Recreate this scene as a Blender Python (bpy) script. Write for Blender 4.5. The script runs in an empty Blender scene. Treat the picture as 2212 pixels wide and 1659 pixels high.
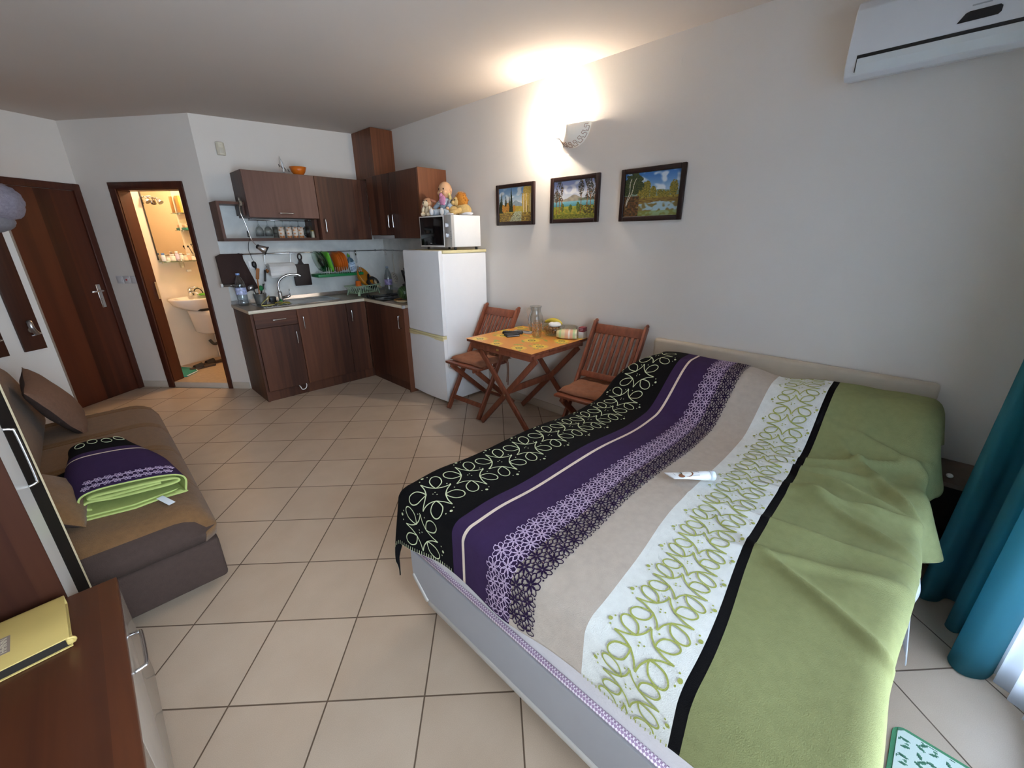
import bpy, bmesh, math, random
from mathutils import Vector, Matrix, noise
PI = math.pi
C = bpy.context.scene.collection
random.seed(7)
# ---------------------------------------------------------------- colours and materials
def lin(c):
    if isinstance(c, str):
        c = [int(c[i:i+2], 16) / 255 for i in (0, 2, 4)]
    return tuple(x / 12.92 if x <= .04045 else ((x + .055) / 1.055) ** 2.4 for x in c)
def new_mat(name):
    m = bpy.data.materials.new(name); m.use_nodes = True
    nt = m.node_tree; b = nt.nodes['Principled BSDF']
    return m, nt, b
def N(nt, typ, **kw):
    n = nt.nodes.new(typ)
    for k, v in kw.items():
        if k == 'op': n.operation = v
        else: setattr(n, k, v)
    return n
def L(nt, a, ao, b, bi): nt.links.new(a.outputs[ao], b.inputs[bi])
MATS = {}
def mat(name, col, rough=.5, metal=0., var=.06, scale=14., bump=0., bscale=120., trans=0., ior=1.45, coat=0., sheen=0., alpha=1., emit=None, estr=0., subs=0., spec=None):
    if name in MATS: return MATS[name]
    m, nt, b = new_mat(name)
    c = lin(col)
    b.inputs['Roughness'].default_value = rough; b.inputs['Metallic'].default_value = metal
    b.inputs['Transmission Weight'].default_value = trans; b.inputs['IOR'].default_value = ior
    b.inputs['Coat Weight'].default_value = coat; b.inputs['Sheen Weight'].default_value = sheen
    b.inputs['Alpha'].default_value = alpha
    if spec is not None: b.inputs['Specular IOR Level'].default_value = spec
    if emit:
        b.inputs['Emission Color'].default_value = (*lin(emit), 1); b.inputs['Emission Strength'].default_value = estr
    tc = N(nt, 'ShaderNodeTexCoord')
    if var > 0:
        n = N(nt, 'ShaderNodeTexNoise'); n.inputs['Scale'].default_value = scale; n.inputs['Detail'].default_value = 5
        r = N(nt, 'ShaderNodeValToRGB')
        r.color_ramp.elements[0].position = .3; r.color_ramp.elements[1].position = .7
        r.color_ramp.elements[0].color = (*[x * (1 - var) for x in c], 1); r.color_ramp.elements[1].color = (*[min(1, x * (1 + var)) for x in c], 1)
        L(nt, tc, 'Object', n, 'Vector'); L(nt, n, 'Fac', r, 'Fac'); L(nt, r, 'Color', b, 'Base Color')
    else: b.inputs['Base Color'].default_value = (*c, 1)
    if bump > 0:
        n2 = N(nt, 'ShaderNodeTexNoise'); n2.inputs['Scale'].default_value = bscale; n2.inputs['Detail'].default_value = 3
        bp = N(nt, 'ShaderNodeBump'); bp.inputs['Strength'].default_value = bump; bp.inputs['Distance'].default_value = .004
        L(nt, tc, 'Object', n2, 'Vector'); L(nt, n2, 'Fac', bp, 'Height'); L(nt, bp, 'Normal', b, 'Normal')
    MATS[name] = m
    return m
def wood(name, light, dark, grain='z', rough=.4, band=9., bandamt=.35, gs=1.):
    """Wood: fine streaks along GRAIN plus plank-wide tone bands across it."""
    if name in MATS: return MATS[name]
    m, nt, b = new_mat(name)
    b.inputs['Roughness'].default_value = rough
    tc = N(nt, 'ShaderNodeTexCoord'); mp = N(nt, 'ShaderNodeMapping')
    b.inputs['Specular IOR Level'].default_value = .35
    s = {'x': (1.6, 38, 38), 'y': (38, 1.6, 38), 'z': (38, 38, 1.6)}[grain]
    mp.inputs['Scale'].default_value = tuple(v * gs for v in s)
    n = N(nt, 'ShaderNodeTexNoise'); n.inputs['Scale'].default_value = 1; n.inputs['Detail'].default_value = 6; n.inputs['Distortion'].default_value = .4
    L(nt, tc, 'Object', mp, 'Vector'); L(nt, mp, 'Vector', n, 'Vector')
    sp = N(nt, 'ShaderNodeSeparateXYZ'); L(nt, tc, 'Object', sp, 'Vector')
    ax = [a for a in 'XYZ' if a.lower() != grain]
    ad = N(nt, 'ShaderNodeMath', op='ADD'); L(nt, sp, ax[0], ad, 0); L(nt, sp, ax[1], ad, 1)
    mu = N(nt, 'ShaderNodeMath', op='MULTIPLY'); L(nt, ad, 0, mu, 0); mu.inputs[1].default_value = band
    fl = N(nt, 'ShaderNodeMath', op='FLOOR'); L(nt, mu, 0, fl, 0)
    wn = N(nt, 'ShaderNodeTexWhiteNoise', noise_dimensions='1D'); L(nt, fl, 0, wn, 'W')
    mx = N(nt, 'ShaderNodeMath', op='MULTIPLY_ADD'); L(nt, wn, 'Value', mx, 0); mx.inputs[1].default_value = bandamt
    sc = N(nt, 'ShaderNodeMath', op='MULTIPLY'); L(nt, n, 'Fac', sc, 0); sc.inputs[1].default_value = 1 - bandamt
    L(nt, sc, 0, mx, 2)
    r = N(nt, 'ShaderNodeValToRGB'); r.color_ramp.elements[0].position = .2; r.color_ramp.elements[1].position = .75
    r.color_ramp.elements[0].color = (*lin(dark), 1); r.color_ramp.elements[1].color = (*lin(light), 1)
    L(nt, mx, 0, r, 'Fac'); L(nt, r, 'Color', b, 'Base Color')
    MATS[name] = m
    return m
def paint_mat(name, rough=.6, bump=0.):
    """Reads the print of a surface (tablecloth, picture) from its colour attribute."""
    if name in MATS: return MATS[name]
    m, nt, b = new_mat(name); b.inputs['Roughness'].default_value = rough
    a = N(nt, 'ShaderNodeVertexColor'); a.layer_name = 'Col'
    n = N(nt, 'ShaderNodeTexNoise'); n.inputs['Scale'].default_value = 160
    mx = N(nt, 'ShaderNodeMixRGB', blend_type='OVERLAY'); mx.inputs[0].default_value = .18
    L(nt, a, 'Color', mx, 1); L(nt, n, 'Fac', mx, 2); L(nt, mx, 0, b, 'Base Color')
    MATS[name] = m
    return m
# ---------------------------------------------------------------- mesh building
OFF = {}
class MB:
    """Collects boxes, tubes, lathes and free faces; build() links them as ONE mesh object."""
    def __init__(s): s.bm = bmesh.new(); s.cols = None
    def face(s, pts, mi=0, smooth=False):
        vs = [s.bm.verts.new(p) for p in pts]
        f = s.bm.faces.new(vs); f.material_index = mi; f.smooth = smooth
        return f
    def box(s, a, b, mi=0, bev=0., M=None, seg=2):
        a = [min(p, q) for p, q in zip(a, b)], [max(p, q) for p, q in zip(a, b)]
        lo, hi = a
        t = bmesh.new(); bmesh.ops.create_cube(t, size=1)
        for v in t.verts: v.co = [lo[i] + (v.co[i] + .5) * (hi[i] - lo[i]) for i in range(3)]
        if bev > 0:
            bev = min(bev, .49 * min(hi[i] - lo[i] for i in range(3)))
            bmesh.ops.bevel(t, geom=list(t.edges), offset=bev, segments=seg, affect='EDGES', profile=.5)
        s.merge(t, mi, bev > 0 and seg > 1, M); return s
    def merge(s, t, mi=0, smooth=False, M=None):
        mp = {}
        for v in t.verts: mp[v] = s.bm.verts.new(M @ v.co if M else v.co)
        for f in t.faces:
            try:
                g = s.bm.faces.new([mp[v] for v in f.verts]); g.material_index = mi if mi is not None else f.material_index; g.smooth = smooth
            except ValueError: pass
        t.free()
    def bar(s, p, q, w, h, mi=0, up=(0, 0, 1), bev=.003, ext=0.):
        """A square bar from p to q; w across, h along UP."""
        p, q = Vector(p), Vector(q); d = (q - p); ln = d.length; d.normalize()
        u = Vector(up); r = d.cross(u)
        if r.length < 1e-4: u = Vector((1, 0, 0)); r = d.cross(u)
        r.normalize(); u = r.cross(d)
        M = Matrix((( r.x, d.x, u.x, p.x), (r.y, d.y, u.y, p.y), (r.z, d.z, u.z, p.z), (0, 0, 0, 1)))
        return s.box((-w/2, -ext, -h/2), (w/2, ln + ext, h/2), mi, bev, M)
    def tube(s, pts, r, mi=0, seg=10, cap=True, closed=False):
        pts = [Vector(p) for p in pts]; n = len(pts)
        rs = r if isinstance(r, (list, tuple)) else [r] * n
        rings = []; prev = None
        for i, p in enumerate(pts):
            if closed: d = pts[(i + 1) % n] - pts[i - 1]
            else: d = pts[min(i + 1, n - 1)] - pts[max(i - 1, 0)]
            d.normalize()
            if prev is None:
                a = Vector((0, 0, 1)) if abs(d.z) < .9 else Vector((1, 0, 0))
                u = d.cross(a).normalized()
            else:
                u = prev - d * prev.dot(d)
                u = u.normalized() if u.length > 1e-6 else d.orthogonal().normalized()
            prev = u; v = d.cross(u)
            rings.append([s.bm.verts.new(p + (u * math.cos(2*PI*k/seg) + v * math.sin(2*PI*k/seg)) * rs[i]) for k in range(seg)])
        m = n if closed else n - 1
        for i in range(m):
            A, B = rings[i], rings[(i + 1) % n]
            for k in range(seg):
                f = s.bm.faces.new((A[k], A[(k+1) % seg], B[(k+1) % seg], B[k])); f.smooth = True; f.material_index = mi
        if cap and not closed:
            for R, fl in ((rings[0], True), (rings[-1], False)):
                f = s.bm.faces.new(R[::-1] if fl else R); f.material_index = mi
        return s
    def cyl(s, p, q, r, mi=0, seg=20, r2=None): return s.tube([p, q], [r, r if r2 is None else r2], mi, seg)
    def lathe(s, prof, c=(0, 0, 0), mi=0, seg=24, M=None, mis=None, cap=True):
        """prof: (radius, z) pairs turned about the vertical through c."""
        rings = []
        for r, z in prof:
            ring = []
            for k in range(seg):
                a = 2*PI*k/seg; p = Vector((r*math.cos(a), r*math.sin(a), z))
                p = M @ p if M else p
                ring.append(s.bm.verts.new(p + Vector(c)))
            rings.append(ring)
        for i in range(len(rings) - 1):
            for k in range(seg):
                try:
                    f = s.bm.faces.new((rings[i][k], rings[i][(k+1) % seg], rings[i+1][(k+1) % seg], rings[i+1][k]))
                    f.smooth = True; f.material_index = mis[i] if mis else mi
                except ValueError: pass
        if cap:
            for R, fl in ((rings[0], True), (rings[-1], False)):
                try:
                    f = s.bm.faces.new(R[::-1] if fl else R); f.material_index = (mis[0] if fl else mis[-1]) if mis else mi
                except ValueError: pass
        return s
    def prism(s, poly, d, mi=0, bev=0.):
        """Planar polygon extruded along vector d."""
        d = Vector(d); P = [Vector(p) for p in poly]
        t = bmesh.new(); A = [t.verts.new(p) for p in P]; B = [t.verts.new(p + d) for p in P]; n = len(P)
        t.faces.new(A[::-1]); t.faces.new(B)
        for i in range(n): t.faces.new((A[i], A[(i+1) % n], B[(i+1) % n], B[i]))
        bmesh.ops.recalc_face_normals(t, faces=t.faces[:])
        if bev > 0: bmesh.ops.bevel(t, geom=list(t.edges), offset=bev, segments=2, affect='EDGES', profile=.5)
        s.merge(t, mi, False); return s
    def blob(s, c, r, mi=0, M=None, seg=20, e=(1., 1.), noise_amt=0., nscale=20.):
        """Superellipsoid; r three radii; e exponents; noise roughens it (plush)."""
        c = Vector(c); nu, nv = seg, max(8, seg * 2 // 3)
        def pw(x, k): return math.copysign(abs(x) ** k, x)
        rings = []
        for j in range(nv + 1):
            v = -PI/2 + PI*j/nv; ring = []
            for i in range(nu if 0 < j < nv else 1):
                u = 2*PI*i/nu
                p = Vector((r[0]*pw(math.cos(v), e[0])*pw(math.cos(u), e[1]), r[1]*pw(math.cos(v), e[0])*pw(math.sin(u), e[1]), r[2]*pw(math.sin(v), e[0])))
                if noise_amt:
                    q = p + c; p = p * (1 + noise_amt * noise.noise(q * nscale))
                p = M @ p if M else p
                ring.append(s.bm.verts.new(p + c))
            rings.append(ring)
        for j in range(nv):
            A, B = rings[j], rings[j+1]
            for i in range(nu):
                q = [A[i % len(A)], A[(i+1) % len(A)], B[(i+1) % len(B)], B[i % len(B)]]
                q = list(dict.fromkeys(q))
                f = s.bm.faces.new(q); f.smooth = True; f.material_index = mi
        return s
    def build(s, name, mats, parent=None, recalc=True):
        if recalc: bmesh.ops.recalc_face_normals(s.bm, faces=s.bm.faces[:])
        me = bpy.data.meshes.new(name)
        o = bpy.data.objects.new(name, me); C.objects.link(o)
        off = None
        if parent is not None:
            o.parent = parent; off = OFF.get(parent.name)
            OFF[o.name] = off
        if off is not None:
            for v in s.bm.verts: v.co -= off
        s.bm.to_mesh(me); s.bm.free()
        for m in (mats if isinstance(mats, (list, tuple)) else [mats]): me.materials.append(m)
        return o
def thing(name, label, cat, loc=(0, 0, 0), rz=0, group=None, local=False):
    """An Empty at the base of a thing; its parts are children."""
    o = bpy.data.objects.new(name, None); C.objects.link(o); o.location = loc; o.rotation_euler = (0, 0, rz); o.empty_display_size = .05
    o['label'] = label; o['category'] = cat
    if group: o['group'] = group
    OFF[o.name] = None if local else Vector(loc)
    return o
def tag(o, label, cat, group=None):
    o['label'] = label; o['category'] = cat
    if group: o['group'] = group
    return o
def rebase(o, loc):
    """Moves a one-mesh thing's origin to its base."""
    v = Vector(loc); o.data.transform(Matrix.Translation(-v)); o.location = v; return o
def solo(mb, name, mats, label, cat, loc=None, group=None):
    o = mb.build(name, mats); tag(o, label, cat, group)
    if loc: rebase(o, loc)
    return o
def struct(mb, name, mats, parent=None):
    o = mb.build(name, mats, parent)
    if parent is None: o['kind'] = 'structure'
    return o
def copy_thing(o, loc=None, rz=None, label=None, group=None):
    c = o.copy(); C.objects.link(c)
    if loc is not None: c.location = loc
    if rz is not None: c.rotation_euler = (0, 0, rz)
    if label: c['label'] = label
    if group: c['group'] = group
    for ch in list(o.children):
        k = ch.copy(); C.objects.link(k); k.parent = c
        for g in ch.children:
            q = g.copy(); C.objects.link(q); q.parent = k
    return c
def paint_grid(mb, P0, U, V, nu, nv, fn, mi=0):
    """A flat grid from P0 along U and V whose print comes from fn(u, v) in 0..1 -> sRGB; colours are kept for the colour attribute."""
    P0, U, V = Vector(P0), Vector(U), Vector(V)
    vs = [[mb.bm.verts.new(P0 + U * (i / nu) + V * (j / nv)) for j in range(nv + 1)] for i in range(nu + 1)]
    lay = mb.bm.loops.layers.float_color.get('Col') or mb.bm.loops.layers.float_color.new('Col')
    for i in range(nu):
        for j in range(nv):
            f = mb.bm.faces.new((vs[i][j], vs[i+1][j], vs[i+1][j+1], vs[i][j+1])); f.material_index = mi
            c = (*lin(fn((i + .5) / nu, (j + .5) / nv)), 1)
            for l in f.loops: l[lay] = c
def mixc(a, b, t): t = max(0, min(1, t)); return tuple(x + (y - x) * t for x, y in zip(a, b))
def hexc(h): return tuple(int(h[i:i+2], 16) / 255 for i in (0, 2, 4))
def sstep(a, b, x):
    t = max(0, min(1, (x - a) / (b - a))); return t * t * (3 - 2 * t)
def catmull(pts, n=8, closed=False):
    out = []; m = len(pts); P = [Vector(p) for p in pts]
    for i in range(m if closed else m - 1):
        p1, p2 = P[i], P[(i+1) % m]
        p0 = P[i-1] if (closed or i > 0) else p1 * 2 - p2
        p3 = P[(i+2) % m] if (closed or i + 2 < m) else p2 * 2 - p1
        for k in range(n):
            t = k / n
            out.append(.5 * ((2*p1) + (p2-p0)*t + (2*p0-5*p1+4*p2-p3)*t*t + (3*p1-p0-3*p2+p3)*t**3))
    if not closed: out.append(P[-1])
    return out
def rot(ax, a): return Matrix.Rotation(a, 4, ax)
def bow_handle(name, p, q, out, parent, m, r=.0055, h=.03):
    """A bow handle between p and q standing off along OUT."""
    p, q, out = Vector(p), Vector(q), Vector(out)
    mb = MB(); a = p + out * h; b = q + out * h; d = (q - p)
    mb.tube(catmull([p, p + out*h*.75 + d*.03, a + d*.12, b - d*.12, q + out*h*.75 - d*.03, q], 5), r, 0, 10)
    return mb.build(name, m, parent)
# shared materials
M_WALL = mat('wall_paint', 'dcd5ce', .9, var=.015, scale=3, bump=.15, bscale=220)
M_CEIL = mat('ceiling_paint', 'c4bab2', .95, var=.01, scale=3)
M_KW = wood('kitchen_walnut', '663d2a', '361d14', 'z', .45, 11, .5)
M_KWX = wood('kitchen_walnut_flat', '663d2a', '361d14', 'x', .45, 11, .3)
M_KWLIT = wood('kitchen_walnut_lit', '8a5638', '5c3320', 'z', .42, 9, .4)  # walnut lightened as if warmly lit, for cabinet side and casing
M_DOOR = wood('door_wood', '5e2e1c', '2c120b', 'z', .4, 6, .5, .35)
M_DOORF = wood('door_frame_wood', '51291c', '3a1a12', 'z', .4, 7, .2)
M_TEAK = wood('teak_red', '8c5038', '602f20', 'z', .38, 3, .1)
M_TEAKX = wood('teak_red_flat', '8c5038', '602f20', 'y', .38, 3, .1)
M_CHROME = mat('chrome', 'd8d8da', .18, 1., var=0)
M_STEEL = mat('brushed_steel', 'b9b9bb', .32, 1., var=.04, scale=60)
M_BLACK = mat('black_plastic', '17171a', .4, var=.03)
M_WHITEP = mat('white_plastic', 'e6e4e2', .35, var=.015)
M_FRIDGE = mat('fridge_enamel', 'e4e4e6', .28, var=.01, coat=.2)
M_YELLOWED = mat('yellowed_plastic', 'd9cc9e', .4, var=.04)
def glass(name, tint, ior=1.45, add=0.):
    m, nt, b = new_mat(name); nt.nodes.remove(b); out = nt.nodes['Material Output']
    t = N(nt, 'ShaderNodeBsdfTransparent'); t.inputs['Color'].default_value = (*lin(tint), 1); g = N(nt, 'ShaderNodeBsdfGlossy'); g.inputs['Roughness'].default_value = .03
    f = N(nt, 'ShaderNodeLayerWeight'); f.inputs['Blend'].default_value = .35; a = N(nt, 'ShaderNodeMath', op='MULTIPLY_ADD'); a.inputs[1].default_value = .55; a.inputs[2].default_value = .03 + add
    L(nt, f, 'Facing', a, 0); ms = N(nt, 'ShaderNodeMixShader'); L(nt, a, 0, ms, 0); L(nt, t, 0, ms, 1); L(nt, g, 0, ms, 2); L(nt, ms, 0, out, 'Surface'); MATS[name] = m
    return m
M_GLASS = glass('clear_glass', 'f4f6f6')
M_GREYP = mat('grey_plastic', 'a5a5a7', .4, var=.02)
M_CERAM = mat('white_ceramic', 'e9e4de', .15, var=.01, coat=.3)
# ================================================================ the room
XW, YK = 2.725, 4.88
def cz(x): return 2.53 + .035 * (x - 1.0)
K = Vector((1.0, 4.88, 0)); E0 = Vector((.196, 5.83, 0))
DU = (E0 - K).normalized(); DN = Vector((-DU.y, DU.x, 0)) * -1      # DN points into the bathroom
if DN.x < 0: DN = -DN
DE = Vector((-.79, -.613, 0)).normalized(); EN = Vector((-DE.y, DE.x, 0))   # along the entry wall; EN into the room
if EN.y > 0: EN = -EN
TA = math.radians(42.97); TX, TY, TS = -.2472, 1.5978, 1/3
def floor_mat(name, ang, ox, oy, ts, c1, c2, grout, gw):
    m, nt, b = new_mat(name)
    tc = N(nt, 'ShaderNodeTexCoord')
    def axis(dx, dy, o):
        d = N(nt, 'ShaderNodeVectorMath', op='DOT_PRODUCT'); L(nt, tc, 'Object', d, 0); d.inputs[1].default_value = (dx / ts, dy / ts, 0)
        s = N(nt, 'ShaderNodeMath', op='SUBTRACT'); L(nt, d, 'Value', s, 0); s.inputs[1].default_value = (ox * dx + oy * dy) / ts
        f = N(nt, 'ShaderNodeMath', op='FRACT'); L(nt, s, 0, f, 0)
        fl = N(nt, 'ShaderNodeMath', op='FLOOR'); L(nt, s, 0, fl, 0)
        h = N(nt, 'ShaderNodeMath', op='SUBTRACT'); L(nt, f, 0, h, 0); h.inputs[1].default_value = .5
        a = N(nt, 'ShaderNodeMath', op='ABSOLUTE'); L(nt, h, 0, a, 0)
        return a, fl
    a1, f1 = axis(math.cos(ang), -math.sin(ang), 0); a2, f2 = axis(math.sin(ang), math.cos(ang), 0)
    mxn = N(nt, 'ShaderNodeMath', op='MAXIMUM'); L(nt, a1, 0, mxn, 0); L(nt, a2, 0, mxn, 1)
    g = N(nt, 'ShaderNodeMapRange'); g.inputs['From Min'].default_value = .5 - gw / ts; g.inputs['From Max'].default_value = .5 - gw * .45 / ts
    L(nt, mxn, 0, g, 'Value')
    cb = N(nt, 'ShaderNodeCombineXYZ'); L(nt, f1, 0, cb, 'X'); L(nt, f2, 0, cb, 'Y')
    wn = N(nt, 'ShaderNodeTexWhiteNoise', noise_dimensions='2D'); L(nt, cb, 0, wn, 'Vector')
    ns = N(nt, 'ShaderNodeTexNoise'); ns.inputs['Scale'].default_value = 6; ns.inputs['Detail'].default_value = 6; L(nt, tc, 'Object', ns, 'Vector')
    ad = N(nt, 'ShaderNodeMath', op='MULTIPLY_ADD'); L(nt, wn, 'Value', ad, 0); ad.inputs[1].default_value = .35; L(nt, ns, 'Fac', ad, 2)
    r = N(nt, 'ShaderNodeValToRGB'); r.color_ramp.elements[0].position = .3; r.color_ramp.elements[1].position = 1.
    r.color_ramp.elements[0].color = (*lin(c1), 1); r.color_ramp.elements[1].color = (*lin(c2), 1); L(nt, ad, 0, r, 'Fac')
    sp = N(nt, 'ShaderNodeTexNoise'); sp.inputs['Scale'].default_value = 420; L(nt, tc, 'Object', sp, 'Vector')
    ov = N(nt, 'ShaderNodeMixRGB', blend_type='OVERLAY'); ov.inputs[0].default_value = .16; L(nt, r, 'Color', ov, 1); L(nt, sp, 'Fac', ov, 2)
    mix = N(nt, 'ShaderNodeMixRGB'); L(nt, g, 0, mix, 0); L(nt, ov, 0, mix, 1); mix.inputs[2].default_value = (*lin(grout), 1)
    L(nt, mix, 0, b, 'Base Color')
    rr = N(nt, 'ShaderNodeMapRange'); rr.inputs['To Min'].default_value = .34; rr.inputs['To Max'].default_value = .8; L(nt, g, 0, rr, 'Value'); L(nt, rr, 0, b, 'Roughness')
    bp = N(nt, 'ShaderNodeBump', invert=True); bp.inputs['Strength'].default_value = .4; bp.inputs['Distance'].default_value = .002; L(nt, g, 0, bp, 'Height'); L(nt, bp, 'Normal', b, 'Normal')
    return m
M_TILE = floor_mat('floor_tiles', TA, TX, TY, TS, 'b59f8a', 'c4af9a', '5f4c3c', .0036)
M_SKIRT = mat('skirting_tile', 'c6bbad', .4, var=.05, scale=8)
mb = MB(); mb.box((-.82, -.72, -.1), (XW + .1, 6.0, 0)); struct(mb, 'floor', M_TILE)
mb = MB()
P = [(-.85, -.75), (XW + .1, -.75), (XW + .1, 5.0), (-.85, 6.3)]
P = [(-.85, -.75), (XW + .12, -.75), (XW + .12, YK + .1), (1.05, YK + .1), (.3, 5.95), (-.85, 5.1)]
mb.prism([(x, y, cz(x)) for x, y in P], (0, 0, .1)); struct(mb, 'ceiling', M_CEIL)
mb = MB(); mb.box((XW, -.74, 0), (XW + .1, YK + .1, 2.72)); struct(mb, 'wall_right', M_WALL)
mb = MB(); mb.box((K.x, YK, 0), (XW, YK + .1, 2.72)); struct(mb, 'wall_back', M_WALL)
mb = MB(); mb.box((-.82, -.74, 0), (-.72, 5.2, 2.72)); struct(mb, 'wall_left', M_WALL)
# window wall with a balcony opening
WX0, WX1, WZ = -.5, 2.03, 2.2
mb = MB(); mb.box((-.72, -.74, 0), (WX0, -.62, 2.72)); mb.box((WX1, -.74, 0), (XW, -.62, 2.72)); mb.box((WX0, -.74, WZ), (WX1, -.62, 2.72)); mb.box((WX0, -.74, 0), (WX1, -.62, .03)); struct(mb, 'wall_front', M_WALL)
mp, nt, b = new_mat('window_pane')
nt.nodes.remove(b); out = nt.nodes['Material Output']
tr = N(nt, 'ShaderNodeBsdfTransparent'); gl = N(nt, 'ShaderNodeBsdfGlossy'); gl.inputs['Roughness'].default_value = .02
fr = N(nt, 'ShaderNodeFresnel'); ms = N(nt, 'ShaderNodeMixShader'); L(nt, fr, 0, ms, 0); L(nt, tr, 0, ms, 1); L(nt, gl, 0, ms, 2); L(nt, ms, 0, out, 'Surface')
mb = MB()
for x in (WX0, (WX0+WX1)/2 - .04, WX1 - .08): mb.box((x, -.71, .03), (x + .08, -.65, WZ), bev=.004)
for z in (.03, WZ - .08): mb.box((WX0 + .08, -.71, z), (WX1 - .08, -.65, z + .08), bev=.004)
win = struct(mb, 'window_1', M_WHITEP)
for x0, x1 in ((WX0 + .08, (WX0+WX1)/2 - .04), ((WX0+WX1)/2 + .04, WX1 - .08)):
    g = MB(); g.box((x0, -.684, .11), (x1, -.678, WZ - .08)); g.build('pane', mp, win)
# diagonal bathroom wall with its door opening (S measured from the kitchen corner)
S0, S1, S2, S3 = .20, .245, .86, .925; SE = (E0 - K).length
def bw(s, d, z): p = K + DU * s + DN * d; return Vector((p.x, p.y, z))
def bwbox(mb, s0, s1, d0, d1, z0, z1, mi=0, bev=0.):
    M = Matrix(((DU.x, DN.x, 0, K.x), (DU.y, DN.y, 0, K.y), (0, 0, 1, 0), (0, 0, 0, 1)))
    mb.box((s0, d0, z0), (s1, d1, z1), mi, bev, M)
mb = MB(); bwbox(mb, 0, S0 + .02, 0, .12, 0, 2.62); bwbox(mb, S3 - .02, SE, 0, .12, 0, 2.62); bwbox(mb, S0 + .02, S3 - .02, 0, .12, 1.985, 2.62); struct(mb, 'wall_diagonal', M_WALL)
mb = MB()
bwbox(mb, S2, S3, -.018, 0, 0, 2.0, 0, .004); bwbox(mb, S0, S1, -.018, 0, 0, 2.0, 0, .004); bwbox(mb, S0, S3, -.0185, 0, 1.945, 2.002, 0, .004)
d2 = struct(mb, 'door_2', M_DOORF)
mb = MB(); bwbox(mb, S2 - .004, S2 + .02, 0, .125, .062, 1.95); bwbox(mb, S1 - .02, S1 + .004, 0, .125, .062, 1.95); bwbox(mb, S1, S2, 0, .125, 1.935, 1.955)
mb.build('frame_lining', M_DOOR, d2)
mb = MB(); bwbox(mb, S2 - .020, S2 - .0165, .085, .11, .93, 1.1); mb.build('strike_plate', M_CHROME, d2)
mb = MB(); bwbox(mb, S1, S2, -.004, .12, 0, .058, 0, .003); struct(mb, 'trim_1', M_SKIRT)
mb = MB(); bwbox(mb, S3, SE, -.008, 0, 0, .072, 0, .002); bwbox(mb, 0.01, S0, -.008, 0, 0, .072, 0, .002); struct(mb, 'baseboard_diagonal', M_SKIRT)
# entry wall and its door
def ew(a, d, z): p = E0 + DE * a + EN * d; return Vector((p.x, p.y, z))
def ewbox(mb, a0, a1, d0, d1, z0, z1, mi=0, bev=0.):
    M = Matrix(((DE.x, EN.x, 0, E0.x), (DE.y, EN.y, 0, E0.y), (0, 0, 1, 0), (0, 0, 0, 1)))
    mb.box((a0, d0, z0), (a1, d1, z1), mi, bev, M)
mb = MB(); ewbox(mb, -.15, 1.25, -.1, 0, 0, 2.62); struct(mb, 'wall_entry', M_WALL)
mb = MB(); ewbox(mb, .062, .90, 0, .012, .004, 1.93); d1 = struct(mb, 'door_1', M_DOOR)
mb = MB(); ewbox(mb, .002, .062, 0, .03, 0, 1.99, 0, .004); ewbox(mb, .90, .96, 0, .03, 0, 1.99, 0, .004); ewbox(mb, .062, .90, 0, .0295, 1.932, 1.989, 0, .004); mb.build('door_frame', M_DOORF, d1)
mb = MB(); ewbox(mb, .105, .145, .012, .022, .88, 1.10, 0, .004)
h0 = ew(.125, .022, 1.04); mb.tube([h0, h0 + EN*.045, h0 + EN*.05 + DE*.012, h0 + EN*.05 + DE*.115], .009); mb.tube([ew(.125, .018, .955), ew(.125, .028, .955)], .011)
mb.build('door_handle', M_CHROME, d1)
# partition with the coat boards, in front of the entry door
PE = Vector((-.241, 4.45, 0))
def pw(a, d, z): p = PE + DE * a + EN * d; return Vector((p.x, p.y, z))
def pwbox(mb, a0, a1, d0, d1, z0, z1, mi=0, bev=0.):
    M = Matrix(((DE.x, EN.x, 0, PE.x), (DE.y, EN.y, 0, PE.y), (0, 0, 1, 0), (0, 0, 0, 1)))
    mb.box((a0, d0, z0), (a1, d1, z1), mi, bev, M)
mb = MB(); pwbox(mb, .012, .66, -.08, 0, 0, 2.6); struct(mb, 'wall_partition', M_WALL)
mb = MB(); pwbox(mb, 0, .012, -.08, .004, 0, 2.6, 0, .002); struct(mb, 'trim_2', mat('edge_strip_tan', '8c7a6c', .5))
# skirting on the other walls
mb = MB(); mb.box((XW - .009, -.6, 0), (XW, 2.96, .072), bev=.002); struct(mb, 'baseboard_right', M_SKIRT)
# ================================================================ bed, blanket, cream tube
M_FLEECE = {}
def fleece(name, col):
    return mat(name, col, .95, var=.05, scale=40, bump=.35, bscale=420, sheen=0., spec=.15)
F_BLK = fleece('fleece_black', '0b0a0c'); F_PUR = fleece('fleece_purple', '382748'); F_BEI = fleece('fleece_beige', 'b3a69a')
F_WHT = fleece('fleece_white', 'd9dad6'); F_GRN = fleece('fleece_green', '81845a'); F_LINE = fleece('fleece_cream_line', 'd8c6b4')
F_LOOP = fleece('fleece_pale_loops', 'c9cfa8'); F_LILAC = fleece('fleece_lilac_loops', 'c0a9c4'); F_DPUR = fleece('fleece_dark_loops', '241433'); F_OLV = fleece('fleece_olive_loops', '9ea357')
BL_MATS = [F_BLK, F_PUR, F_BEI, F_WHT, F_GRN, F_LINE, F_LOOP, F_LILAC, F_DPUR, F_OLV]
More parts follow.
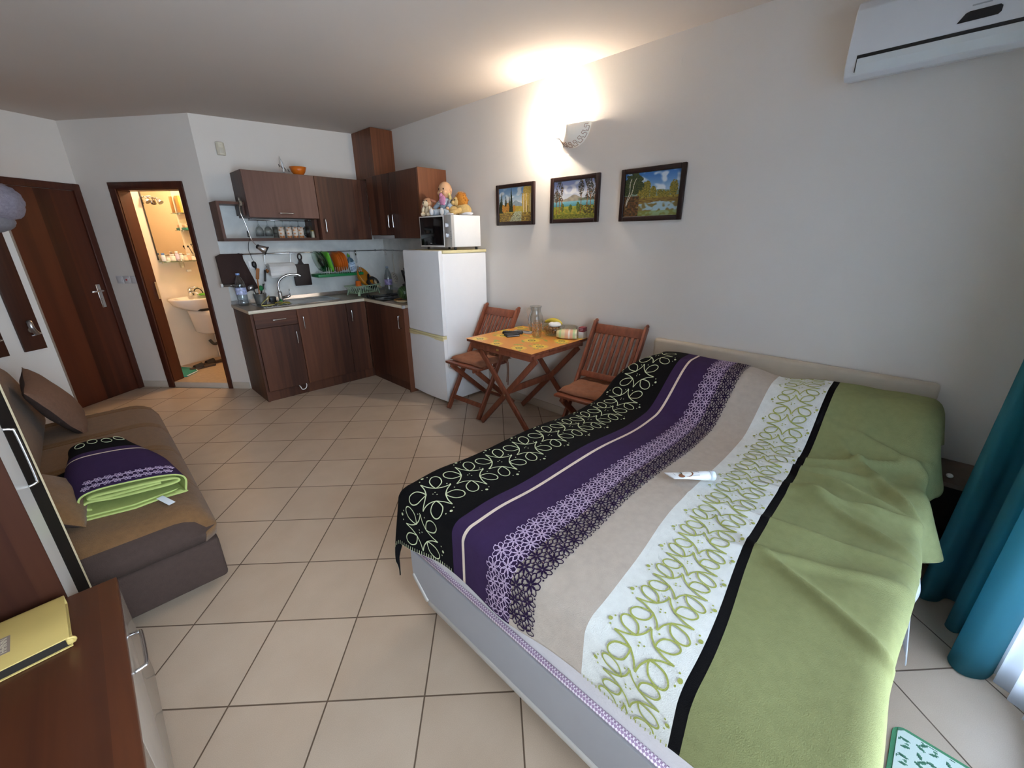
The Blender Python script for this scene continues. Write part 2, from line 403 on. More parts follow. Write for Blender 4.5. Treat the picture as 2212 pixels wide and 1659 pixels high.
# bed base
bed = thing('double_bed', 'low double bed with pale grey foot board and cream headboard against the white wall', 'bed', (1.66, .54, 0))
BX0, BX1, BY0, BY1 = .668, 2.64, -.165, 1.245
M_BEDW = mat('bed_white_board', 'b9b4ae', .5, var=.03); M_BEDG = mat('bed_grey_board', '9a9a9e', .45, var=.03, scale=6); M_HEAD = mat('cream_leatherette', 'b9ac9a', .45, var=.04, bump=.1, bscale=300)
mb = MB()
mb.prism([(BX0, BY1, .315), (BX0, BY1, .20), (BX0, BY1 - .09, .125), (BX0, BY0, .125), (BX0, BY0, .315)], (.022, 0, 0), 0, .004)
mb.build('foot_board', M_BEDG, bed)
mb = MB(); mb.box((BX0 - .004, BY0, .097), (BX0 + .035, BY1 - .10, .126), bev=.008); mb.bar((BX0 + .014, BY1 - .10, .112), (BX0 + .014, BY1 - .002, .195), .036, .028, bev=.007)
mb.build('foot_board_edge', M_BEDW, bed)
mb = MB(); mb.box((BX0 + .022, BY1 - .02, .14), (BX1, BY1, .315), bev=.004); mb.build('side_rail', M_BEDW, bed)
mb = MB(); mb.box((BX0 + .022, BY0, .14), (BX1, BY0 + .02, .315), bev=.004); mb.build('side_rail', M_BEDW, bed)
for x, y in ((1.0, .25), (1.0, .95), (2.3, .25), (2.3, .95)):
    mb = MB(); mb.box((x - .03, y - .03, 0), (x + .03, y + .03, .16)); mb.build('leg', M_BLACK, bed)
mb = MB(); mb.box((BX0 + .025, BY0 + .02, .15), (BX1, BY1 - .02, .2)); mb.build('slat_deck', M_BEDW, bed)
mb = MB(); mb.box((2.662, -.165, .1), (2.722, 1.25, .842), bev=.022, seg=3); mb.build('headboard', M_HEAD, bed)
mt = MB(); mt.box((BX0 + .008, BY0 + .012, .2), (BX1 + .015, BY1 - .012, .535), bev=.05, seg=4)
mat_o = mt.build('mattress', mat('mattress_ticking', 'c9c4c6', .85, var=.03, bump=.3, bscale=150), bed)
# piping along the foot edge of the mattress
pm, nt, b = new_mat('braided_piping'); b.inputs['Roughness'].default_value = .8
tc = N(nt, 'ShaderNodeTexCoord'); ck = N(nt, 'ShaderNodeTexChecker'); ck.inputs['Scale'].default_value = 150
ck.inputs['Color1'].default_value = (*lin('d6cbd2'), 1); ck.inputs['Color2'].default_value = (*lin('8f7690'), 1)
mpn = N(nt, 'ShaderNodeMapping'); mpn.inputs['Rotation'].default_value = (PI/4, 0, 0); L(nt, tc, 'Object', mpn, 'Vector'); L(nt, mpn, 'Vector', ck, 'Vector'); L(nt, ck, 'Color', b, 'Base Color')
mb = MB(); mb.tube([(BX0 + .004, BY0 + .05, .342), (BX0 + .002, .5, .342), (BX0 + .004, BY1 - .05, .342), (BX0 + .03, BY1 - .015, .342), (BX0 + .1, BY1 - .008, .342)], .010, 0, 10)
mb.build('piping', pm, mat_o)
# the blanket as a draped surface: s runs from head to foot, t across the bed (t = y on the flat part)
BFX, BL_Y, BR_Y = .715, 1.235, -.135
def gauss(x, c, w): return math.exp(-((x - c) / w) ** 2)
def fold(d, r):
    if d <= 0: return d, 0.
    if d < r * PI / 2: return r * math.sin(d / r), r * (1 - math.cos(d / r))
    return r, r + d - r * PI / 2
CR = [(1.95, -.05, .9, .30, .014), (2.06, .02, -.5, .25, .012), (1.80, .02, .25, .22, .014), (1.72, -.08, -.2, .3, .012), (1.60, -.02, .5, .25, .010), (2.15, -.08, .3, .2, .012), (1.45, -.1, -.1, .4, .008), (1.12, -.05, .5, .35, .010), (1.3, .0, -.35, .3, .007), (1.9, .12, -.35, .16, .010), (1.68, .10, .15, .14, .010)]
def ztop(x, y):
    p = .208 * sstep(2.02, 2.44, x) - .05 * sstep(2.54, 2.66, x)
    p *= 1 - .16 * gauss(y, .42, .12) * 1 - .10 * sstep(1.0, 1.2, y)
    z = .597 + p
    z -= .030 * gauss(x, 1.85, .28) * sstep(.3, .6, y) * 1.0
    z += .012 * gauss(x, .84, .12)
    z += .006 * noise.noise(Vector((x * 3.1, y * 4.3, 1.7)))
    z += .020 * noise.noise(Vector((x * 5.5 + y * 2, y * 7, 4.2))) * sstep(.22, -.05, y) * sstep(1.0, 1.4, x) + .010 * noise.noise(Vector((x * 11 + y * 5, y * 9 - x * 4, 2.2))) * sstep(.2, .0, y) * sstep(1.3, 1.6, x)
    for cx, cy, a, ln, h in CR:                                # crumple ridges on the green part
        dx, dy = x - cx, y - cy
        al = dx * math.sin(a) + dy * math.cos(a); ac = dx * math.cos(a) - dy * math.sin(a)
        z += h * 2.3 * math.exp(-(al / ln) ** 2 - (ac / .019) ** 2)
    return z
def bl_pt(s, t):
    rs, rt = .045, .05
    dx = BFX - s; hs, vs_ = fold(dx, rs); x = BFX - hs if dx > 0 else s
    vt = 0.; y = t
    pull = .13 * sstep(2.18, 2.5, s)                           # the blanket narrows over the pillows
    if t > BL_Y - pull:
        h, vt = fold(t - BL_Y + pull, rt); y = BL_Y - pull + h
        y += .05 * vt * (1 + .4 * math.sin(s * 9)) + .012 * math.sin(s * 16 + 1) * min(1, vt * 6)
    br = BR_Y + .034 * sstep(1.5, 1.0, s)
    if t < br:
        h, vt = fold(br - t, .05); y = br - h
        fl = .03 + .30 * gauss(s, 1.90, .12) + .27 * gauss(s, 2.22, .09) + .25 * gauss(s, 2.5, .08) + .07 * math.sin(s * 17) * sstep(1.2, 1.6, s)
        y -= vt * fl; vt *= (1 - .30 * min(1, fl))
    if vs_ > 0:
        w = .14 + .22 * sstep(1.0, 1.3, t) + .10 * math.sin(t * 11 + .5)
        x -= vs_ * w * .35; vs_ *= 1 - .02 * w
    z = ztop(x if dx <= 0 else BFX, max(min(y, 1.26), -.2)) - math.hypot(vs_, vt)
    return Vector((x, y, z))
def bl_n(s, t):
    e = .004; a = bl_pt(s + e, t) - bl_pt(s - e, t); c = bl_pt(s, t + e) - bl_pt(s, t - e)
    n = a.cross(c); n.normalize(); return n
def tsh(s): return .045 * sstep(.75, 1.3, s)                   # the beige, white and green edges drift a little to the wall
STR = [(1.60, 0), (.950, 1), (.897, 5), (.884, 1), (.664, 2), (.410, 3), (.172, 10), (.146, 4), (-.72, None)]
def hem_left(s): return BL_Y + .25 + .05 * sstep(1.1, .7, s) + .02 * math.sin(s * 7)
def hem_right(s): return BR_Y - (.175 + .085 * gauss(s, 1.93, .12) + .05 * gauss(s, 2.25, .10) + .04 * gauss(s, 2.5, .1) + .05 * sstep(1.72, 1.5, s) + .10 * sstep(1.50, 1.34, s) + .07 * sstep(1.35, 1.0, s))
def hem_foot(t):
    return BFX - (.235 + .03 * sstep(1.0, 1.25, t) - .03 * sstep(.75, .5, t) - .02 * sstep(.3, .1, t) + .10 * sstep(1.24, 1.36, t))
SH = 2.655
bl_tags = []
def build_blanket():
    mb = MB(); bm = mb.bm
    rows = sorted({round(x, 4) for x in [STR[i][0] for i in range(1, 8)]} , reverse=True)
    # normalised grid: columns follow the stripe edges, outer columns reach the hems
    ts = []
    edges = [1.0] + rows + [-1.0]
    cols = []                                                   # (kind, value)
    nL, nR = 34, 34
    for k in range(nL): cols.append(('L', 1 - k / nL))
    for a, b_ in zip(rows[:-1], rows[1:]):
        n = max(1, int(abs(a - b_) / .016 + .5))
        for k in range(n): cols.append(('M', a + (b_ - a) * k / n))
    cols.append(('M', rows[-1]))
    for k in range(1, nR + 1): cols.append(('R', k / nR))
    NS = 260
    def tval(c, s):
        if c[0] == 'L': return rows[0] + (hem_left(s) - rows[0]) * c[1]
        sh = tsh(s) * sstep(.75, .45, c[1]) if c[0] == 'M' else tsh(s)
        if c[0] == 'M': return c[1] + sh
        r0 = rows[-1] + sh; return r0 + (hem_right(s) - r0) * c[1]
    top, bot = [], []
    for c in cols:
        tm = tval(c, 1.0); sf = hem_foot(tval(c, .55)); A, B = [], []
        for i in range(NS + 1):
            s = SH + (sf - SH) * i / NS; t = tval(c, s); p = bl_pt(s, t); n = bl_n(s, t)
            if n.z < 0 and abs(n.z) > .3: n = -n
            A.append(bm.verts.new(p)); B.append(bm.verts.new(p - n * .005))
        top.append(A); bot.append(B)
    def stripe(c):
        if c[0] == 'L': return 0
        v = c[1] - 1e-5 if c[0] == 'M' else -1
        m = 0
        for e, k in STR[:-1]:
            if v <= e: m = k
        return m
    for j in range(len(cols) - 1):
        m = stripe(cols[j]); m = 0 if m == 10 else m
        if cols[j][0] == 'R' or cols[j+1][0] == 'R': m = 4
        for i in range(NS):
            f = bm.faces.new((top[j][i], top[j][i+1], top[j+1][i+1], top[j+1][i])); f.material_index = m; f.smooth = True
            f = bm.faces.new((bot[j][i], bot[j+1][i], bot[j+1][i+1], bot[j][i+1])); f.material_index = m; f.smooth = True
        for i in (0, NS):
            f = bm.faces.new((top[j][i], top[j+1][i], bot[j+1][i], bot[j][i])); f.material_index = m
    for j, m in ((0, 0), (len(cols) - 1, 4)):
        for i in range(NS):
            f = bm.faces.new((top[j][i], bot[j][i], bot[j][i+1], top[j][i+1])); f.material_index = m
    bmesh.ops.recalc_face_normals(bm, faces=bm.faces[:])
    def outn(s, t):
        n = bl_n(s, t)
        # outward: up on top, away from the bed on the drops
        c = bl_pt(s, t) - Vector((1.7, .5, .3)); return (n if n.z > 0 else -n) if abs(n.z) > .3 else (n if n.dot(c) > 0 else -n)
    def ribbon(pts, w, mi, lift=.0030, closed=False):
        n = len(pts); L_, R_ = [], []
        for i, (s, t) in enumerate(pts):
            a = pts[i-1] if (closed or i > 0) else pts[i]; b_ = pts[(i+1) % n] if (closed or i < n-1) else pts[i]
            d = Vector((b_[0]-a[0], b_[1]-a[1])); 
            if d.length < 1e-9: d = Vector((1, 0))
            d.normalize(); q = Vector((-d.y, d.x)) * w * .5
            n_ = outn(s, t) * lift
            L_.append(bm.verts.new(bl_pt(s + q.x, t + q.y) + n_)); R_.append(bm.verts.new(bl_pt(s - q.x, t - q.y) + n_))
        for i in range(n if closed else n - 1):
            k = (i+1) % n
            f = bm.faces.new((L_[i], L_[k], R_[k], R_[i])); f.material_index = mi; f.smooth = True
    def disc(s, t, r, mi):
        n_ = outn(s, t) * .0030; c = [bm.verts.new(bl_pt(s + r*math.cos(a*PI/4), t + r*math.sin(a*PI/4)) + n_) for a in range(8)]
        f = bm.faces.new(c); f.material_index = mi; f.smooth = True
    def inside(s, t): return hem_foot(min(t, 1.5)) + .006 < s < SH - .01 and t < hem_left(s) - .01
    def motif(cs, ct, a, b_, w, mi, skew=.25, dots=True, tf=lambda s: 0.):
        """Star with four pointed corners and a loop on each side, drawn as one line."""
        q = []
        for k in range(4):
            tip = (.58, .58); loop = [(0, .36), (-.13, .50), (-.235, .74), (-.17, .99), (0, 1.08), (.17, .99), (.235, .74), (.13, .50), (0, .36)]
            curve = catmull([(.58, .58, 0), (.30, .43, 0), (0, .36, 0)], 4) + catmull([(*p, 0) for p in loop], 4)[1:] + catmull([(0, .36, 0), (-.30, .43, 0), (-.58, .58, 0)], 4)[1:]
            # the line crosses itself at the foot of the loop
            c1 = catmull([(.58, .58, 0), (.26, .46, 0), (-.10, .30, 0)], 4)
            an = k * PI / 2
            ca, sa = math.cos(an), math.sin(an)
            q.append([(p.x*ca - p.y*sa, p.x*sa + p.y*ca) for p in curve])
        for seg in q:
            pts = []
            for x, y in seg:
                kk = 1 / math.sqrt(1 + skew * skew); u = (x + skew * y) * kk; v = (y - skew * x) * kk
                s_, t_ = cs + u * a, ct + v * b_
                pts.append((s_, t_ + tf(s_)))
            run = []
            for p in pts + [None]:
                if p and inside(*p): run.append(p)
                else:
                    if len(run) > 2: ribbon(run, w, mi)
                    run = []
        if dots:
            for x, y, r in ((.22, 1.06, .0060), (.02, .98, .0028), (.42, 1.0, .0026), (-.22, -1.06, .0060), (-.02, -.98, .0028), (-.42, -1.0, .0026), (.74, .20, .0026), (.82, .10, .0026), (.80, -.16, .0026), (-.06, .10, .0026), (.04, -.02, .0026), (.06, .12, .0026)):
                s_, t_ = cs + x * a, ct + y * b_; t_ += tf(s_)
                if inside(s_, t_): disc(s_, t_, r, mi)
    # pale loops on the black band
    per = .168; s = .735 - 2*per
    s = .732 + 10 * per
    while s > .40:
        motif(s, 1.122 - .02 * sstep(2.2, 2.5, s) * 2, .092, .112, .0040, 6, .85); s -= per
    # olive loops on the white band
    s = .71 + 17 * .112
    while s > .40:
        motif(s, .276, .066, .090, .0046, 9, .85, True, tsh); s -= .112
    # lilac and dark lace
    for (t0, mi, rows_) in ((.760, 7, (.022, .070)), (.664, 8, (.020, .066))):
        pl = .052
        for ri, dt in enumerate(rows_):
            s = SH - .03 - (pl/2 if ri else 0)
            while s > .46:
                for k in range(8):
                    an = k * PI / 4 + .2; ex, ey = math.cos(an), math.sin(an); pts = []
                    for j in range(11):
                        a_ = 2*PI*j/10; rr = .0178 + .0135*math.cos(a_); ww = .0078*math.sin(a_)
                        ss, tt = s + ex*rr - ey*ww, t0 - dt + ey*rr + ex*ww
                        pts.append((ss, tt + tsh(ss) * sstep(.75, .45, tt)))
                    if all(inside(*p) for p in pts): ribbon(pts, .0024 if mi == 7 else .0034, mi)
                s -= pl
        s = SH - .03
        while s > .46:
            tt = t0 + .008 if mi == 7 else t0 - .092
            if inside(s, tt): disc(s, tt + tsh(s) * sstep(.75, .45, tt), .003, mi)
            s -= pl
    # pale whip stitches along the black hem
    s = SH - .05
    while s > BFX - .24:
        h = hem_left(s) - .001; ribbon([(s, h), (s, h - .016)], .0028, 6); s -= .0125
    t = hem_left(.6) - .02
    while t > .96:
        h = hem_foot(t) + .001; ribbon([(h, t), (h + .016, t)], .0028, 6); t -= .0125
    t = .4
    while t > .17:
        h = hem_foot(t) + .001; ribbon([(h, t), (h + .010, t)], .0024, 9); t -= .0125
    return mb.build('striped_blanket', BL_MATS, None, recalc=False)
blk = build_blanket()
tag(blk, 'large striped fleece blanket, black, purple, beige, white and green, spread over the bed', 'blanket'); rebase(blk, (1.66, .54, .54))
mb = MB(); rows_ = []
for i in range(31):
    x = 1.56 + .36 * i / 30; R = []
    for j in range(9): v_ = j / 8; R.append(mb.bm.verts.new((x, -.185 - .036 * v_ - .018 * v_ * math.sin(x * 21) - .015*gauss(x, 1.75, .12)*v_, .50 - (.26 + .05 * math.sin(x * 9)) * v_)))
    rows_.append(R)
for A, B in zip(rows_[:-1], rows_[1:]):
    for j in range(8): f = mb.bm.faces.new((A[j], A[j+1], B[j+1], B[j])); f.smooth = True
sh_o = mb.build('bed_sheet', mat('sheet_white', 'd9dde6', .9, var=.01), None); md_ = sh_o.modifiers.new('thickness', 'SOLIDIFY'); md_.thickness = .003
tag(sh_o, 'white bed sheet hanging out under the green edge of the blanket towards the curtain', 'bed sheet'); rebase(sh_o, (1.6, -.2, .24))
# tube of hand cream on the blanket
tp0 = Vector((1.430, .545, 0)); tp1 = Vector((1.553, .418, 0)); td = (tp1 - tp0).normalized(); tn = Vector((-td.y, td.x, 0))
tz = ztop(1.49, .48) + .006
tube = thing('cream_tube', 'small white tube of cream lying on the beige stripe of the blanket', 'tube', (tp0.x, tp0.y, tz), math.atan2(td.y, td.x), None, True)
LEN = (tp1 - tp0).length
mb = MB(); rings = []
for i in range(13):
    f_ = i / 12; hh = .0025 + .0155 * sstep(0, 1, f_ * 1.05); ww = .0235 - .0035 * f_
    rings.append([mb.bm.verts.new((f_ * (LEN - .022) + (0.02*(.5 - k_/19) if i == 0 else 0) * 0 + (-.013 * math.cos(2*PI*k_/20) * (1 - f_)), ww * math.cos(2*PI*k_/20), .018 + hh * math.sin(2*PI*k_/20))) for k_ in range(20)])
for a, b_ in zip(rings[:-1], rings[1:]):
    for k_ in range(20):
        f_ = mb.bm.faces.new((a[k_], a[(k_+1) % 20], b_[(k_+1) % 20], b_[k_])); f_.smooth = True
mb.bm.faces.new(rings[0]); mb.bm.faces.new(rings[-1])
body = mb.build('body', mat('tube_white', 'eef0f2', .25, var=0), tube)
mb = MB(); mb.tube([(LEN - .022, 0, .018), (LEN - .003, 0, .018), (LEN, 0, .018)], [.0195, .0195, .017], 0, 20); mb.build('cap', mat('tube_cap', 'dfe9f2', .2, var=0), tube)
M_COCO = mat('print_coconut_brown', '8a5a3c', .5, var=.1); M_LEAFG = mat('print_leaf_green', '2c4a2c', .5, var=.1); M_COCW = mat('print_coconut_white', 'f4f4f2', .4, var=0); M_PRG = mat('print_grey', '8b8e98', .5, var=0)
def on_tube(x, y):                                              # a point on the upper skin of the tube
    f_ = max(0, min(1, x / (LEN - .022))); hh = .0025 + .0155 * sstep(0, 1, f_ * 1.05); ww = .0235 - .0035 * f_
    c_ = max(-1, min(1, y / ww)); return Vector((x, y, .018 + hh * math.sqrt(max(0, 1 - c_ * c_)) + .0005))
mb = MB()
def decal(poly, mi):
    n = len(poly); cx = sum(p[0] for p in poly) / n; cy = sum(p[1] for p in poly) / n; c = on_tube(cx, cy) + Vector((0, 0, .0002 * mi))
    for i in range(n):
        mb.face([c, on_tube(*poly[i]) + Vector((0, 0, .0002 * mi)), on_tube(*poly[(i+1) % n]) + Vector((0, 0, .0002 * mi))], mi)
decal([(.046 + .013*math.cos(a*PI/8), -.008 + .011*math.sin(a*PI/8)) for a in range(16)], 0)
decal([(.072 + .020*math.cos(a*PI/8), -.001 + .0165*math.sin(a*PI/8)) for a in range(16)], 0)
decal([(.068 + .018*math.cos(a*PI/8), -.001 + .015*math.sin(a*PI/8)) for a in range(16)], 2)
decal([(.030, .018), (.052, .006), (.050, .001), (.040, .008)], 1); decal([(.044, .019), (.053, .016), (.054, .004), (.049, .008)], 1)
for k_ in range(4): decal([(.096 + k_*.005, .014), (.098 + k_*.005, .014), (.098 + k_*.005, .002 - k_*.002), (.096 + k_*.005, .002 - k_*.002)], 3)
decal([(.018, .010), (.020, .010), (.024, -.004), (.022, -.004)], 3); decal([(.085, -.013), (.112, -.014), (.112, -.016), (.085, -.015)], 3)
mb.build('coconut_print', [M_COCO, M_LEAFG, M_COCW, M_PRG], body)
# ================================================================ kitchen cabinets
YF, XF = 4.31, 2.12                                             # door fronts of the two runs
T = .018
def panel(name, a, b, parent, m=None, bev=.0015): mb = MB(); mb.box(a, b, 0, bev, seg=1); return mb.build(name, m or M_KW, parent)
def handle_v(parent, x, z0, z1, y): return bow_handle('handle', (x, y, z0), (x, y, z1), (0, -1, 0), parent, M_CHROME, .0055, .028)
def handle_x(parent, y, z0, z1, x): return bow_handle('handle', (x, y, z0), (x, y, z1), (-1, 0, 0), parent, M_CHROME, .0055, .028)
# base unit with drawer
c = thing('base_cabinet', 'dark walnut base cabinet with one drawer over a door, left end of the counter', 'cabinet', (1.2, 4.6, 0))
mb = MB(); mb.box((1.0, YF + .001, 0), (1.0 + T, YK - .004, .862)); mb.box((1.0 + T, YF + .03, .10), (1.392, YK - .02, .855)); mb.build('carcass', M_KW, c)
mb = MB(); mb.box((1.0 + T, YF + .014, 0), (1.392, YF + .03, .10)); mb.build('plinth', M_KW, c)
dr = panel('drawer', (1.021, YF - .018, .722), (1.391, YF, .858), c, M_KWX); bow_handle('handle', (1.165, YF - .018, .789), (1.285, YF - .018, .789), (0, -1, 0), dr, M_CHROME, .0055, .028)
d = panel('door', (1.021, YF - .018, .104), (1.391, YF, .718), c); handle_v(d, 1.352, .535, .655, YF - .018)
# sink unit
c = thing('base_cabinet', 'wide dark walnut base cabinet with two doors under the sink', 'cabinet', (1.74, 4.6, 0))
mb = MB(); mb.box((1.394, YF + .03, .10), (2.086, YK - .02, .855)); mb.build('carcass', M_KW, c)
mb = MB(); mb.box((1.394, YF + .014, 0), (2.138, YF + .03, .10)); mb.build('plinth', M_KW, c)
d = panel('door', (1.395, YF - .018, .104), (1.884, YF, .858), c); handle_v(d, 1.437, .668, .788, YF - .018)
d = panel('door', (1.888, YF - .018, .104), (2.100, YF, .858), c); handle_v(d, 1.928, .668, .788, YF - .018)
# right run
c = thing('base_cabinet', 'dark walnut base cabinet with one door between the corner and the white fridge', 'cabinet', (2.4, 3.95, 0))
mb = MB(); mb.box((XF + .02, 3.545, .10), (XW - .004, YF - .0, .855)); mb.build('carcass', M_KW, c)
mb = MB(); mb.box((XF + .014, 3.545, 0), (XF + .03, YF + .012, .10)); mb.build('plinth', M_KW, c)
mb = MB(); mb.box((XF - .016, 3.528, 0), (XW - .004, 3.544, .858)); mb.build('end_panel', M_KW, c)
d = panel('door', (XF - .016, 3.547, .104), (XF + .002, YF - .022, .858), c); handle_x(d, 3.594, .66, .785, XF - .016)
# L-shaped worktop
M_TOP = mat('worktop_laminate', '9a8b78', .3, var=.18, scale=60); M_TOPE = mat('worktop_cream_edge', 'cfc4ae', .4, var=.04, scale=50)
wt = thing('worktop', 'L-shaped worktop with speckled brown top and cream front edge', 'worktop', (1.7, 4.5, .862))
mb = MB(); mb.prism([(.992, 4.292, .8625), (2.10, 4.292, .8625), (2.10, 3.53, .8625), (XW - .002, 3.53, .8625), (XW - .002, YK - .002, .8625), (.992, YK - .002, .8625)], (0, 0, .0275), 0, .002); mb.build('top_slab', M_TOP, wt)
mb = MB(); mb.box((.990, 4.2885, .8615), (2.0985, 4.2925, .8905), bev=.001); mb.box((2.0965, 3.53, .8615), (2.1005, 4.2905, .8905), bev=.001); mb.box((.9885, 4.29, .8615), (.9925, YK - .01, .8905), bev=.001); mb.build('front_edge', M_TOPE, wt)
mb = MB(); mb.box((2.093, 3.526, .860), (2.125, 3.5298, .8915)); mb.build('end_cap', M_STEEL, wt)
mb = MB()
mb.prism([(.995, YK - .002, .8903), (.995, YK - .024, .8903), (.995, YK - .012, .925), (.995, YK - .002, .925)], (XW - 1.0, 0, 0), 0, .001)
mb.prism([(XW - .002, 3.53, .8903), (XW - .024, 3.53, .8903), (XW - .012, 3.53, .925), (XW - .002, 3.53, .925)], (0, YK - 3.56, 0), 0, .001)
mb.build('wall_strip', M_STEEL, wt)
# marble splashback
m, nt, b = new_mat('marble_splashback'); b.inputs['Roughness'].default_value = .3
tc = N(nt, 'ShaderNodeTexCoord'); n = N(nt, 'ShaderNodeTexNoise'); n.inputs['Scale'].default_value = 5; n.inputs['Detail'].default_value = 8; n.inputs['Distortion'].default_value = .5
r = N(nt, 'ShaderNodeValToRGB'); r.color_ramp.elements[0].position = .35; r.color_ramp.elements[1].position = .62
r.color_ramp.elements[0].color = (*lin('c6c7c5'), 1); r.color_ramp.elements[1].color = (*lin('dcdcd9'), 1)
L(nt, tc, 'Object', n, 'Vector'); L(nt, n, 'Fac', r, 'Fac'); L(nt, r, 'Color', b, 'Base Color'); M_MARB = m
mb = MB(); mb.box((1.0, YK - .006, .88), (XW, YK, 1.83)); mb.box((XW - .006, 3.53, .88), (XW, YK - .006, 1.5)); sp = mb.build('splashback', M_MARB); sp['kind'] = 'structure'; sp.name = 'trim_3'
# upper cabinets, left run
YU = 4.55
c = thing('wall_cabinet', 'walnut wall cabinet with a flip-up door coloured pale like a hazy reflection and horizontal handle', 'cabinet', (1.54, 4.7, 1.69))
mb = MB(); mb.box((1.222, YU, 1.69), (1.24, YK - .007, 2.083)); mb.box((1.24, YU, 1.69), (1.852, YK - .007, 1.708)); mb.box((1.24, YU, 2.065), (1.852, YK - .007, 2.083)); mb.box((1.24, YK - .02, 1.708), (1.852, YK - .007, 2.065)); mb.box((1.834, YU, 1.708), (1.852, YK - .02, 2.065)); mb.build('carcass', M_KW, c)
d = panel('flip_door', (1.223, YU - .018, 1.691), (1.85, YU, 2.082), c, wood('kitchen_walnut_hazed', '7d5a4d', '5f4036', 'z', .45, 4.5, .5)); bow_handle('handle', (1.477, YU - .018, 1.731), (1.605, YU - .018, 1.731), (0, -1, 0), d, M_CHROME, .0055, .028)  # hazy reflection put into the paler door colour
c = thing('wall_cabinet', 'tall walnut wall cabinet with one door beside the flip-up cabinet', 'cabinet', (2.08, 4.7, 1.487))
mb = MB(); mb.box((1.854, YU, 1.487), (2.398, YK - .007, 2.083)); mb.build('carcass', M_KW, c)
d = panel('door', (1.855, YU - .018, 1.488), (2.30, YU, 2.082), c); handle_v(d, 1.897, 1.56, 1.688, YU - .018)
mb = MB(); mb.box((2.302, YU - .016, 1.488), (2.398, YU, 2.082)); mb.build('filler_strip', M_KW, c)
# open shelf box reaching from the wall end under the flip-up cabinet
YS = 4.62
c = thing('wall_shelf', 'open walnut box shelf on the wall with glasses under the flip-up cabinet', 'shelf', (1.4, 4.75, 1.484))
mb = MB(); mb.box((1.002, YS, 1.510), (1.024, YK - .007, 1.822)); mb.build('side_panel', M_KW, c)
mb = MB(); mb.box((1.002, YS, 1.484), (1.852, YK - .007, 1.5098)); mb.build('bottom_shelf', M_KWX, c)
mb = MB(); mb.box((1.0242, YS, 1.80), (1.2208, YK - .007, 1.822)); mb.build('top_panel', M_KWX, c)
mb = MB(); mb.box((1.205, YS + .02, 1.71), (1.2208, YK - .007, 1.7998)); mb.build('divider', M_KW, c)
mb = MB(); mb.box((1.826, YS, 1.510), (1.852, YK - .007, 1.688)); mb.build('side_panel', M_KW, c)
# corner run
XU = 2.40
c = thing('wall_cabinet', 'dark walnut corner wall cabinet with two doors, two bow handles and a side panel coloured as if warmly lit', 'cabinet', (2.56, 4.05, 1.495))
mb = MB(); mb.box((XU + .018, 3.57, 1.53), (XW - .003, YU - .022, 2.11)); mb.build('carcass', M_KW, c)
mb = MB(); mb.box((XU, 3.55, 1.495), (XW - .003, 3.5685, 2.112)); mb.build('side_panel', M_KWLIT, c)
d = panel('door', (XU - .0, 4.062, 1.53), (XU + .018, YU - .022, 2.11), c); handle_x(d, 4.098, 1.60, 1.725, XU)
d = panel('door', (XU - .0, 3.5705, 1.497), (XU + .018, 4.058, 2.11), c); handle_x(d, 4.012, 1.60, 1.725, XU)
mb = MB(); mb.box((XU + .012, 4.062, 1.493), (XW - .003, YU - .03, 1.528), bev=.003); c2 = mb.build('extractor_hood', M_GREYP); tag(c2, 'slim grey extractor hood built in under the corner wall cabinet', 'extractor hood'); rebase(c2, (2.56, 4.3, 1.493))
mb = MB(); mb.box((2.474, 4.45, 2.113), (XW - .003, YK - .002, 2.578)); mb.box((2.462, 4.438, 2.113), (2.474, 4.45, 2.57))
o = mb.build('duct_casing', M_KWLIT); tag(o, 'tall walnut duct casing standing on the corner cabinet up to the ceiling', 'duct casing'); rebase(o, (2.6, 4.66, 2.113))
# ================================================================ things in the kitchen
ORD = ['first', 'second', 'third', 'fourth', 'fifth', 'sixth', 'seventh', 'eighth']
ZT = .8903                                                      # worktop surface
M_TOWEL = mat('towel_brown', '382825', .95, var=.06, bump=.4, bscale=300)
M_IRON = mat('cast_black', '2a1f1e', .6, var=.08); M_ORANGE = mat('orange_glaze', 'c8621c', .3, var=.05); M_LIME = mat('lime_plastic', '5fae35', .35, var=.03)
M_DGREEN = mat('green_plastic', '1f7a45', .4, var=.04); M_MINT = mat('mint_plastic', '93a88a', .45, var=.04); M_WOODL = mat('light_wood', '9a6232', .6, var=.15, scale=30)
M_PAPER = mat('paper_white', 'e2e1e0', .9, var=.01); M_BLUE = mat('bottle_blue', '5a83c0', .35, var=.05); M_LABEL = mat('label_pale', 'cdd3e0', .5, var=.05); M_PET = glass('pet_plastic', 'e6eef2', add=.06)
M_DGLASS = glass('green_glass', 'a4cfae', add=.10); M_WIRE = mat('wire_white', 'cfd2d0', .4, var=.02); M_GOLD = mat('gold_lid', 'b3933f', .35, .8, var=.03)
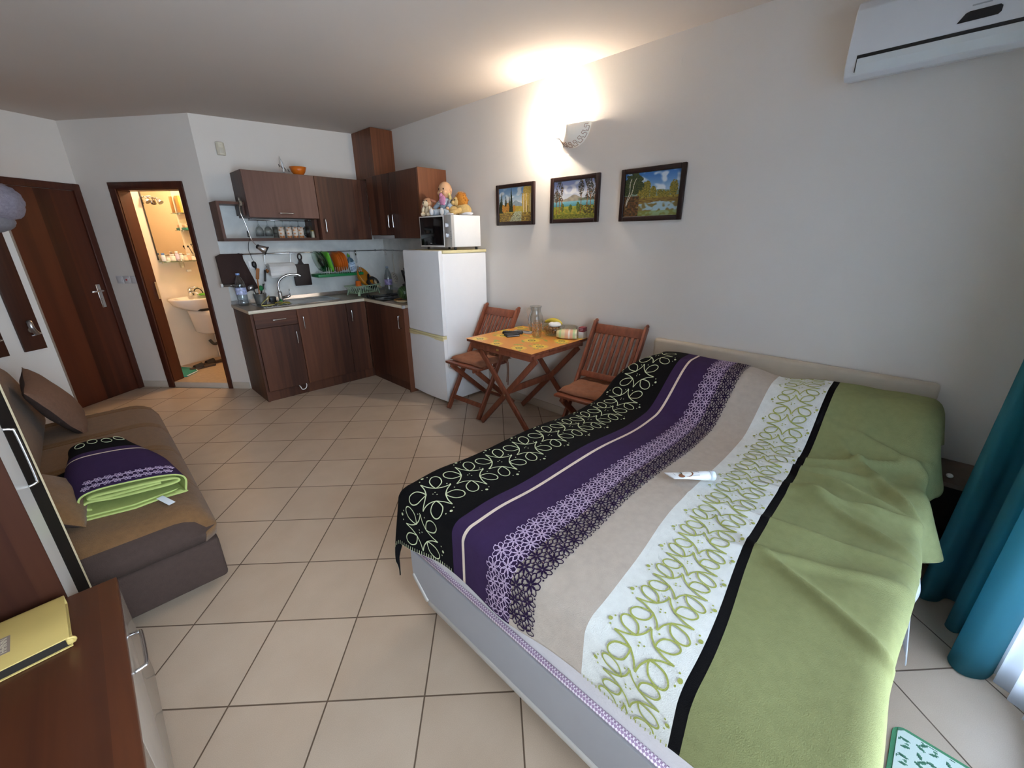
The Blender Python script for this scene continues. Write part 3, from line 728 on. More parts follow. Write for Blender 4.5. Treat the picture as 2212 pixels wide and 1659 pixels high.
# inset sink and tap
sk = thing('kitchen_sink', 'stainless steel inset sink with drainer in the worktop', 'sink', (1.5, 4.6, ZT))
mb = MB(); x0, x1, y0, y1 = 1.13, 1.90, 4.385, 4.80
def rr(x0, x1, y0, y1, r, z, n=5):
    P = []
    for cx, cy, a in ((x1-r, y1-r, 0), (x0+r, y1-r, 90), (x0+r, y0+r, 180), (x1-r, y0+r, 270)):
        for k in range(n + 1): t = math.radians(a + 90*k/n); P.append((cx + r*math.cos(t), cy + r*math.sin(t), z))
    return P
def loft(mb, loops, mi=0, cap0=False, cap1=True, smooth=True):
    R = [[mb.bm.verts.new(p) for p in l] for l in loops]; n = len(R[0])
    for a, b in zip(R[:-1], R[1:]):
        for k in range(n):
            f = mb.bm.faces.new((a[k], a[(k+1) % n], b[(k+1) % n], b[k])); f.smooth = smooth; f.material_index = mi
    if cap0: f = mb.bm.faces.new(R[0]); f.material_index = mi
    if cap1: f = mb.bm.faces.new(R[-1]); f.material_index = mi
loft(mb, [rr(x0, x1, y0, y1, .03, ZT + .0005), rr(x0, x1, y0, y1, .03, ZT + .004), rr(x0+.012, x1-.012, y0+.012, y1-.012, .03, ZT + .0045), rr(x0+.02, x1-.02, y0+.02, y1-.02, .03, ZT + .001)], cap1=False)
# drainer left of the bowl, bowl on the right
xb = 1.47
P = rr(x0+.02, x1-.02, y0+.02, y1-.02, .03, ZT + .001); mb.face(P)
mb.build('rim', M_STEEL, sk)
mb = MB(); loft(mb, [rr(xb, x1-.03, y0+.03, y1-.06, .06, ZT + .0015), rr(xb+.01, x1-.04, y0+.04, y1-.07, .06, ZT + .003), rr(xb+.015, x1-.045, y0+.045, y1-.075, .06, ZT + .0012)], cap1=True); mb.build('bowl', mat('steel_bowl', '8b8b8e', .22, 1., var=.05, scale=8), sk)
mb = MB()
for k in range(6): mb.tube([(1.19 + k*.045, y0+.05, ZT + .002), (1.19 + k*.045, y1-.09, ZT + .002)], .004, 0, 6)
mb.build('drainer_ribs', M_STEEL, sk)
tp = thing('kitchen_tap', 'tall chrome mixer tap with a curved spout behind the sink', 'tap', (1.405, 4.72, ZT + .001))
mb = MB(); mb.lathe([(.027, 0), (.027, .006), (.022, .01), (.021, .085), (.018, .095), (.012, .1)], (1.405, 4.72, ZT + .0055), 0, 20); mb.build('body', M_CHROME, tp)
mb = MB(); mb.tube(catmull([(1.405, 4.72, .98), (1.402, 4.72, 1.05), (1.42, 4.715, 1.10), (1.465, 4.70, 1.14), (1.53, 4.68, 1.158), (1.59, 4.66, 1.152), (1.615, 4.652, 1.135)], 6), .0115, 0, 12); mb.build('spout', M_CHROME, tp)
mb = MB(); mb.tube([(1.42, 4.71, .93), (1.475, 4.69, .942), (1.492, 4.685, .95)], [.016, .014, .012], 0, 12); mb.tube([(1.487, 4.687, .945), (1.49, 4.685, 1.015)], [.006, .004], 0, 8); mb.build('lever', M_CHROME, tp)
# rail along the two walls with hooks
rl = thing('hanging_rail', 'chrome hanging rail running along the marble splashback round the corner', 'rail', (1.8, 4.86, 1.36))
mb = MB(); mb.tube([(.985, 4.835, 1.362), (2.66, 4.835, 1.362)], .006, 0, 10); mb.tube([(2.685, 4.815, 1.362), (2.685, 3.56, 1.362)], .006, 0, 10); mb.tube(catmull([(2.66, 4.835, 1.362), (2.68, 4.83, 1.362), (2.685, 4.815, 1.362)], 5), .006, 0, 10); mb.build('rod', M_CHROME, rl)
for x in (1.15, 1.95, 2.6):
    mb = MB(); mb.tube([(x, 4.8735, 1.362), (x, 4.838, 1.362)], .005, 0, 8); mb.tube([(x, 4.8738, 1.362), (x, 4.869, 1.362)], .012, 0, 12); mb.build('bracket', M_CHROME, rl)
mb = MB(); mb.tube([(2.7185, 3.7, 1.362), (2.688, 3.7, 1.362)], .005, 0, 8); mb.tube([(2.7188, 3.7, 1.362), (2.713, 3.7, 1.362)], .012, 0, 12); mb.build('bracket', M_CHROME, rl)
def s_hook(x, y, z, ax, lab):
    mb = MB(); d = Vector(ax)
    pts = [Vector((x, y, z)) + d*a + Vector((0, 0, b)) for a, b in ((.009, -.006), (.009, .003), (0, .0095), (-.009, .003), (-.006, -.02), (.004, -.035), (.006, -.048), (-.004, -.056), (-.014, -.048))]
    mb.tube(catmull(pts, 4), .0018, 0, 6); return solo(mb, 'hook', M_CHROME, lab, 'hook', (x, y, z - .05), 'hooks on the chrome rail')
s_hook(2.685, 4.78, 1.362, (1, 0, 0), 'empty chrome hook on the rail right of the corner, beside the white skimmer')
s_hook(2.685, 4.605, 1.362, (1, 0, 0), 'chrome hook on the rail that carries the white skimmer')
# brown towel over the rail
mb = MB()
def cloth_strip(mb, xa, xb_, ztopf, zbotf, yf, n=16, m=18, mi=0, th=.004):
    V = [[None]*(m+1) for _ in range(n+1)]; W = [[None]*(m+1) for _ in range(n+1)]
    for i in range(n+1):
        for j in range(m+1):
            u, v = i/n, j/m; x = xa + (xb_-xa)*u; z = ztopf(u) + (zbotf(u)-ztopf(u))*v; y = yf(u, v)
            xs = x if not callable(xa) else x
            V[i][j] = mb.bm.verts.new((x, y, z)); W[i][j] = mb.bm.verts.new((x, y + th, z))
    for i in range(n):
        for j in range(m):
            f = mb.bm.faces.new((V[i][j], V[i+1][j], V[i+1][j+1], V[i][j+1])); f.smooth = True; f.material_index = mi
            f = mb.bm.faces.new((W[i][j], W[i][j+1], W[i+1][j+1], W[i+1][j])); f.smooth = True; f.material_index = mi
    for i in range(n):
        for j in (0, m): f = mb.bm.faces.new((V[i][j], V[i+1][j], W[i+1][j], W[i][j])); f.material_index = mi
    for j in range(m):
        for i in (0, n): f = mb.bm.faces.new((V[i][j], V[i][j+1], W[i][j+1], W[i][j])); f.material_index = mi
cloth_strip(mb, .942, 1.168, lambda u: 1.369 - .02*gauss(u, 0, .12), lambda u: 1.092 - .006*math.sin(u*9), lambda u, v: 4.822 - .008*math.sin(u*7+1)*v - .012*v)
cloth_strip(mb, .985, 1.175, lambda u: 1.369, lambda u: 1.07 - .05*u, lambda u, v: 4.846 + .004*math.sin(u*9)*v)
# the long corner tail falls to the right
mb.prism([(1.160, 4.838, 1.366), (1.255, 4.836, 1.03), (1.20, 4.842, 1.02), (1.10, 4.846, .985), (1.04, 4.846, 1.08)], (0, .005, 0), 0, .001)
for i in range(2): mb.tube([(1.135 + .02*i, 4.8205, 1.368), (1.142 + .02*i, 4.806, 1.10)], .0012, 0, 5)
tw = solo(mb, 'towel', M_TOWEL, 'dark brown towel hanging from the rail at the left end of the splashback', 'towel', (1.06, 4.83, 1.0))
mb = MB(); mb.tube([(.945, 4.80, 1.083), (1.11, 4.80, 1.075)], .012, 1, 12); mb.tube([(.925, 4.80, 1.0835), (.945, 4.80, 1.083)], .019, 0, 14)
mb.tube([(1.108, 4.80, 1.075), (1.108, 4.868, 1.075)], .007, 1, 8); mb.tube([(1.108, 4.866, 1.075), (1.108, 4.8735, 1.075)], .016, 1, 12)
solo(mb, 'towel_bar', [M_WHITEP, mat('bar_smoky', '6a625c', .15, .3, var=.02)], 'short smoky towel bar with a white end cap below the brown towel', 'towel bar', (1.02, 4.8, 1.06))
# sockets, plug and clip lamp
so = thing('socket', 'white double wall socket on the splashback behind the black plug', 'socket', (1.255, 4.873, 1.22))
mb = MB(); mb.box((1.215, 4.866, 1.215), (1.295, 4.874, 1.295), bev=.004); mb.build('plate', M_WHITEP, so)
mb = MB(); mb.tube([(1.255, 4.868, 1.255), (1.255, 4.862, 1.255)], [.021, .021], 0, 20); mb.build('socket_ring', M_WHITEP, so)
pg = thing('power_plug', 'black plug with cord plugged into the wall socket', 'plug', (1.262, 4.845, 1.23))
mb = MB(); mb.blob((1.258, 4.842, 1.262), (.021, .018, .030), e=(.7, .8)); mb.tube([(1.265, 4.84, 1.236), (1.272, 4.842, 1.205)], [.010, .006], 0, 10); mb.build('body', M_BLACK, pg)
mb = MB(); mb.tube(catmull([(1.258, 4.835, 1.29), (1.245, 4.828, 1.33), (1.24, 4.822, 1.36), (1.225, 4.80, 1.40), (1.21, 4.70, 1.46), (1.203, 4.60, 1.50)], 5), .0025, 0, 6); mb.build('cord', M_BLACK, pg)
lp = thing('clip_lamp', 'small chrome clip-on lamp with a bent neck on the open shelf', 'lamp', (1.19, 4.612, 1.80))
mb = MB(); mb.box((1.172, 4.590, 1.8235), (1.202, 4.66, 1.829), bev=.002); mb.box((1.172, 4.590, 1.786), (1.202, 4.66, 1.7915), bev=.002); mb.box((1.174, 4.584, 1.786), (1.200, 4.592, 1.829), bev=.002); mb.tube([(1.187, 4.63, 1.76), (1.187, 4.63, 1.79)], .005, 0, 8); mb.tube([(1.187, 4.63, 1.756), (1.187, 4.63, 1.762)], .012, 0, 10)
mb.box((1.177, 4.600, 1.829), (1.197, 4.612, 1.856), bev=.003); mb.build('clamp', mat('clamp_bronze', '6f655a', .45, .7, var=.05), lp)
mb = MB(); mb.tube(catmull([(1.182, 4.586, 1.81), (1.166, 4.57, 1.775), (1.164, 4.56, 1.717), (1.179, 4.56, 1.655), (1.193, 4.56, 1.58), (1.199, 4.555, 1.525), (1.207, 4.55, 1.49), (1.222, 4.535, 1.455), (1.237, 4.52, 1.436)], 5), .0042, 0, 8); mb.build('neck', M_CHROME, lp)
hd = Vector((.80, -.25, -.50)).normalized(); Mh = Vector((0, 0, 1)).rotation_difference(hd).to_matrix().to_4x4()
mb = MB(); mb.lathe([(.012, -.012), (.020, 0), (.024, .02), (.040, .075), (.0385, .075), (.022, .02), (.0, .012)], (1.237, 4.52, 1.434), 0, 22, Mh); mb.build('shade', M_STEEL, lp)
mb = MB(); mb.lathe([(.0405, .071), (.0425, .073), (.0425, .078), (.0400, .078)], (1.237, 4.52, 1.434), 0, 22, Mh, cap=False); mb.lathe([(.010, -.016), (.021, -.008), (.0215, .002), (.010, -.004)], (1.237, 4.52, 1.434), 0, 18, Mh); mb.build('shade_rim', M_BLACK, lp)
mb = MB(); mb.box((1.186, 4.575, 1.518), (1.206, 4.59, 1.572), bev=.005); mb.build('switch', M_BLACK, lp)
# glass rack with hung stem glasses
gr = thing('glass_rack', 'chrome rack under the flip-up cabinet that holds the upturned glasses', 'rack', (1.55, 4.7, 1.688))
for y in (4.675, 4.715, 4.755):
    mb = MB(); mb.tube([(1.26, y, 1.672), (1.82, y, 1.672)], .003, 0, 6)
    for x in (1.27, 1.81): mb.tube([(x, y, 1.6725), (x, y, 1.6895)], .003, 0, 6)
    mb.build('rail', M_CHROME, gr)
def stem_glass(x, y, big, lab):
    g = MB(); z = 1.676; s = 1.0 if big else .86
    R = (.036, .030)[0 if big else 1]
    prof = [(.0005, 0), (.033, -.001), (.033, -.003), (.006, -.006), (.004, -.02), (.004, -.040), (.010, -.052), (R*.8, -.075), (R*1.05, -.10), (R, -.150*s), (R - .0012, -.150*s), (R*1.05 - .0015, -.10), (R*.8 - .0015, -.077), (.0005, -.057)]
    g.lathe(prof, (x, y, z), 0, 20); return solo(g, 'wine_glass', M_GLASS, lab, 'glass', (x, y, z - .15), 'stem glasses hung under the flip-up cabinet')
for i, x in enumerate((1.331, 1.409, 1.48, 1.553, 1.626, 1.698, 1.773)):
    stem_glass(x, 4.715, i < 2, '%s stem glass from the left hung upside down under the flip-up cabinet' % ORD[i])
mp, nt, b = new_mat('printed_glass'); b.inputs['Roughness'].default_value = .08; b.inputs['Alpha'].default_value = .72
tc = N(nt, 'ShaderNodeTexCoord'); v = N(nt, 'ShaderNodeTexVoronoi'); v.inputs['Scale'].default_value = 38; r = N(nt, 'ShaderNodeValToRGB')
for k, (p, cc) in enumerate(((0., 'b8452a'), (.34, 'd98f4e'), (.55, 'efe6da'))):
    e = r.color_ramp.elements[k] if k < 2 else r.color_ramp.elements.new(p)
    e.position = p; e.color = (*lin(cc), 1)
L(nt, tc, 'Object', v, 'Vector'); L(nt, v, 'Distance', r, 'Fac'); L(nt, r, 'Color', b, 'Base Color'); M_PRG2 = mp
for i, x in enumerate((1.455, 1.505, 1.575, 1.635, 1.69)):
    g = MB(); rr_ = .028; g.lathe([(.0005, 0), (.025, 0), (rr_, .10), (rr_ - .002, .10), (.023, .006), (.0005, .005)], (x, 4.65, 1.5103), 0, 18)
    solo(g, 'tumbler', M_PRG2 if i else M_GLASS, ('%s orange-printed tumbler from the left standing on the open shelf' % ORD[i-1]) if i else 'small clear tumbler left of the printed ones on the open shelf', 'glass', (x, 4.65, 1.5103), 'tumblers on the open shelf')
mg = thing('glass_mug', 'clear glass mug with a dark handle on the open shelf beside the jar', 'mug', (1.77, 4.66, 1.5103))
g = MB(); g.lathe([(.0005, 0), (.030, 0), (.034, .11), (.032, .11), (.028, .006), (.0005, .005)], (1.77, 4.66, 1.5103), 0, 20); g.build('cup', M_GLASS, mg)
g = MB(); g.tube(catmull([(1.737, 4.65, 1.605), (1.718, 4.64, 1.60), (1.714, 4.64, 1.565), (1.722, 4.642, 1.535), (1.739, 4.65, 1.53)], 5), .0045, 0, 8); g.build('handle', M_BLACK, mg)
jr = thing('spice_jar', 'small glass jar with a gold lid at the right end of the open shelf', 'jar', (1.808, 4.68, 1.5103))
g = MB(); g.lathe([(.0005, 0), (.018, 0), (.019, .004), (.019, .062), (.0005, .062)], (1.805, 4.66, 1.5103), 0, 18); g.build('body', mat('jar_pale', 'b9b6a4', .15, var=.1), jr)
g = MB(); g.lathe([(.0005, .0625), (.020, .0625), (.020, .073), (.0005, .0735)], (1.805, 4.66, 1.5103), 0, 18); g.build('lid', M_GOLD, jr)
# kitchen roll in its hanging holder
kr = thing('paper_towel_holder', 'white wire-hung paper towel holder below the chrome rail', 'paper towel holder', (1.48, 4.81, 1.13))
mb = MB()
for xa in (1.36, 1.605): mb.tube(catmull([(xa - .006, 4.845, 1.358), (xa, 4.835, 1.3705), (xa + .003, 4.826, 1.36), (xa - .004, 4.826, 1.30), (xa - .008, 4.824, 1.252), (xa - .004, 4.81, 1.235), (xa, 4.80, 1.20)], 4), .0025, 0, 6)
mb.tube([(1.35, 4.824, 1.252), (1.60, 4.824, 1.254)], .0025, 0, 6); mb.build('frame', M_CHROME, kr)
mb = MB(); mb.tube([(1.352, 4.80, 1.195), (1.628, 4.80, 1.197)], .008, 0, 10); mb.tube([(1.346, 4.80, 1.195), (1.356, 4.80, 1.195)], .021, 0, 14); mb.build('spindle', M_WOODL, kr)
mb = MB(); mb.prism([(1.375, 4.845, 1.268), (1.375, 4.80, 1.263), (1.375, 4.762, 1.235), (1.375, 4.765, 1.23), (1.375, 4.80, 1.256), (1.375, 4.845, 1.262)], (.245, 0, 0), 0, .001); mb.build('cover', M_WHITEP, kr)
mb = MB(); mb.tube([(1.369, 4.80, 1.196), (1.622, 4.80, 1.198)], .048, 0, 28); mb.prism([(1.369, 4.757, 1.185), (1.369, 4.752, 1.15), (1.369, 4.765, 1.128), (1.369, 4.7665, 1.129), (1.369, 4.754, 1.151), (1.369, 4.759, 1.185)], (.245, 0, 0)); mb.build('paper_roll', M_PAPER, kr)
# black board, knife
mb = MB(); mb.box((1.612, 4.832, 1.022), (1.785, 4.846, 1.245), bev=.006)
mb.prism([(1.668, 4.833, 1.24), (1.735, 4.833, 1.24), (1.718, 4.833, 1.27), (1.715, 4.833, 1.29), (1.688, 4.833, 1.29), (1.685, 4.833, 1.27)], (0, .012, 0), 0, .002)
mb.tube([Vector((1.701, 4.839, 1.318)) + Vector((.019*math.cos(a*PI/10), 0, .030*math.sin(a*PI/10))) for a in range(20)], .0075, 0, 8, closed=True)
for v_ in mb.bm.verts: v_.co.y += .0
cb = solo(mb, 'chopping_board', M_IRON, 'black chopping board with an eyelet handle hanging from the rail above the sink', 'chopping board', (1.70, 4.84, 1.01))
kn = thing('hanging_knife', 'black-handled knife hanging left of the paper towel roll', 'knife', (1.33, 4.826, 1.04))
mb = MB(); mb.bar((1.341, 4.826, 1.205), (1.322, 4.826, 1.092), .018, .012, bev=.005, up=(0, 1, 0)); mb.build('handle', M_BLACK, kn)
mb = MB(); mb.prism([(1.330, 4.825, 1.092), (1.312, 4.825, 1.092), (1.310, 4.825, 1.02), (1.318, 4.825, 1.0)], (0, .0015, 0)); mb.tube([(1.342, 4.826, 1.205), (1.347, 4.827, 1.24), (1.350, 4.83, 1.365)], .0012, 0, 5); mb.build('blade', M_STEEL, kn)
# wall dish rack with plates
dr = thing('wall_dish_rack', 'green dish rack with white wires hanging on the splashback', 'dish rack', (2.05, 4.76, 1.10))
mb = MB(); mb.box((1.80, 4.655, 1.108), (2.30, 4.845, 1.116), bev=.003)
for a, b_ in (((1.795, 4.65, 1.106), (2.305, 4.662, 1.136)), ((1.795, 4.84, 1.106), (2.305, 4.852, 1.136)), ((1.795, 4.662, 1.106), (1.807, 4.84, 1.136)), ((2.293, 4.662, 1.106), (2.305, 4.84, 1.136))): mb.box(a, b_, bev=.003)
mb.build('tray', M_DGREEN, dr)
for k in range(17):
    x = 1.90 + k * .0245
    mb = MB(); mb.tube([(x, 4.675, 1.117), (x, 4.675, 1.205)], .002, 0, 6); mb.tube([(x, 4.82, 1.117), (x, 4.82, 1.205)], .002, 0, 6); mb.build('wire', M_WIRE, dr)
for z in (1.15,):
    mb = MB(); mb.tube([(1.84, 4.6745, z), (2.30, 4.6745, z)], .002, 0, 6); mb.tube([(1.84, 4.8205, z), (2.30, 4.8205, z)], .002, 0, 6); mb.build('wire', M_WIRE, dr)
for x in (1.885, 2.265):
    mb = MB(); mb.tube(catmull([(x, 4.848, 1.12), (x, 4.852, 1.25), (x, 4.848, 1.355), (x, 4.836, 1.3705), (x, 4.826, 1.36)], 5), .003, 0, 6); mb.build('hanger', M_WIRE, dr)
def plate(x, y, z, R, tilt, m, lab, yaw=0., group=None, square=False, depth=.014):
    g = MB(); M = rot('Z', yaw) @ rot('Y', PI/2 - tilt)
    prof = [(.0005, 0), (R*.62, 0), (R*.74, depth*.5), (R, depth), (R, depth + .003), (R*.72, depth*.5 + .004), (R*.6, .004), (.0005, .004)]
    if square:
        def sq(r, h): return [M @ p for p in [Vector(q) for q in rr(-r, r, -r, r, r*.28, h)]]
        loft(g, [[p + Vector((x, y, z)) for p in sq(r, h)] for r, h in ((R*.6, 0), (R, depth), (R, depth + .004), (R*.58, .005))], cap0=True)
    else: g.lathe(prof, (x, y, z), 0, 28, M)
    return solo(g, 'plate', m, lab, 'plate', (x, y, z - R), group)
plate(1.855, 4.762, 1.262, .115, .30, M_DGLASS, 'large green glass plate leaning at the left end of the wall dish rack', .15)
plate(1.885, 4.765, 1.262, .112, .24, glass('glass_plate_grey', 'c4cfc6', add=.12), 'clear glass plate between the green plates in the wall dish rack', .1)
plate(1.925, 4.745, 1.258, .108, .20, M_LIME, 'square bright lime plate in the wall dish rack', .1, None, True)
plate(1.962, 4.77, 1.245, .105, .16, mat('plate_dark_grey', '4a5450', .3, var=.05), 'dark grey plate behind the lime plate in the wall dish rack')
for i in range(5):
    plate(2.022 + i*.0245, 4.765, 1.252 + (.0, -.002, .003, .012, .004)[i], .110 - .002*i, .12, M_ORANGE, '%s orange plate from the left in the wall dish rack' % ORD[i], .05, 'orange plates in the wall dish rack')
bt = thing('detergent_bottle', 'washing-up bottle with a pale label and green cap tilted in the wall dish rack', 'bottle', (2.22, 4.73, 1.12))
Mb = Matrix.Translation((2.238, 4.735, 1.125)) @ rot('Y', -.24)
g = MB(); loft(g, [[Mb @ Vector((a*w_, b_*d_, z)) for a, b_ in [(math.cos(t*PI/10), math.sin(t*PI/10)) for t in range(20)]] for z, w_, d_ in ((0, .036, .024), (.008, .042, .028), (.12, .042, .028), (.155, .032, .022), (.175, .012, .012), (.185, .012, .012))], cap0=True); g.build('body', mat('bottle_teal', '3d5c6c', .3, var=.05), bt)
g = MB(); loft(g, [[Mb @ Vector((a*.0426, b_*.0286, z)) for a, b_ in [(math.cos(-PI*.95 + t*PI*.9/10), math.sin(-PI*.95 + t*PI*.9/10)) for t in range(11)]] for z in (.02, .125)], cap1=False)
lb = g.build('label', mat('label_blue_white', 'c9def2', .4, var=.06), bt)
g = MB()
for z, w_ in ((.112, .8), (.098, .9), (.07, .7), (.058, .9), (.046, .8), (.034, .6)):
    a0 = -PI*.80; a1 = a0 + PI*.6*w_
    loft(g, [[Mb @ Vector((.0430*math.cos(a0 + (a1-a0)*t/6), .0290*math.sin(a0 + (a1-a0)*t/6), zz)) for t in range(7)] for zz in (z, z + .006)], cap1=False)
g.build('label_print', mat('label_ink', '4a6f9c', .5, var=.3, scale=200), lb)
g = MB(); g.lathe([(.0005, .186), (.015, .186), (.014, .20), (.007, .208), (.006, .222), (.0005, .223)], (0, 0, 0), 0, 14, Mb); g.build('cap', M_LIME, bt)
ut = thing('hanging_whisk', 'small steel whisk hanging from the rail right of the dish rack', 'whisk', (2.325, 4.83, 1.22))
g = MB(); g.tube([(2.323, 4.826, 1.372), (2.324, 4.826, 1.315)], [.008, .010], 0, 10); g.build('handle', M_CHROME, ut)
g = MB()
for a in range(3):
    c_, s_ = math.cos(a*PI/3), math.sin(a*PI/3); g.tube(catmull([(2.324, 4.826, 1.318), (2.324 + .014*c_, 4.826 + .014*s_, 1.27), (2.324 + .012*c_, 4.826 + .012*s_, 1.24), (2.324, 4.826, 1.23), (2.324 - .012*c_, 4.826 - .012*s_, 1.24), (2.324 - .014*c_, 4.826 - .014*s_, 1.27), (2.324, 4.826, 1.318)], 4), .0013, 0, 5)
g.build('wires', M_STEEL, ut)
# skimmer on the right wall
sm = thing('skimmer', 'white perforated skimmer with a long handle hanging on the right wall rail', 'skimmer', (2.67, 4.6, 0.96))
M_SKW = mat('enamel_white', 'cbc6bc', .35, var=.03)
g = MB(); g.tube(catmull([(2.678, 4.607, 1.325), (2.676, 4.607, 1.25), (2.676, 4.604, 1.16), (2.668, 4.598, 1.11)], 5), [.007]*16, 0, 8); g.build('handle', M_SKW, sm)
g = MB(); Ms = rot('Y', -PI/2 - .12); g.lathe([(.0005, 0), (.03, .004), (.055, .014), (.07, .030), (.0725, .030), (.057, .011), (.031, .0), (.0005, -.004)], (2.690, 4.595, 1.05), 0, 28, Ms); bo = g.build('bowl', M_SKW, sm)
g = MB()
for rr_, n in ((.0, 1), (.024, 6), (.046, 9)):
    for k in range(n):
        a = 2*PI*k/n + rr_; p = Ms @ Vector((rr_*math.cos(a), rr_*math.sin(a), .002 + rr_*rr_*4 + .0035)); g.tube([Vector((2.690, 4.595, 1.05)) + p - Vector((.0015, 0, 0)), Vector((2.690, 4.595, 1.05)) + p + Vector((.002, 0, 0))], .0058, 0, 10)
g.build('holes', mat('hole_grey', '8a857c', .6, var=0), bo)
# worktop things, left end
wb = thing('water_bottle', 'clear plastic water bottle with blue cap at the left end of the counter', 'bottle', (1.062, 4.70, ZT))
g = MB(); g.lathe([(.0005, 0), (.040, 0), (.046, .008), (.046, .05), (.043, .055), (.046, .06), (.046, .10), (.044, .105), (.046, .11), (.046, .17), (.044, .176), (.046, .182), (.043, .215), (.030, .25), (.016, .28), (.013, .288), (.0005, .288)], (1.062, 4.70, ZT), 0, 24); wbb = g.build('body', M_PET, wb)
g = MB(); g.lathe([(.0465, .108), (.0468, .11), (.0468, .17), (.0465, .172)], (1.062, 4.70, ZT), 0, 24, cap=False); g.build('label', mat('label_water', 'a9b4dd', .35, var=.45, scale=45), wb)
g = MB(); g.lathe([(.0005, .289), (.017, .289), (.017, .306), (.0005, .307)], (1.062, 4.70, ZT), 0, 18); g.build('cap', mat('cap_blue', '86a8e0', .4, var=0), wb)
cr = thing('utensil_crock', 'grey mesh utensil holder on the drainer left of the tap', 'utensil holder', (1.205, 4.66, ZT))
g = MB(); g.lathe([(.0005, .0048), (.045, .0048), (.047, .010), (.058, .105), (.055, .105), (.044, .012), (.0005, .011)], (1.205, 4.66, ZT), 0, 26); g.build('cup', mat('grey_mesh', '6f716e', .5, .5, var=.25, scale=220), cr)
g = MB(); g.tube([Vector((1.205, 4.66, ZT + .105)) + Vector((.0575*math.cos(a*PI/14), .0575*math.sin(a*PI/14), 0)) for a in range(28)], .003, 0, 6, closed=True); g.build('rim', M_STEEL, cr)
def stick(name, p, q, r0, r1, m, lab, cat_, head=None, hm=None):
    t = thing(name, lab, cat_, p); g = MB(); g.tube([p, q], [r0, r1], 0, 8); g.build('handle', m, t)
    if head: g = MB(); head(g, Vector(p), Vector(q)); g.build('head', hm or m, t)
    return t
CZ = ZT + .012
stick('spatula', (1.195, 4.655, CZ), (1.208, 4.64, 1.145), .005, .006, M_WOODL, 'wooden spatula standing upright in the grey utensil holder', 'spatula', lambda g, p, q: g.bar(q - Vector((0, 0, .01)), q + Vector((.022, 0, .09)), .030, .007, up=(0, 1, 0), bev=.003))
stick('ladle', (1.19, 4.67, CZ), (1.148, 4.65, 1.045), .004, .004, M_STEEL, 'steel ladle leaning left in the grey utensil holder', 'ladle', lambda g, p, q: g.blob(q + Vector((-.012, 0, .012)), (.024, .02, .024)))
stick('serving_spoon', (1.20, 4.68, CZ), (1.165, 4.672, 1.035), .004, .0045, M_BLACK, 'black serving spoon beside the ladle in the grey utensil holder', 'spoon', lambda g, p, q: g.blob(q + Vector((-.006, 0, .02)), (.018, .007, .032)))
stick('whisk', (1.215, 4.66, CZ), (1.225, 4.655, 1.03), .005, .007, M_BLACK, 'green-headed brush standing in the grey utensil holder', 'brush', lambda g, p, q: g.blob(q + Vector((0, 0, .018)), (.020, .018, .026)), M_DGREEN)
stick('fork', (1.225, 4.67, CZ), (1.262, 4.66, 1.04), .003, .003, M_STEEL, 'steel fork leaning right in the grey utensil holder', 'fork', lambda g, p, q: [g.tube([q, q + Vector((.004 + k*.004, 0, .045))], .0015, 0, 5) for k in (-1, 0, 1)])
stick('knife', (1.218, 4.675, CZ), (1.246, 4.672, 1.03), .003, .003, M_STEEL, 'black-handled knife leaning right in the grey utensil holder', 'knife', lambda g, p, q: g.bar(q, q + Vector((.012, 0, .055)), .014, .010, up=(0, 1, 0)), M_BLACK)
# cloths, scourer pot, soap bottle
g = MB()
def strip(pts, w, th, mi=0):
    P = catmull([(*p,) for p in pts], 6); n = len(P); d = Vector(w)
    for s_ in (0,):
        A = [g.bm.verts.new(p) for p in P]; B = [g.bm.verts.new(p + d) for p in P]
        A2 = [g.bm.verts.new(p + Vector((0, 0, th))) for p in P]; B2 = [g.bm.verts.new(p + d + Vector((0, 0, th))) for p in P]
        for i in range(n-1):
            for q in ((A[i], A[i+1], B[i+1], B[i]), (A2[i], B2[i], B2[i+1], A2[i+1]), (A[i], A2[i], A2[i+1], A[i+1]), (B[i], B[i+1], B2[i+1], B2[i])):
                f = g.bm.faces.new(q); f.smooth = True; f.material_index = mi
        for i in (0, n-1): f = g.bm.faces.new((A[i], B[i], B2[i], A2[i])); f.material_index = mi
strip([(1.26, 4.45, ZT+.0105), (1.19, 4.445, ZT+.010), (1.148, 4.45, ZT+.013), (1.155, 4.46, ZT+.03), (1.195, 4.47, ZT+.058), (1.228, 4.48, ZT+.085), (1.240, 4.49, ZT+.088), (1.238, 4.50, ZT+.070), (1.215, 4.50, ZT+.040)], (.02, .075, 0), .003)
M_CLOTH = mat('cloth_pale_yellow', 'cfc67e', .95, var=.06, bump=.4, bscale=260)
solo(g, 'dish_cloth', M_CLOTH, 'pale yellow folded dish cloth at the front left of the sink', 'cloth', (1.2, 4.47, ZT + .008))
g = MB(); strip([(1.275, 4.47, ZT+.02), (1.31, 4.455, ZT+.028), (1.34, 4.45, ZT+.022), (1.37, 4.45, ZT+.012), (1.405, 4.452, ZT+.010)], (.01, .055, 0), .004)
strip([(1.40, 4.45, ZT+.016), (1.36, 4.447, ZT+.024), (1.32, 4.45, ZT+.012), (1.29, 4.455, ZT+.012)], (.012, .05, 0), .003)
solo(g, 'sponge_cloth', mat('cloth_mustard', 'a3943f', .95, var=.08, bump=.4, bscale=260), 'crumpled mustard sponge cloth in front of the tap', 'cloth', (1.34, 4.47, ZT + .008))
g = MB(); g.box((1.285, 4.655, ZT + .0055), (1.345, 4.705, ZT + .065), bev=.006); solo(g, 'soap_holder', M_BLACK, 'small black sponge holder between utensil holder and tap', 'holder', (1.315, 4.68, ZT + .005))
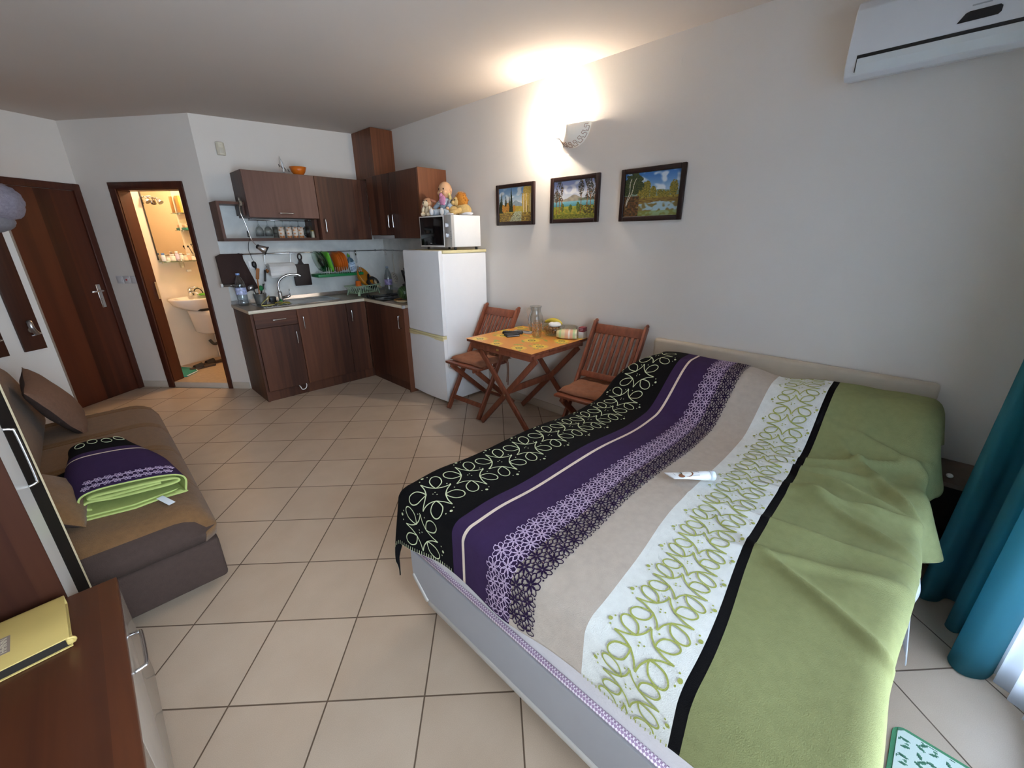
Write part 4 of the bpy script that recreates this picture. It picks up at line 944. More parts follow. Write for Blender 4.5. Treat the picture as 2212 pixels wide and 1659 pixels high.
g = MB(); g.lathe([(.0005, .0055), (.016, .0055), (.018, .02), (.010, .032), (.006, .044), (.0005, .045)], (1.365, 4.60, ZT), 0, 16); solo(g, 'pump_bottle', M_DGREEN, 'small green pump bottle beside the foot of the tap', 'bottle', (1.365, 4.60, ZT + .005))
# dish drainer in the corner
dd = thing('dish_drainer', 'pale mint plastic dish drainer standing in the corner of the counter', 'dish drainer', (2.25, 4.60, ZT))
def draw_basket():
    p = [Vector((2.066, 4.66, 0)), Vector((2.125, 4.468, 0)), Vector((2.45, 4.56, 0)), Vector((2.39, 4.755, 0))]; c_ = sum(p, Vector()) / 4
    tops = [Vector((q.x, q.y, .995)) for q in p]; bots = [c_ + (q - c_) * .80 for q in p]; bots = [Vector((q.x, q.y, .918)) for q in bots]
    g = MB()
    for i in range(4): g.bar(tops[i], tops[(i+1) % 4], .012, .010, bev=.003, ext=.005)
    g.build('rim', M_MINT, dd)
    for i in range(4):
        n = 9 if i % 2 else 6
        g = MB()
        for k in range(n + 1): g.bar(tops[i].lerp(tops[(i+1) % 4], k/n), bots[i].lerp(bots[(i+1) % 4], k/n), .007, .004, bev=.001)
        g.bar(bots[i], bots[(i+1) % 4], .008, .008, bev=.002); g.build('slatted_side', M_MINT, dd)
    g = MB(); g.prism(bots, (0, 0, .004)); g.build('base', M_MINT, dd)
    for i in range(4):
        b0 = bots[i]; g = MB(); g.bar((b0.x, b0.y, .955), (p[i].x*.55 + b0.x*.45, p[i].y*.55 + b0.y*.45, ZT + .004), .030, .010, bev=.003); g.build('leg', M_MINT, dd)
draw_basket()
def bowl_at(name, c, R, h, M, m, lab, cat_='bowl', group=None):
    g = MB(); g.lathe([(.0005, 0), (R*.45, 0), (R*.5, .004), (R*.8, h*.45), (R, h), (R - .003, h), (R*.78, h*.47), (R*.45, .007), (.0005, .006)], c, 0, 30, M); return solo(g, name, m, lab, cat_, c, group)
bowl_at('bowl', (2.285, 4.70, 1.045), .125, .075, rot('Z', .5) @ rot('X', 1.02) @ rot('Y', .15), mat('orange_translucent', 'b8761e', .3, var=.05), 'large orange bowl standing on edge in the mint dish drainer')
g = MB(); g.lathe([(.0005, .058), (.028, .058), (.033, .004), (.034, 0), (.032, 0), (.027, .052), (.0005, .053)], (2.172, 4.535, .995), 0, 22); solo(g, 'cup', M_ORANGE, 'upturned orange cup in the mint dish drainer', 'cup', (2.172, 4.535, .995))
pn = thing('saucepan', 'dark saucepan with a handle leaning in the dish drainer behind the corner', 'saucepan', (2.40, 4.68, .93))
g = MB(); Mp = rot('Z', .3) @ rot('X', .9); g.lathe([(.0005, 0), (.062, 0), (.066, .006), (.066, .07), (.063, .07), (.060, .006), (.0005, .005)], (2.395, 4.675, .985), 0, 26, Mp); g.build('pan', mat('dark_enamel', '33302d', .35, .3, var=.06), pn)
g = MB(); g.bar((2.36, 4.66, 1.055), (2.335, 4.60, 1.115), .022, .012, bev=.005); g.build('handle', M_BLACK, pn)
bowl_at('bowl', (2.425, 4.625, .975), .062, .035, rot('Z', 1.0) @ rot('X', .95), mat('cream_china', 'b8ab8c', .3, var=.04), 'small cream bowl on its side in the mint dish drainer')
# hob
hb = thing('hob', 'black electric hob set into the worktop near the corner', 'hob', (2.32, 4.18, ZT))
g = MB(); g.box((2.125, 3.93, ZT + .0005), (2.60, 4.41, ZT + .007), bev=.003); g.build('plate', mat('hob_glass', '15140f', .12, var=0), hb)
for x, y, r_ in ((2.28, 4.05, .075), (2.28, 4.27, .09), (2.48, 4.05, .09), (2.48, 4.27, .075)):
    g = MB(); g.lathe([(.0005, .0072), (r_, .0072), (r_, .0095), (.0005, .0098)], (x, y, ZT), 0, 28); g.build('ring', M_BLACK, hb)
for y in (4.333, 4.235):
    g = MB(); g.lathe([(.0005, .0072), (.020, .0072), (.018, .028), (.0005, .029)], (2.168, y, ZT), 0, 18); g.build('knob', M_BLACK, hb)
# second bottle
wb2 = thing('water_bottle', 'clear plastic water bottle with a pink-blue label beside the skimmer', 'bottle', (2.505, 4.50, ZT))
o = MB(); o.lathe([(.0005, .0), (.038, .0), (.043, .008), (.043, .09), (.041, .096), (.043, .10), (.043, .165), (.041, .20), (.028, .245), (.014, .275), (.012, .285), (.0005, .285)], (2.51, 4.475, ZT), 0, 24); o.build('body', M_PET, wb2)
o = MB(); o.lathe([(.0435, .10), (.0438, .102), (.0438, .158), (.0435, .16)], (2.51, 4.475, ZT), 0, 24, cap=False); o.build('label', mat('label_pinkblue', '9a8fc0', .35, var=.5, scale=40), wb2)
o = MB(); o.lathe([(.0005, .286), (.0155, .286), (.0155, .302), (.0005, .303)], (2.51, 4.475, ZT), 0, 18); o.build('cap', mat('cap_pale', '9fb0c4', .4, var=0), wb2)
# melon on a plate and knife block beside the fridge
g = MB(); g.lathe([(.0005, .0), (.07, .0), (.10, .012), (.10, .016), (.07, .005), (.0005, .005)], (2.255, 3.74, ZT), 0, 28); g.lathe([(.085, .0165), (.105, .019), (.105, .026), (.085, .0235)], (2.255, 3.74, ZT), 1, 28, cap=False)
solo(g, 'plate', [mat('plate_cream', 'cbbfa4', .4, var=.05), mat('bread_crust', 'b88b55', .8, var=.2, scale=40)], 'cream plate with a wafer under the watermelon beside the fridge', 'plate', (2.255, 3.74, ZT))
mm, nt, b = new_mat('melon_rind'); b.inputs['Roughness'].default_value = .35
tc = N(nt, 'ShaderNodeTexCoord'); wv = N(nt, 'ShaderNodeTexWave', bands_direction='X'); wv.inputs['Scale'].default_value = 18; wv.inputs['Distortion'].default_value = 6; r = N(nt, 'ShaderNodeValToRGB')
r.color_ramp.elements[0].color = (*lin('16301a'), 1); r.color_ramp.elements[1].color = (*lin('3f5a32'), 1); L(nt, tc, 'Object', wv, 'Vector'); L(nt, wv, 'Fac', r, 'Fac'); L(nt, r, 'Color', b, 'Base Color')
g = MB(); g.blob((2.258, 3.725, ZT + .0265 + .068), (.072, .075, .068), seg=24); solo(g, 'watermelon', mm, 'small dark green striped watermelon beside the fridge', 'watermelon', (2.258, 3.725, ZT + .026))
kb = thing('knife_block', 'black knife block with black-handled knives behind the watermelon', 'knife block', (2.36, 3.72, ZT))
g = MB(); g.prism([(2.31, 3.68, ZT + .0005), (2.42, 3.68, ZT + .0005), (2.36, 3.68, 1.09), (2.27, 3.68, 1.06)], (0, .10, 0), 0, .004); g.build('block', M_BLACK, kb)
for i in range(4):
    g = MB(); x, y = (2.30, 2.33)[i % 2], 3.71 + .045*(i//2); g.bar((x, y, 1.07), (x - .035, y, 1.20 + .02*(i % 2)), .016, .022, up=(0, 1, 0), bev=.005); g.build('knife_handle', M_BLACK, kb)
# bowl and fork ornament on top of the flip-up cabinet, motion sensor
bowl_at('bowl', (1.765, 4.66, 2.0838), .077, .078, None, mat('orange_bowl', 'cf6a1a', .3, var=.03), 'orange bowl standing on top of the flip-up cabinet')
fo = thing('fork_ornament', 'wire ornament of bent black-tipped prongs on the flip-up cabinet beside the orange bowl', 'ornament', (1.65, 4.72, 2.0838))
g = MB(); g.lathe([(.0005, 0), (.022, 0), (.020, .006), (.004, .01), (.003, .03), (.0005, .03)], (1.65, 4.72, 2.0838), 0, 16); g.build('foot', M_STEEL, fo)
for i, (x, z) in enumerate(((1.612, 2.165), (1.632, 2.155), (1.660, 2.140), (1.690, 2.132))):
    g = MB(); g.tube(catmull([(1.65, 4.72, 2.108), (1.645 + i*.004, 4.718, 2.13), (1.638 + (x - 1.65)*.15, 4.715, 2.245 - i*.012), (x*.6 + 1.64*.4, 4.712, 2.20 - i*.012), (x, 4.71, z)], 6), .0016, 0, 6); pr = g.build('prong', M_STEEL, fo)
    g = MB(); g.tube([(x - .004, 4.7098, z + .012), (x + .008, 4.709, z - .012)], .0032, 0, 6); g.build('tip', M_BLACK, pr)
ms = thing('motion_sensor', 'cream motion sensor high on the kitchen wall', 'motion sensor', (1.188, 4.88, 2.225))
g = MB(); g.prism([(1.155, 4.8795, 2.225), (1.155, 4.855, 2.225), (1.172, 4.838, 2.225), (1.204, 4.838, 2.225), (1.222, 4.855, 2.225), (1.222, 4.8795, 2.225)], (0, 0, .105), 0, .006); g.build('housing', mat('sensor_cream', 'd5cebb', .4, var=.02), ms)
g = MB(); g.box((1.172, 4.835, 2.24), (1.204, 4.8385, 2.285), bev=.006); g.box((1.182, 4.8365, 2.305), (1.196, 4.8382, 2.309)); g.build('lens', mat('sensor_lens', 'c9c2b2', .3, var=0), ms)
g = MB(); g.tube(catmull([(1.298, 4.318, .099), (1.302, 4.285, .085), (1.31, 4.282, .062), (1.332, 4.281, .056), (1.354, 4.284, .07), (1.362, 4.286, .098), (1.362, 4.318, .115)], 6), .0045, 0, 8)
solo(g, 'cable_loop', M_WHITEP, 'white cable loop sticking out below the drawer cabinet door', 'cable', (1.33, 4.29, .056))
# ================================================================ fridge, microwave, toys
fg = thing('fridge', 'white two-door fridge freezer with yellowed trim standing against the white wall', 'fridge', (2.43, 3.245, 0))
FY0, FY1, FX = 2.975, 3.525, 2.143
mb = MB(); mb.box((FX + .052, FY0 + .004, .03), (2.695, FY1 - .004, 1.372), bev=.006); mb.build('body', M_FRIDGE, fg)
mb = MB(); mb.box((FX + .060, FY0 - .002, 1.3725), (2.70, FY1 + .002, 1.398), bev=.006); mb.build('top_cover', M_YELLOWED, fg)
def fdoor(name, z0, z1):
    mb = MB(); n = 12; loops = []
    for z, sh in ((z0, .004), (z0 + .006, 0), (z1 - .012, 0), (z1 - .003, .005), (z1, .014)):
        P = [(FX + .048, FY1 - sh*.3, z)]
        P += [(FX + .012 + .012*0 + sh - .012*math.sin(PI*k/n), FY1 - sh*.3 - (FY1 - FY0 - sh*.6)*k/n, z) for k in range(n + 1)]
        P += [(FX + .048, FY0 + sh*.3, z)]; loops.append(P)
    loft(mb, loops, cap0=True, cap1=True, smooth=False); return mb.build(name, M_FRIDGE, fg)
du_ = fdoor('upper_door', .668, 1.398); dl_ = fdoor('lower_door', .035, .640)
mb = MB(); mb.box((FX + .004, FY0 + .001, .6475), (FX + .05, FY1 - .001, .664), bev=.004); mb.build('handle_strip', M_YELLOWED, du_)
mb = MB(); mb.box((FX + .004, FY0 + .001, .6205), (FX + .05, FY1 - .001, .646), bev=.004)
for y in (3.12, 3.36): mb.prism([(FX + .004, y - .06, .646), (FX + .004, y + .06, .646), (FX + .004, y + .04, .637), (FX + .004, y - .04, .637)], (-.006, 0, 0))
mb.build('handle_strip', M_YELLOWED, dl_)
mb = MB(); mb.lathe([(.0005, 0), (.020, 0), (.019, .002), (.0005, .0022)], (FX + .0065, 3.28, 1.339), 0, 24, rot('Y', -PI/2) @ Matrix.Diagonal((.62, 1, 1, 1))); bd = mb.build('oval_badge', mat('badge_grey', 'c9c6bd', .3, .3, var=0), du_)
mb = MB(); mb.box((FX + .0035, 3.268, 1.336), (FX + .0044, 3.292, 1.342)); mb.build('badge_print', mat('badge_ink', 'a39b83', .4, var=0), bd)
for x, y in ((2.21, 3.0), (2.21, 3.5), (2.65, 3.0), (2.65, 3.5)):
    mb = MB(); mb.cyl((x, y, 0), (x, y, .04), .018, 0, 12); mb.build('foot', M_BLACK, fg)
mw = thing('microwave', 'white microwave with black door and two knobs on top of the fridge', 'microwave', (2.46, 3.2, 1.398))
MX0, MX1, MY0, MY1, MZ0, MZ1 = 2.302, 2.628, 2.966, 3.438, 1.424, 1.682
mb = MB(); mb.box((MX0 + .03, MY0, MZ0), (MX1, MY1, MZ1), bev=.005)
for k in range(5): mb.box((MX0 + .15, MY0 - .0006, MZ0 + .05 + k*.006), (MX0 + .25, MY0 + .001, MZ0 + .0515 + k*.006))
mb.build('body', M_WHITEP, mw)
mb = MB(); mb.box((MX0, 3.073, MZ0), (MX0 + .028, MY1, MZ1), bev=.004); d = mb.build('door', M_WHITEP, mw)
mb = MB(); mb.box((MX0 - .002, 3.082, MZ0 + .012), (MX0 + .004, MY1 - .012, MZ1 - .010), bev=.002); mb.build('window', mat('black_glass', '0c0c0e', .1, var=0), d)
mb = MB(); mb.box((MX0 - .0026, 3.255, MZ0 + .028), (MX0 - .0018, 3.285, MZ0 + .033)); mb.build('door_print', M_GREYP, d)
mb = MB(); mb.box((MX0, MY0, MZ0), (MX0 + .029, 3.071, MZ1), bev=.003); d = mb.build('control_panel', mat('panel_grey', 'aaa7a3', .4, var=.02), mw)
for z in (1.601, 1.519):
    mb = MB(); Mk = rot('Y', -PI/2); mb.lathe([(.0005, 0), (.017, 0), (.0165, .012), (.014, .018), (.0005, .019)], (MX0 - .0005, 3.018, z), 0, 20, Mk); mb.box((MX0 - .024, 3.014, z - .015), (MX0 - .015, 3.022, z + .015), bev=.002); mb.build('knob', mat('knob_pale', 'd5d8df', .3, var=0), d)
mb = MB()
for k in range(9):
    a = math.radians(-30 + k*30); mb.box((MX0 - .0008, 3.018 + .027*math.cos(a) - .001, 1.601 + .027*math.sin(a) - .001), (MX0 + .0005, 3.018 + .027*math.cos(a) + .001, 1.601 + .027*math.sin(a) + .001))
for k in range(4): mb.box((MX0 - .0008, 2.975, 1.545 - k*.018), (MX0 + .0005, 2.981, 1.551 - k*.018))
mb.build('dial_marks', M_BLACK, d)
for x, y in ((2.36, 3.0), (2.36, 3.4), (2.60, 3.0), (2.60, 3.4)):
    mb = MB(); mb.cyl((x, y, 1.3985), (x, y, 1.426), .012, 0, 10); mb.build('foot', M_BLACK, mw)
TZ = 1.6825
PL_TAN = mat('plush_tan', 'b98a68', .98, var=.18, scale=90, bump=.6, bscale=500); PL_CRM = mat('plush_cream', 'd6c3a5', .98, var=.1, scale=90, bump=.5, bscale=500); PL_ROSE = mat('plush_rose', 'a9705a', .98, var=.15, scale=90, bump=.5, bscale=500)
SKIN = mat('doll_vinyl', 'cfa27c', .5, var=.04); PINK = mat('plush_pink', 'c988a8', .95, var=.15, scale=60, bump=.4, bscale=300); DENIM = mat('doll_denim', '98a5b4', .9, var=.12, scale=60, bump=.2); MANE = mat('plush_mane', 'bb7a2c', .98, var=.25, scale=120, bump=.8, bscale=400); LGOLD = mat('plush_gold', 'c4a56c', .97, var=.12, scale=60, bump=.5, bscale=400); HAIRY = mat('doll_hair', 'c8b477', .95, var=.2, scale=150)
# toys face the room: local +X away from the wall after the turn (face = -X world, slightly -Y)
dg = thing('plush_dog', 'small cream and brown plush dog sitting at the left on the microwave', 'plush toy', (2.37, 3.375, TZ), .35, None, True)
g = MB(); g.blob((0, 0, .045), (.042, .040, .050), noise_amt=.08, nscale=40); g.blob((-.045, .030, .018), (.032, .016, .018)); g.blob((-.045, -.030, .018), (.032, .016, .018)); g.blob((-.030, .038, .055), (.014, .014, .034), M=rot('X', .3)); g.blob((-.030, -.038, .055), (.014, .014, .034), M=rot('X', -.3)); g.build('body', PL_CRM, dg)
g = MB(); g.blob((-.005, 0, .118), (.042, .044, .038), noise_amt=.08, nscale=40); hd = g.build('head', PL_TAN, dg)
g = MB(); g.blob((-.042, .002, .106), (.027, .028, .025)); g.build('muzzle', PL_CRM, hd)
g = MB(); g.blob((-.070, .003, .111), (.006, .008, .006)); g.build('nose', M_BLACK, hd)
for y in (-.017, .021):
    g = MB(); g.blob((-.043, y, .130), (.005, .005, .006)); g.build('eye', M_BLACK, hd)
for s in (1, -1):
    g = MB(); g.blob((.0, s*.052, .116 + (.014 if s < 0 else -.012)), (.022, .013, .040), M=rot('X', s*(.5 if s > 0 else 1.25)), noise_amt=.1, nscale=40); g.build('ear', PL_ROSE, hd)
dl = thing('baby_doll', 'baby doll with vinyl head, pink bib and denim clothes on the microwave', 'doll', (2.47, 3.245, TZ), .25, None, True)
g = MB(); g.blob((0, 0, .215), (.062, .060, .070), seg=24); g.blob((-.042, .026, .190), (.024, .024, .022)); g.blob((-.042, -.026, .190), (.024, .024, .022)); g.blob((-.061, 0, .200), (.010, .010, .009)); g.blob((-.030, 0, .172), (.03, .03, .02)); hd = g.build('head', SKIN, dl)
for y in (-.024, .024):
    g = MB(); g.blob((-.055, y, .222), (.006, .007, .008)); g.build('eye', mat('eye_brown', '3a241c', .2, var=0), hd)
for y in (-.061, .061):
    g = MB(); g.blob((.004, y, .212), (.014, .008, .017)); g.build('ear', SKIN, hd)
g = MB()
for s in (1, -1):
    for k in range(5): g.blob((-.012 + .006*k, s*(.052 + .004*(k % 2)), .175 - .018*k), (.014, .014, .016), noise_amt=.3, nscale=90)
g.build('hair', HAIRY, hd)
g = MB(); g.blob((0, 0, .085), (.050, .058, .075)); g.tube([(-.01, .05, .12), (-.03, .085, .085), (-.055, .092, .06)], [.022, .02, .017], 0, 12); g.tube([(-.01, -.05, .12), (-.035, -.075, .09), (-.06, -.07, .07)], [.022, .02, .017], 0, 12); g.build('jacket', DENIM, dl)
g = MB(); g.tube([(-.01, .035, .03), (-.06, .055, .032), (-.11, .065, .028)], [.034, .030, .026], 0, 12); g.tube([(-.01, -.035, .03), (-.06, -.045, .032), (-.115, -.05, .028)], [.034, .030, .026], 0, 12); g.build('trousers', DENIM, dl)
g = MB(); g.blob((-.062, .094, .052), (.014, .014, .014)); g.blob((-.068, -.069, .062), (.014, .014, .014)); g.build('hands', SKIN, dl)
g = MB(); g.blob((-.125, .068, .034), (.022, .018, .03)); g.blob((-.13, -.052, .034), (.022, .018, .03)); g.build('shoes', mat('doll_shoe', 'b7b9bd', .8, var=.05), dl)
g = MB(); g.blob((-.058, -.008, .130), (.016, .036, .042), noise_amt=.35, nscale=60); g.blob((-.060, .004, .168), (.014, .020, .022), noise_amt=.35, nscale=60); g.build('bib', PINK, dl)
g = MB(); g.blob((-.048, .01, .106), (.014, .045, .010)); g.build('collar', mat('doll_white', 'dcdcdc', .9, var=.03), dl)
ln = thing('plush_lion', 'golden plush lion with orange mane lying at the right on the microwave', 'plush toy', (2.52, 3.10, TZ), .1, None, True)
g = MB(); g.blob((.02, -.01, .05), (.06, .085, .050), noise_amt=.06, nscale=30); g.blob((-.035, .055, .045), (.045, .05, .038)); g.tube([(-.02, -.03, .05), (-.07, .01, .03), (-.10, .03, .02)], [.022, .02, .018], 0, 10); g.build('body', LGOLD, ln)
g = MB(); g.blob((-.01, .035, .118), (.040, .042, .040)); g.blob((-.045, .048, .108), (.022, .022, .018)); hd = g.build('head', LGOLD, ln)
g = MB(); g.blob((.018, .005, .125), (.050, .062, .062), noise_amt=.12, nscale=70)
for k in range(70):
    a, b_ = random.uniform(0, 2*PI), random.uniform(-.6, 1.5); d = Vector((math.cos(a)*math.cos(b_), math.sin(a)*math.cos(b_), math.sin(b_)))
    if d.x < -.55: continue
    p = Vector((.018, .005, .125)) + Vector((d.x*.046, d.y*.058, d.z*.058)); g.tube([p, p + d*.016 + Vector((0, 0, .004))], [.006, .0012], 0, 5)
g.build('mane', MANE, hd)
g = MB(); g.blob((-.067, .05, .113), (.006, .008, .006)); g.build('nose', M_BLACK, hd)
for y in (.022, .060):
    g = MB(); g.blob((-.046, y, .130), (.005, .005, .006)); g.build('eye', M_BLACK, hd)
g = MB(); g.blob((2.54, 3.05, TZ + .0165), (.045, .085, .016), noise_amt=.25, nscale=25); g.blob((2.44, 3.14, TZ + .014), (.045, .05, .013), noise_amt=.25, nscale=30)
solo(g, 'cloth', mat('cloth_white', 'd9d9df', .95, var=.03, bump=.3, bscale=200), 'crumpled white cloth lying on the microwave in front of the lion', 'cloth', (2.52, 3.08, TZ))
# ================================================================ table
tb = thing('folding_table', 'red-brown wooden folding table with crossed legs against the wall', 'table', (2.375, 2.165, 0))
TX0, TX1, TY0, TY1, TTZ = 2.042, 2.712, 1.818, 2.515, .744
mb = MB()
for k in range(7): w_ = (TX1 - TX0)/7; mb.box((TX0 + k*w_ + .002, TY0, TTZ - .022), (TX0 + (k+1)*w_ - .002, TY1, TTZ), bev=.003)
mb.build('slatted_top', M_TEAKX, tb)
for x in (TX0 + .03, TX1 - .03):
    mb = MB(); mb.box((x - .011, TY0 + .03, TTZ - .068), (x + .011, TY1 - .03, TTZ - .0225), bev=.003); mb.build('apron', M_TEAK, tb)
for y in (TY0 + .03, TY1 - .03, TY0 + .16):
    mb = MB(); mb.box((TX0 + .045, y - .012, TTZ - .058), (TX1 - .045, y + .012, TTZ - .0225), bev=.003); mb.build('batten', M_TEAK, tb)
def xleg(x, pa, pb):
    mb = MB(); mb.bar((x, pa[0], pa[1]), (x, pb[0], pb[1]), .020, .044, up=(0, 0, 1), bev=.004); return mb.build('leg', M_TEAK, tb)
for xo in (2.098, 2.652):
    s = 1 if xo < 2.3 else -1
    xleg(xo, (2.43, .676), (1.815, .016)); xleg(xo + s*.024, (2.45, .016), (1.845, .676))
    mb = MB(); mb.tube([(xo - s*.012, 2.137, .345), (xo - s*.006, 2.137, .345)], .006, 0, 10); mb.build('bolt', mat('bolt_brass', '9a8a6a', .4, .7, var=0), tb)
for (y, z) in ((2.137, .39), (2.137, .30), ):
    mb = MB(); mb.bar((2.135, y + (.0 if z > .35 else 0), z - .02), (2.615, y, z - .02), .022 if z > .35 else .02, .052, bev=.003); 
    if z > .35: mb.build('cross_bar', M_TEAK, tb)
    else: mb.bm.free()
mb = MB(); mb.box((2.0605 - .0015, 2.165, .700), (2.0605, 2.19, .7125)); 
for v_ in mb.bm.verts: pass
mb.build('maker_plate', mat('plate_brass', 'b59a55', .4, .6, var=.05), tb)
# oilcloth with sunflowers
random.seed(11)
FLW = [(.14, .10, .075), (.44, .07, .06), (.22, .40, .07), (.30, .74, .075), (.62, .45, .08), (.60, .83, .07), (.50, .62, .04), (.08, .60, .06), (.86, .30, .075), (.88, .66, .07), (.93, .92, .06), (.06, .88, .06), (.40, .93, .05), (.74, .10, .07), (.76, .96, .05)]
LEAF = [(FLW[i][0] + random.uniform(-.11, .11), FLW[i][1] + random.uniform(-.11, .11), random.uniform(0, PI)) for i in range(len(FLW)) for _ in range(3)]
O1, O2, Y1, Y2, G1, BR = hexc('d58a3a'), hexc('dd9a45'), hexc('ecd04e'), hexc('e2bc3c'), hexc('8fa33c'), hexc('5a3a1a')
def oil(u, v):
    c = mixc(O1, O2, .5 + .5*noise.noise(Vector((u*6, v*6, 0))))
    for x, y, a in LEAF:
        dx, dy = (u - x), (v - y); p = dx*math.cos(a) + dy*math.sin(a); q = -dx*math.sin(a) + dy*math.cos(a)
        if (p/.055)**2 + (q/.018)**2 < 1: c = mixc(G1, hexc('a5b04a'), .5 + .5*math.sin(p*200))
    for x, y, r_ in FLW:
        r_ *= 1.3; dx, dy = u - x, v - y; d = math.hypot(dx, dy); a = math.atan2(dy, dx)
        pet = r_*(.72 + .28*abs(math.cos(a*7)))
        if d < pet: c = mixc(Y1, Y2, d/pet*.8 + .2*math.sin(a*28))
        if d < r_*.42: c = BR
        if d < r_*.30: c = hexc('c2b04a')
        if d < r_*.12: c = hexc('8a7a30')
    return c
mb = MB(); paint_grid(mb, (TX0 - .004, TY1 + .006, TTZ + .0012), (0, -(TY1 - TY0 + .010), 0), (TX1 - TX0, 0, 0), 170, 165, oil)
oc_side = mb.bm
o = mb.build('table_oilcloth', paint_mat('oilcloth_print', .35), None, recalc=True)
sm_ = o.modifiers.new('thickness', 'SOLIDIFY'); sm_.thickness = .0011; sm_.offset = -1 if o.data.polygons[0].normal.z > 0 else 1
tag(o, 'orange oilcloth printed with yellow sunflowers covering the folding table', 'tablecloth'); rebase(o, (2.375, 2.165, TTZ))
# ================================================================ folding chairs
CH_W = .42
def make_chair(label, loc, rz):
    t = thing('folding_chair', label, 'chair', loc, rz, 'wooden folding chairs', True)
    def prt(name, fn): mb = MB(); fn(mb); return mb.build(name, M_TEAK, t)
    # local: the chair faces -X; seat centre over the origin
    for s in (1, -1):
        y = s*(CH_W/2 - .012)
        prt('back_post', lambda m: (m.bar((-.25, y, .012), (.282, y, .90), .022, .046, up=(1, 0, 0), bev=.005), m.blob((.288, y, .905), (.023, .011, .016))))
        yi = s*(CH_W/2 - .045)
        prt('leg', lambda m: m.bar((-.215, yi, .432), (.245, yi, .014), .020, .042, up=(1, 0, 0), bev=.004))
    prt('top_rail', lambda m: m.bar((.262, -CH_W/2 + .024, .852), (.262, CH_W/2 - .024, .852), .018, .075, up=(.51, 0, .86), bev=.006))
    prt('lower_rail', lambda m: m.bar((.075, -CH_W/2 + .024, .548), (.075, CH_W/2 - .024, .548), .018, .046, up=(.51, 0, .86), bev=.004))
    for k in range(9):
        y = -CH_W/2 + .048 + k*(CH_W - .096)/8
        prt('back_slat', lambda m: m.bar((.083, y, .56), (.254, y, .84), .024, .010, up=(1, 0, -.4), bev=.002))
    for k in range(7):
        x = -.245 + k*.059
        prt('seat_slat', lambda m: m.box((x, -CH_W/2 + (.0 if k == 0 else .026), .447), (x + .052, CH_W/2 - (.0 if k == 0 else .026), .466), bev=.004))
    for s in (1, -1): prt('seat_rail', lambda m: m.box((-.24, s*(CH_W/2 - .066) - .009, .420), (.17, s*(CH_W/2 - .066) + .009, .4468), bev=.003))
    prt('stretcher', lambda m: m.bar((-.192, -CH_W/2 + .022, .118), (-.192, CH_W/2 - .022, .118), .018, .040, up=(.5, 0, .86), bev=.003))
    prt('stretcher', lambda m: m.bar((.172, -CH_W/2 + .055, .08), (.172, CH_W/2 - .055, .08), .018, .034, up=(-.5, 0, .86), bev=.003))
    return t
CHA, CHB = (2.36, 2.707, 0), (2.385, 1.492, 0)
ca = make_chair('red-brown slatted folding chair between the white fridge and the table', CHA, math.radians(2.5))
cbx = copy_thing(ca, CHB, math.radians(4), 'red-brown slatted folding chair between the table and the bed')
M_CUSH = mat('cushion_brown', '8a5a42', .95, var=.1, scale=30, bump=.5, bscale=240)
def cushion(label, loc, rz):
    t = thing('seat_cushion', label, 'cushion', (loc[0], loc[1], .4665), rz, 'brown seat cushions', True)
    mb = MB(); n = 26
    def H(u, v):
        e = (1 - abs(u)**6)*(1 - abs(v)**6); h = .030*max(0, e)**.35
        for cx in (-.45, .0, .45):
            for cy in (-.45, .0, .45): h -= .014*math.exp(-((u-cx)**2 + (v-cy)**2)/.012)
        return h + .003*noise.noise(Vector((u*4, v*4, loc[1])))
    A = [[None]*(n+1) for _ in range(n+1)]; B = [[None]*(n+1) for _ in range(n+1)]
    for i in range(n+1):
        for j in range(n+1):
            u, v = -1 + 2*i/n, -1 + 2*j/n; x, y = .02 + u*.185*(1 + .03*math.sin(v*5)), v*.205*(1 + .02*math.sin(u*6))
            A[i][j] = mb.bm.verts.new((x - .03, y, .010 + max(0, H(u, v)))); B[i][j] = mb.bm.verts.new((x - .03, y, .0008 + .006*(max(abs(u), abs(v)) > .99)))
    for i in range(n):
        for j in range(n):
            f = mb.bm.faces.new((A[i][j], A[i+1][j], A[i+1][j+1], A[i][j+1])); f.smooth = True
            mb.bm.faces.new((B[i][j], B[i][j+1], B[i+1][j+1], B[i+1][j]))
        for q in ((A[i][0], A[i+1][0], B[i+1][0], B[i][0]), (A[i][n], A[i+1][n], B[i+1][n], B[i][n]), (A[0][i], A[0][i+1], B[0][i+1], B[0][i]), (A[n][i], A[n][i+1], B[n][i+1], B[n][i])): f = mb.bm.faces.new(q); f.smooth = True
    mb.build('pad', M_CUSH, t); return t
c1_ = cushion('thin tufted brown cushion with a white tag on the chair beside the fridge', CHA, math.radians(2.5))
for (dx, dy, zz) in ((.10, -.207, .33), (.115, -.2075, .30)):
    mb = MB(); mb.tube(catmull([(dx, -.198, .010), (dx + .004, -.216, -.01), (dx + .012, -.214, -.10), (dx + .004, -.213, -.20 + (zz - .33))], 5), .004, 0, 6); mb.build('tie', M_CUSH, c1_)
mb = MB(); mb.box((-.105, -.2085, -.012), (-.065, -.2065, .008)); mb.build('care_tag', M_PAPER, c1_)
c2_ = cushion('thin tufted brown cushion on the chair beside the bed', CHB, math.radians(4))
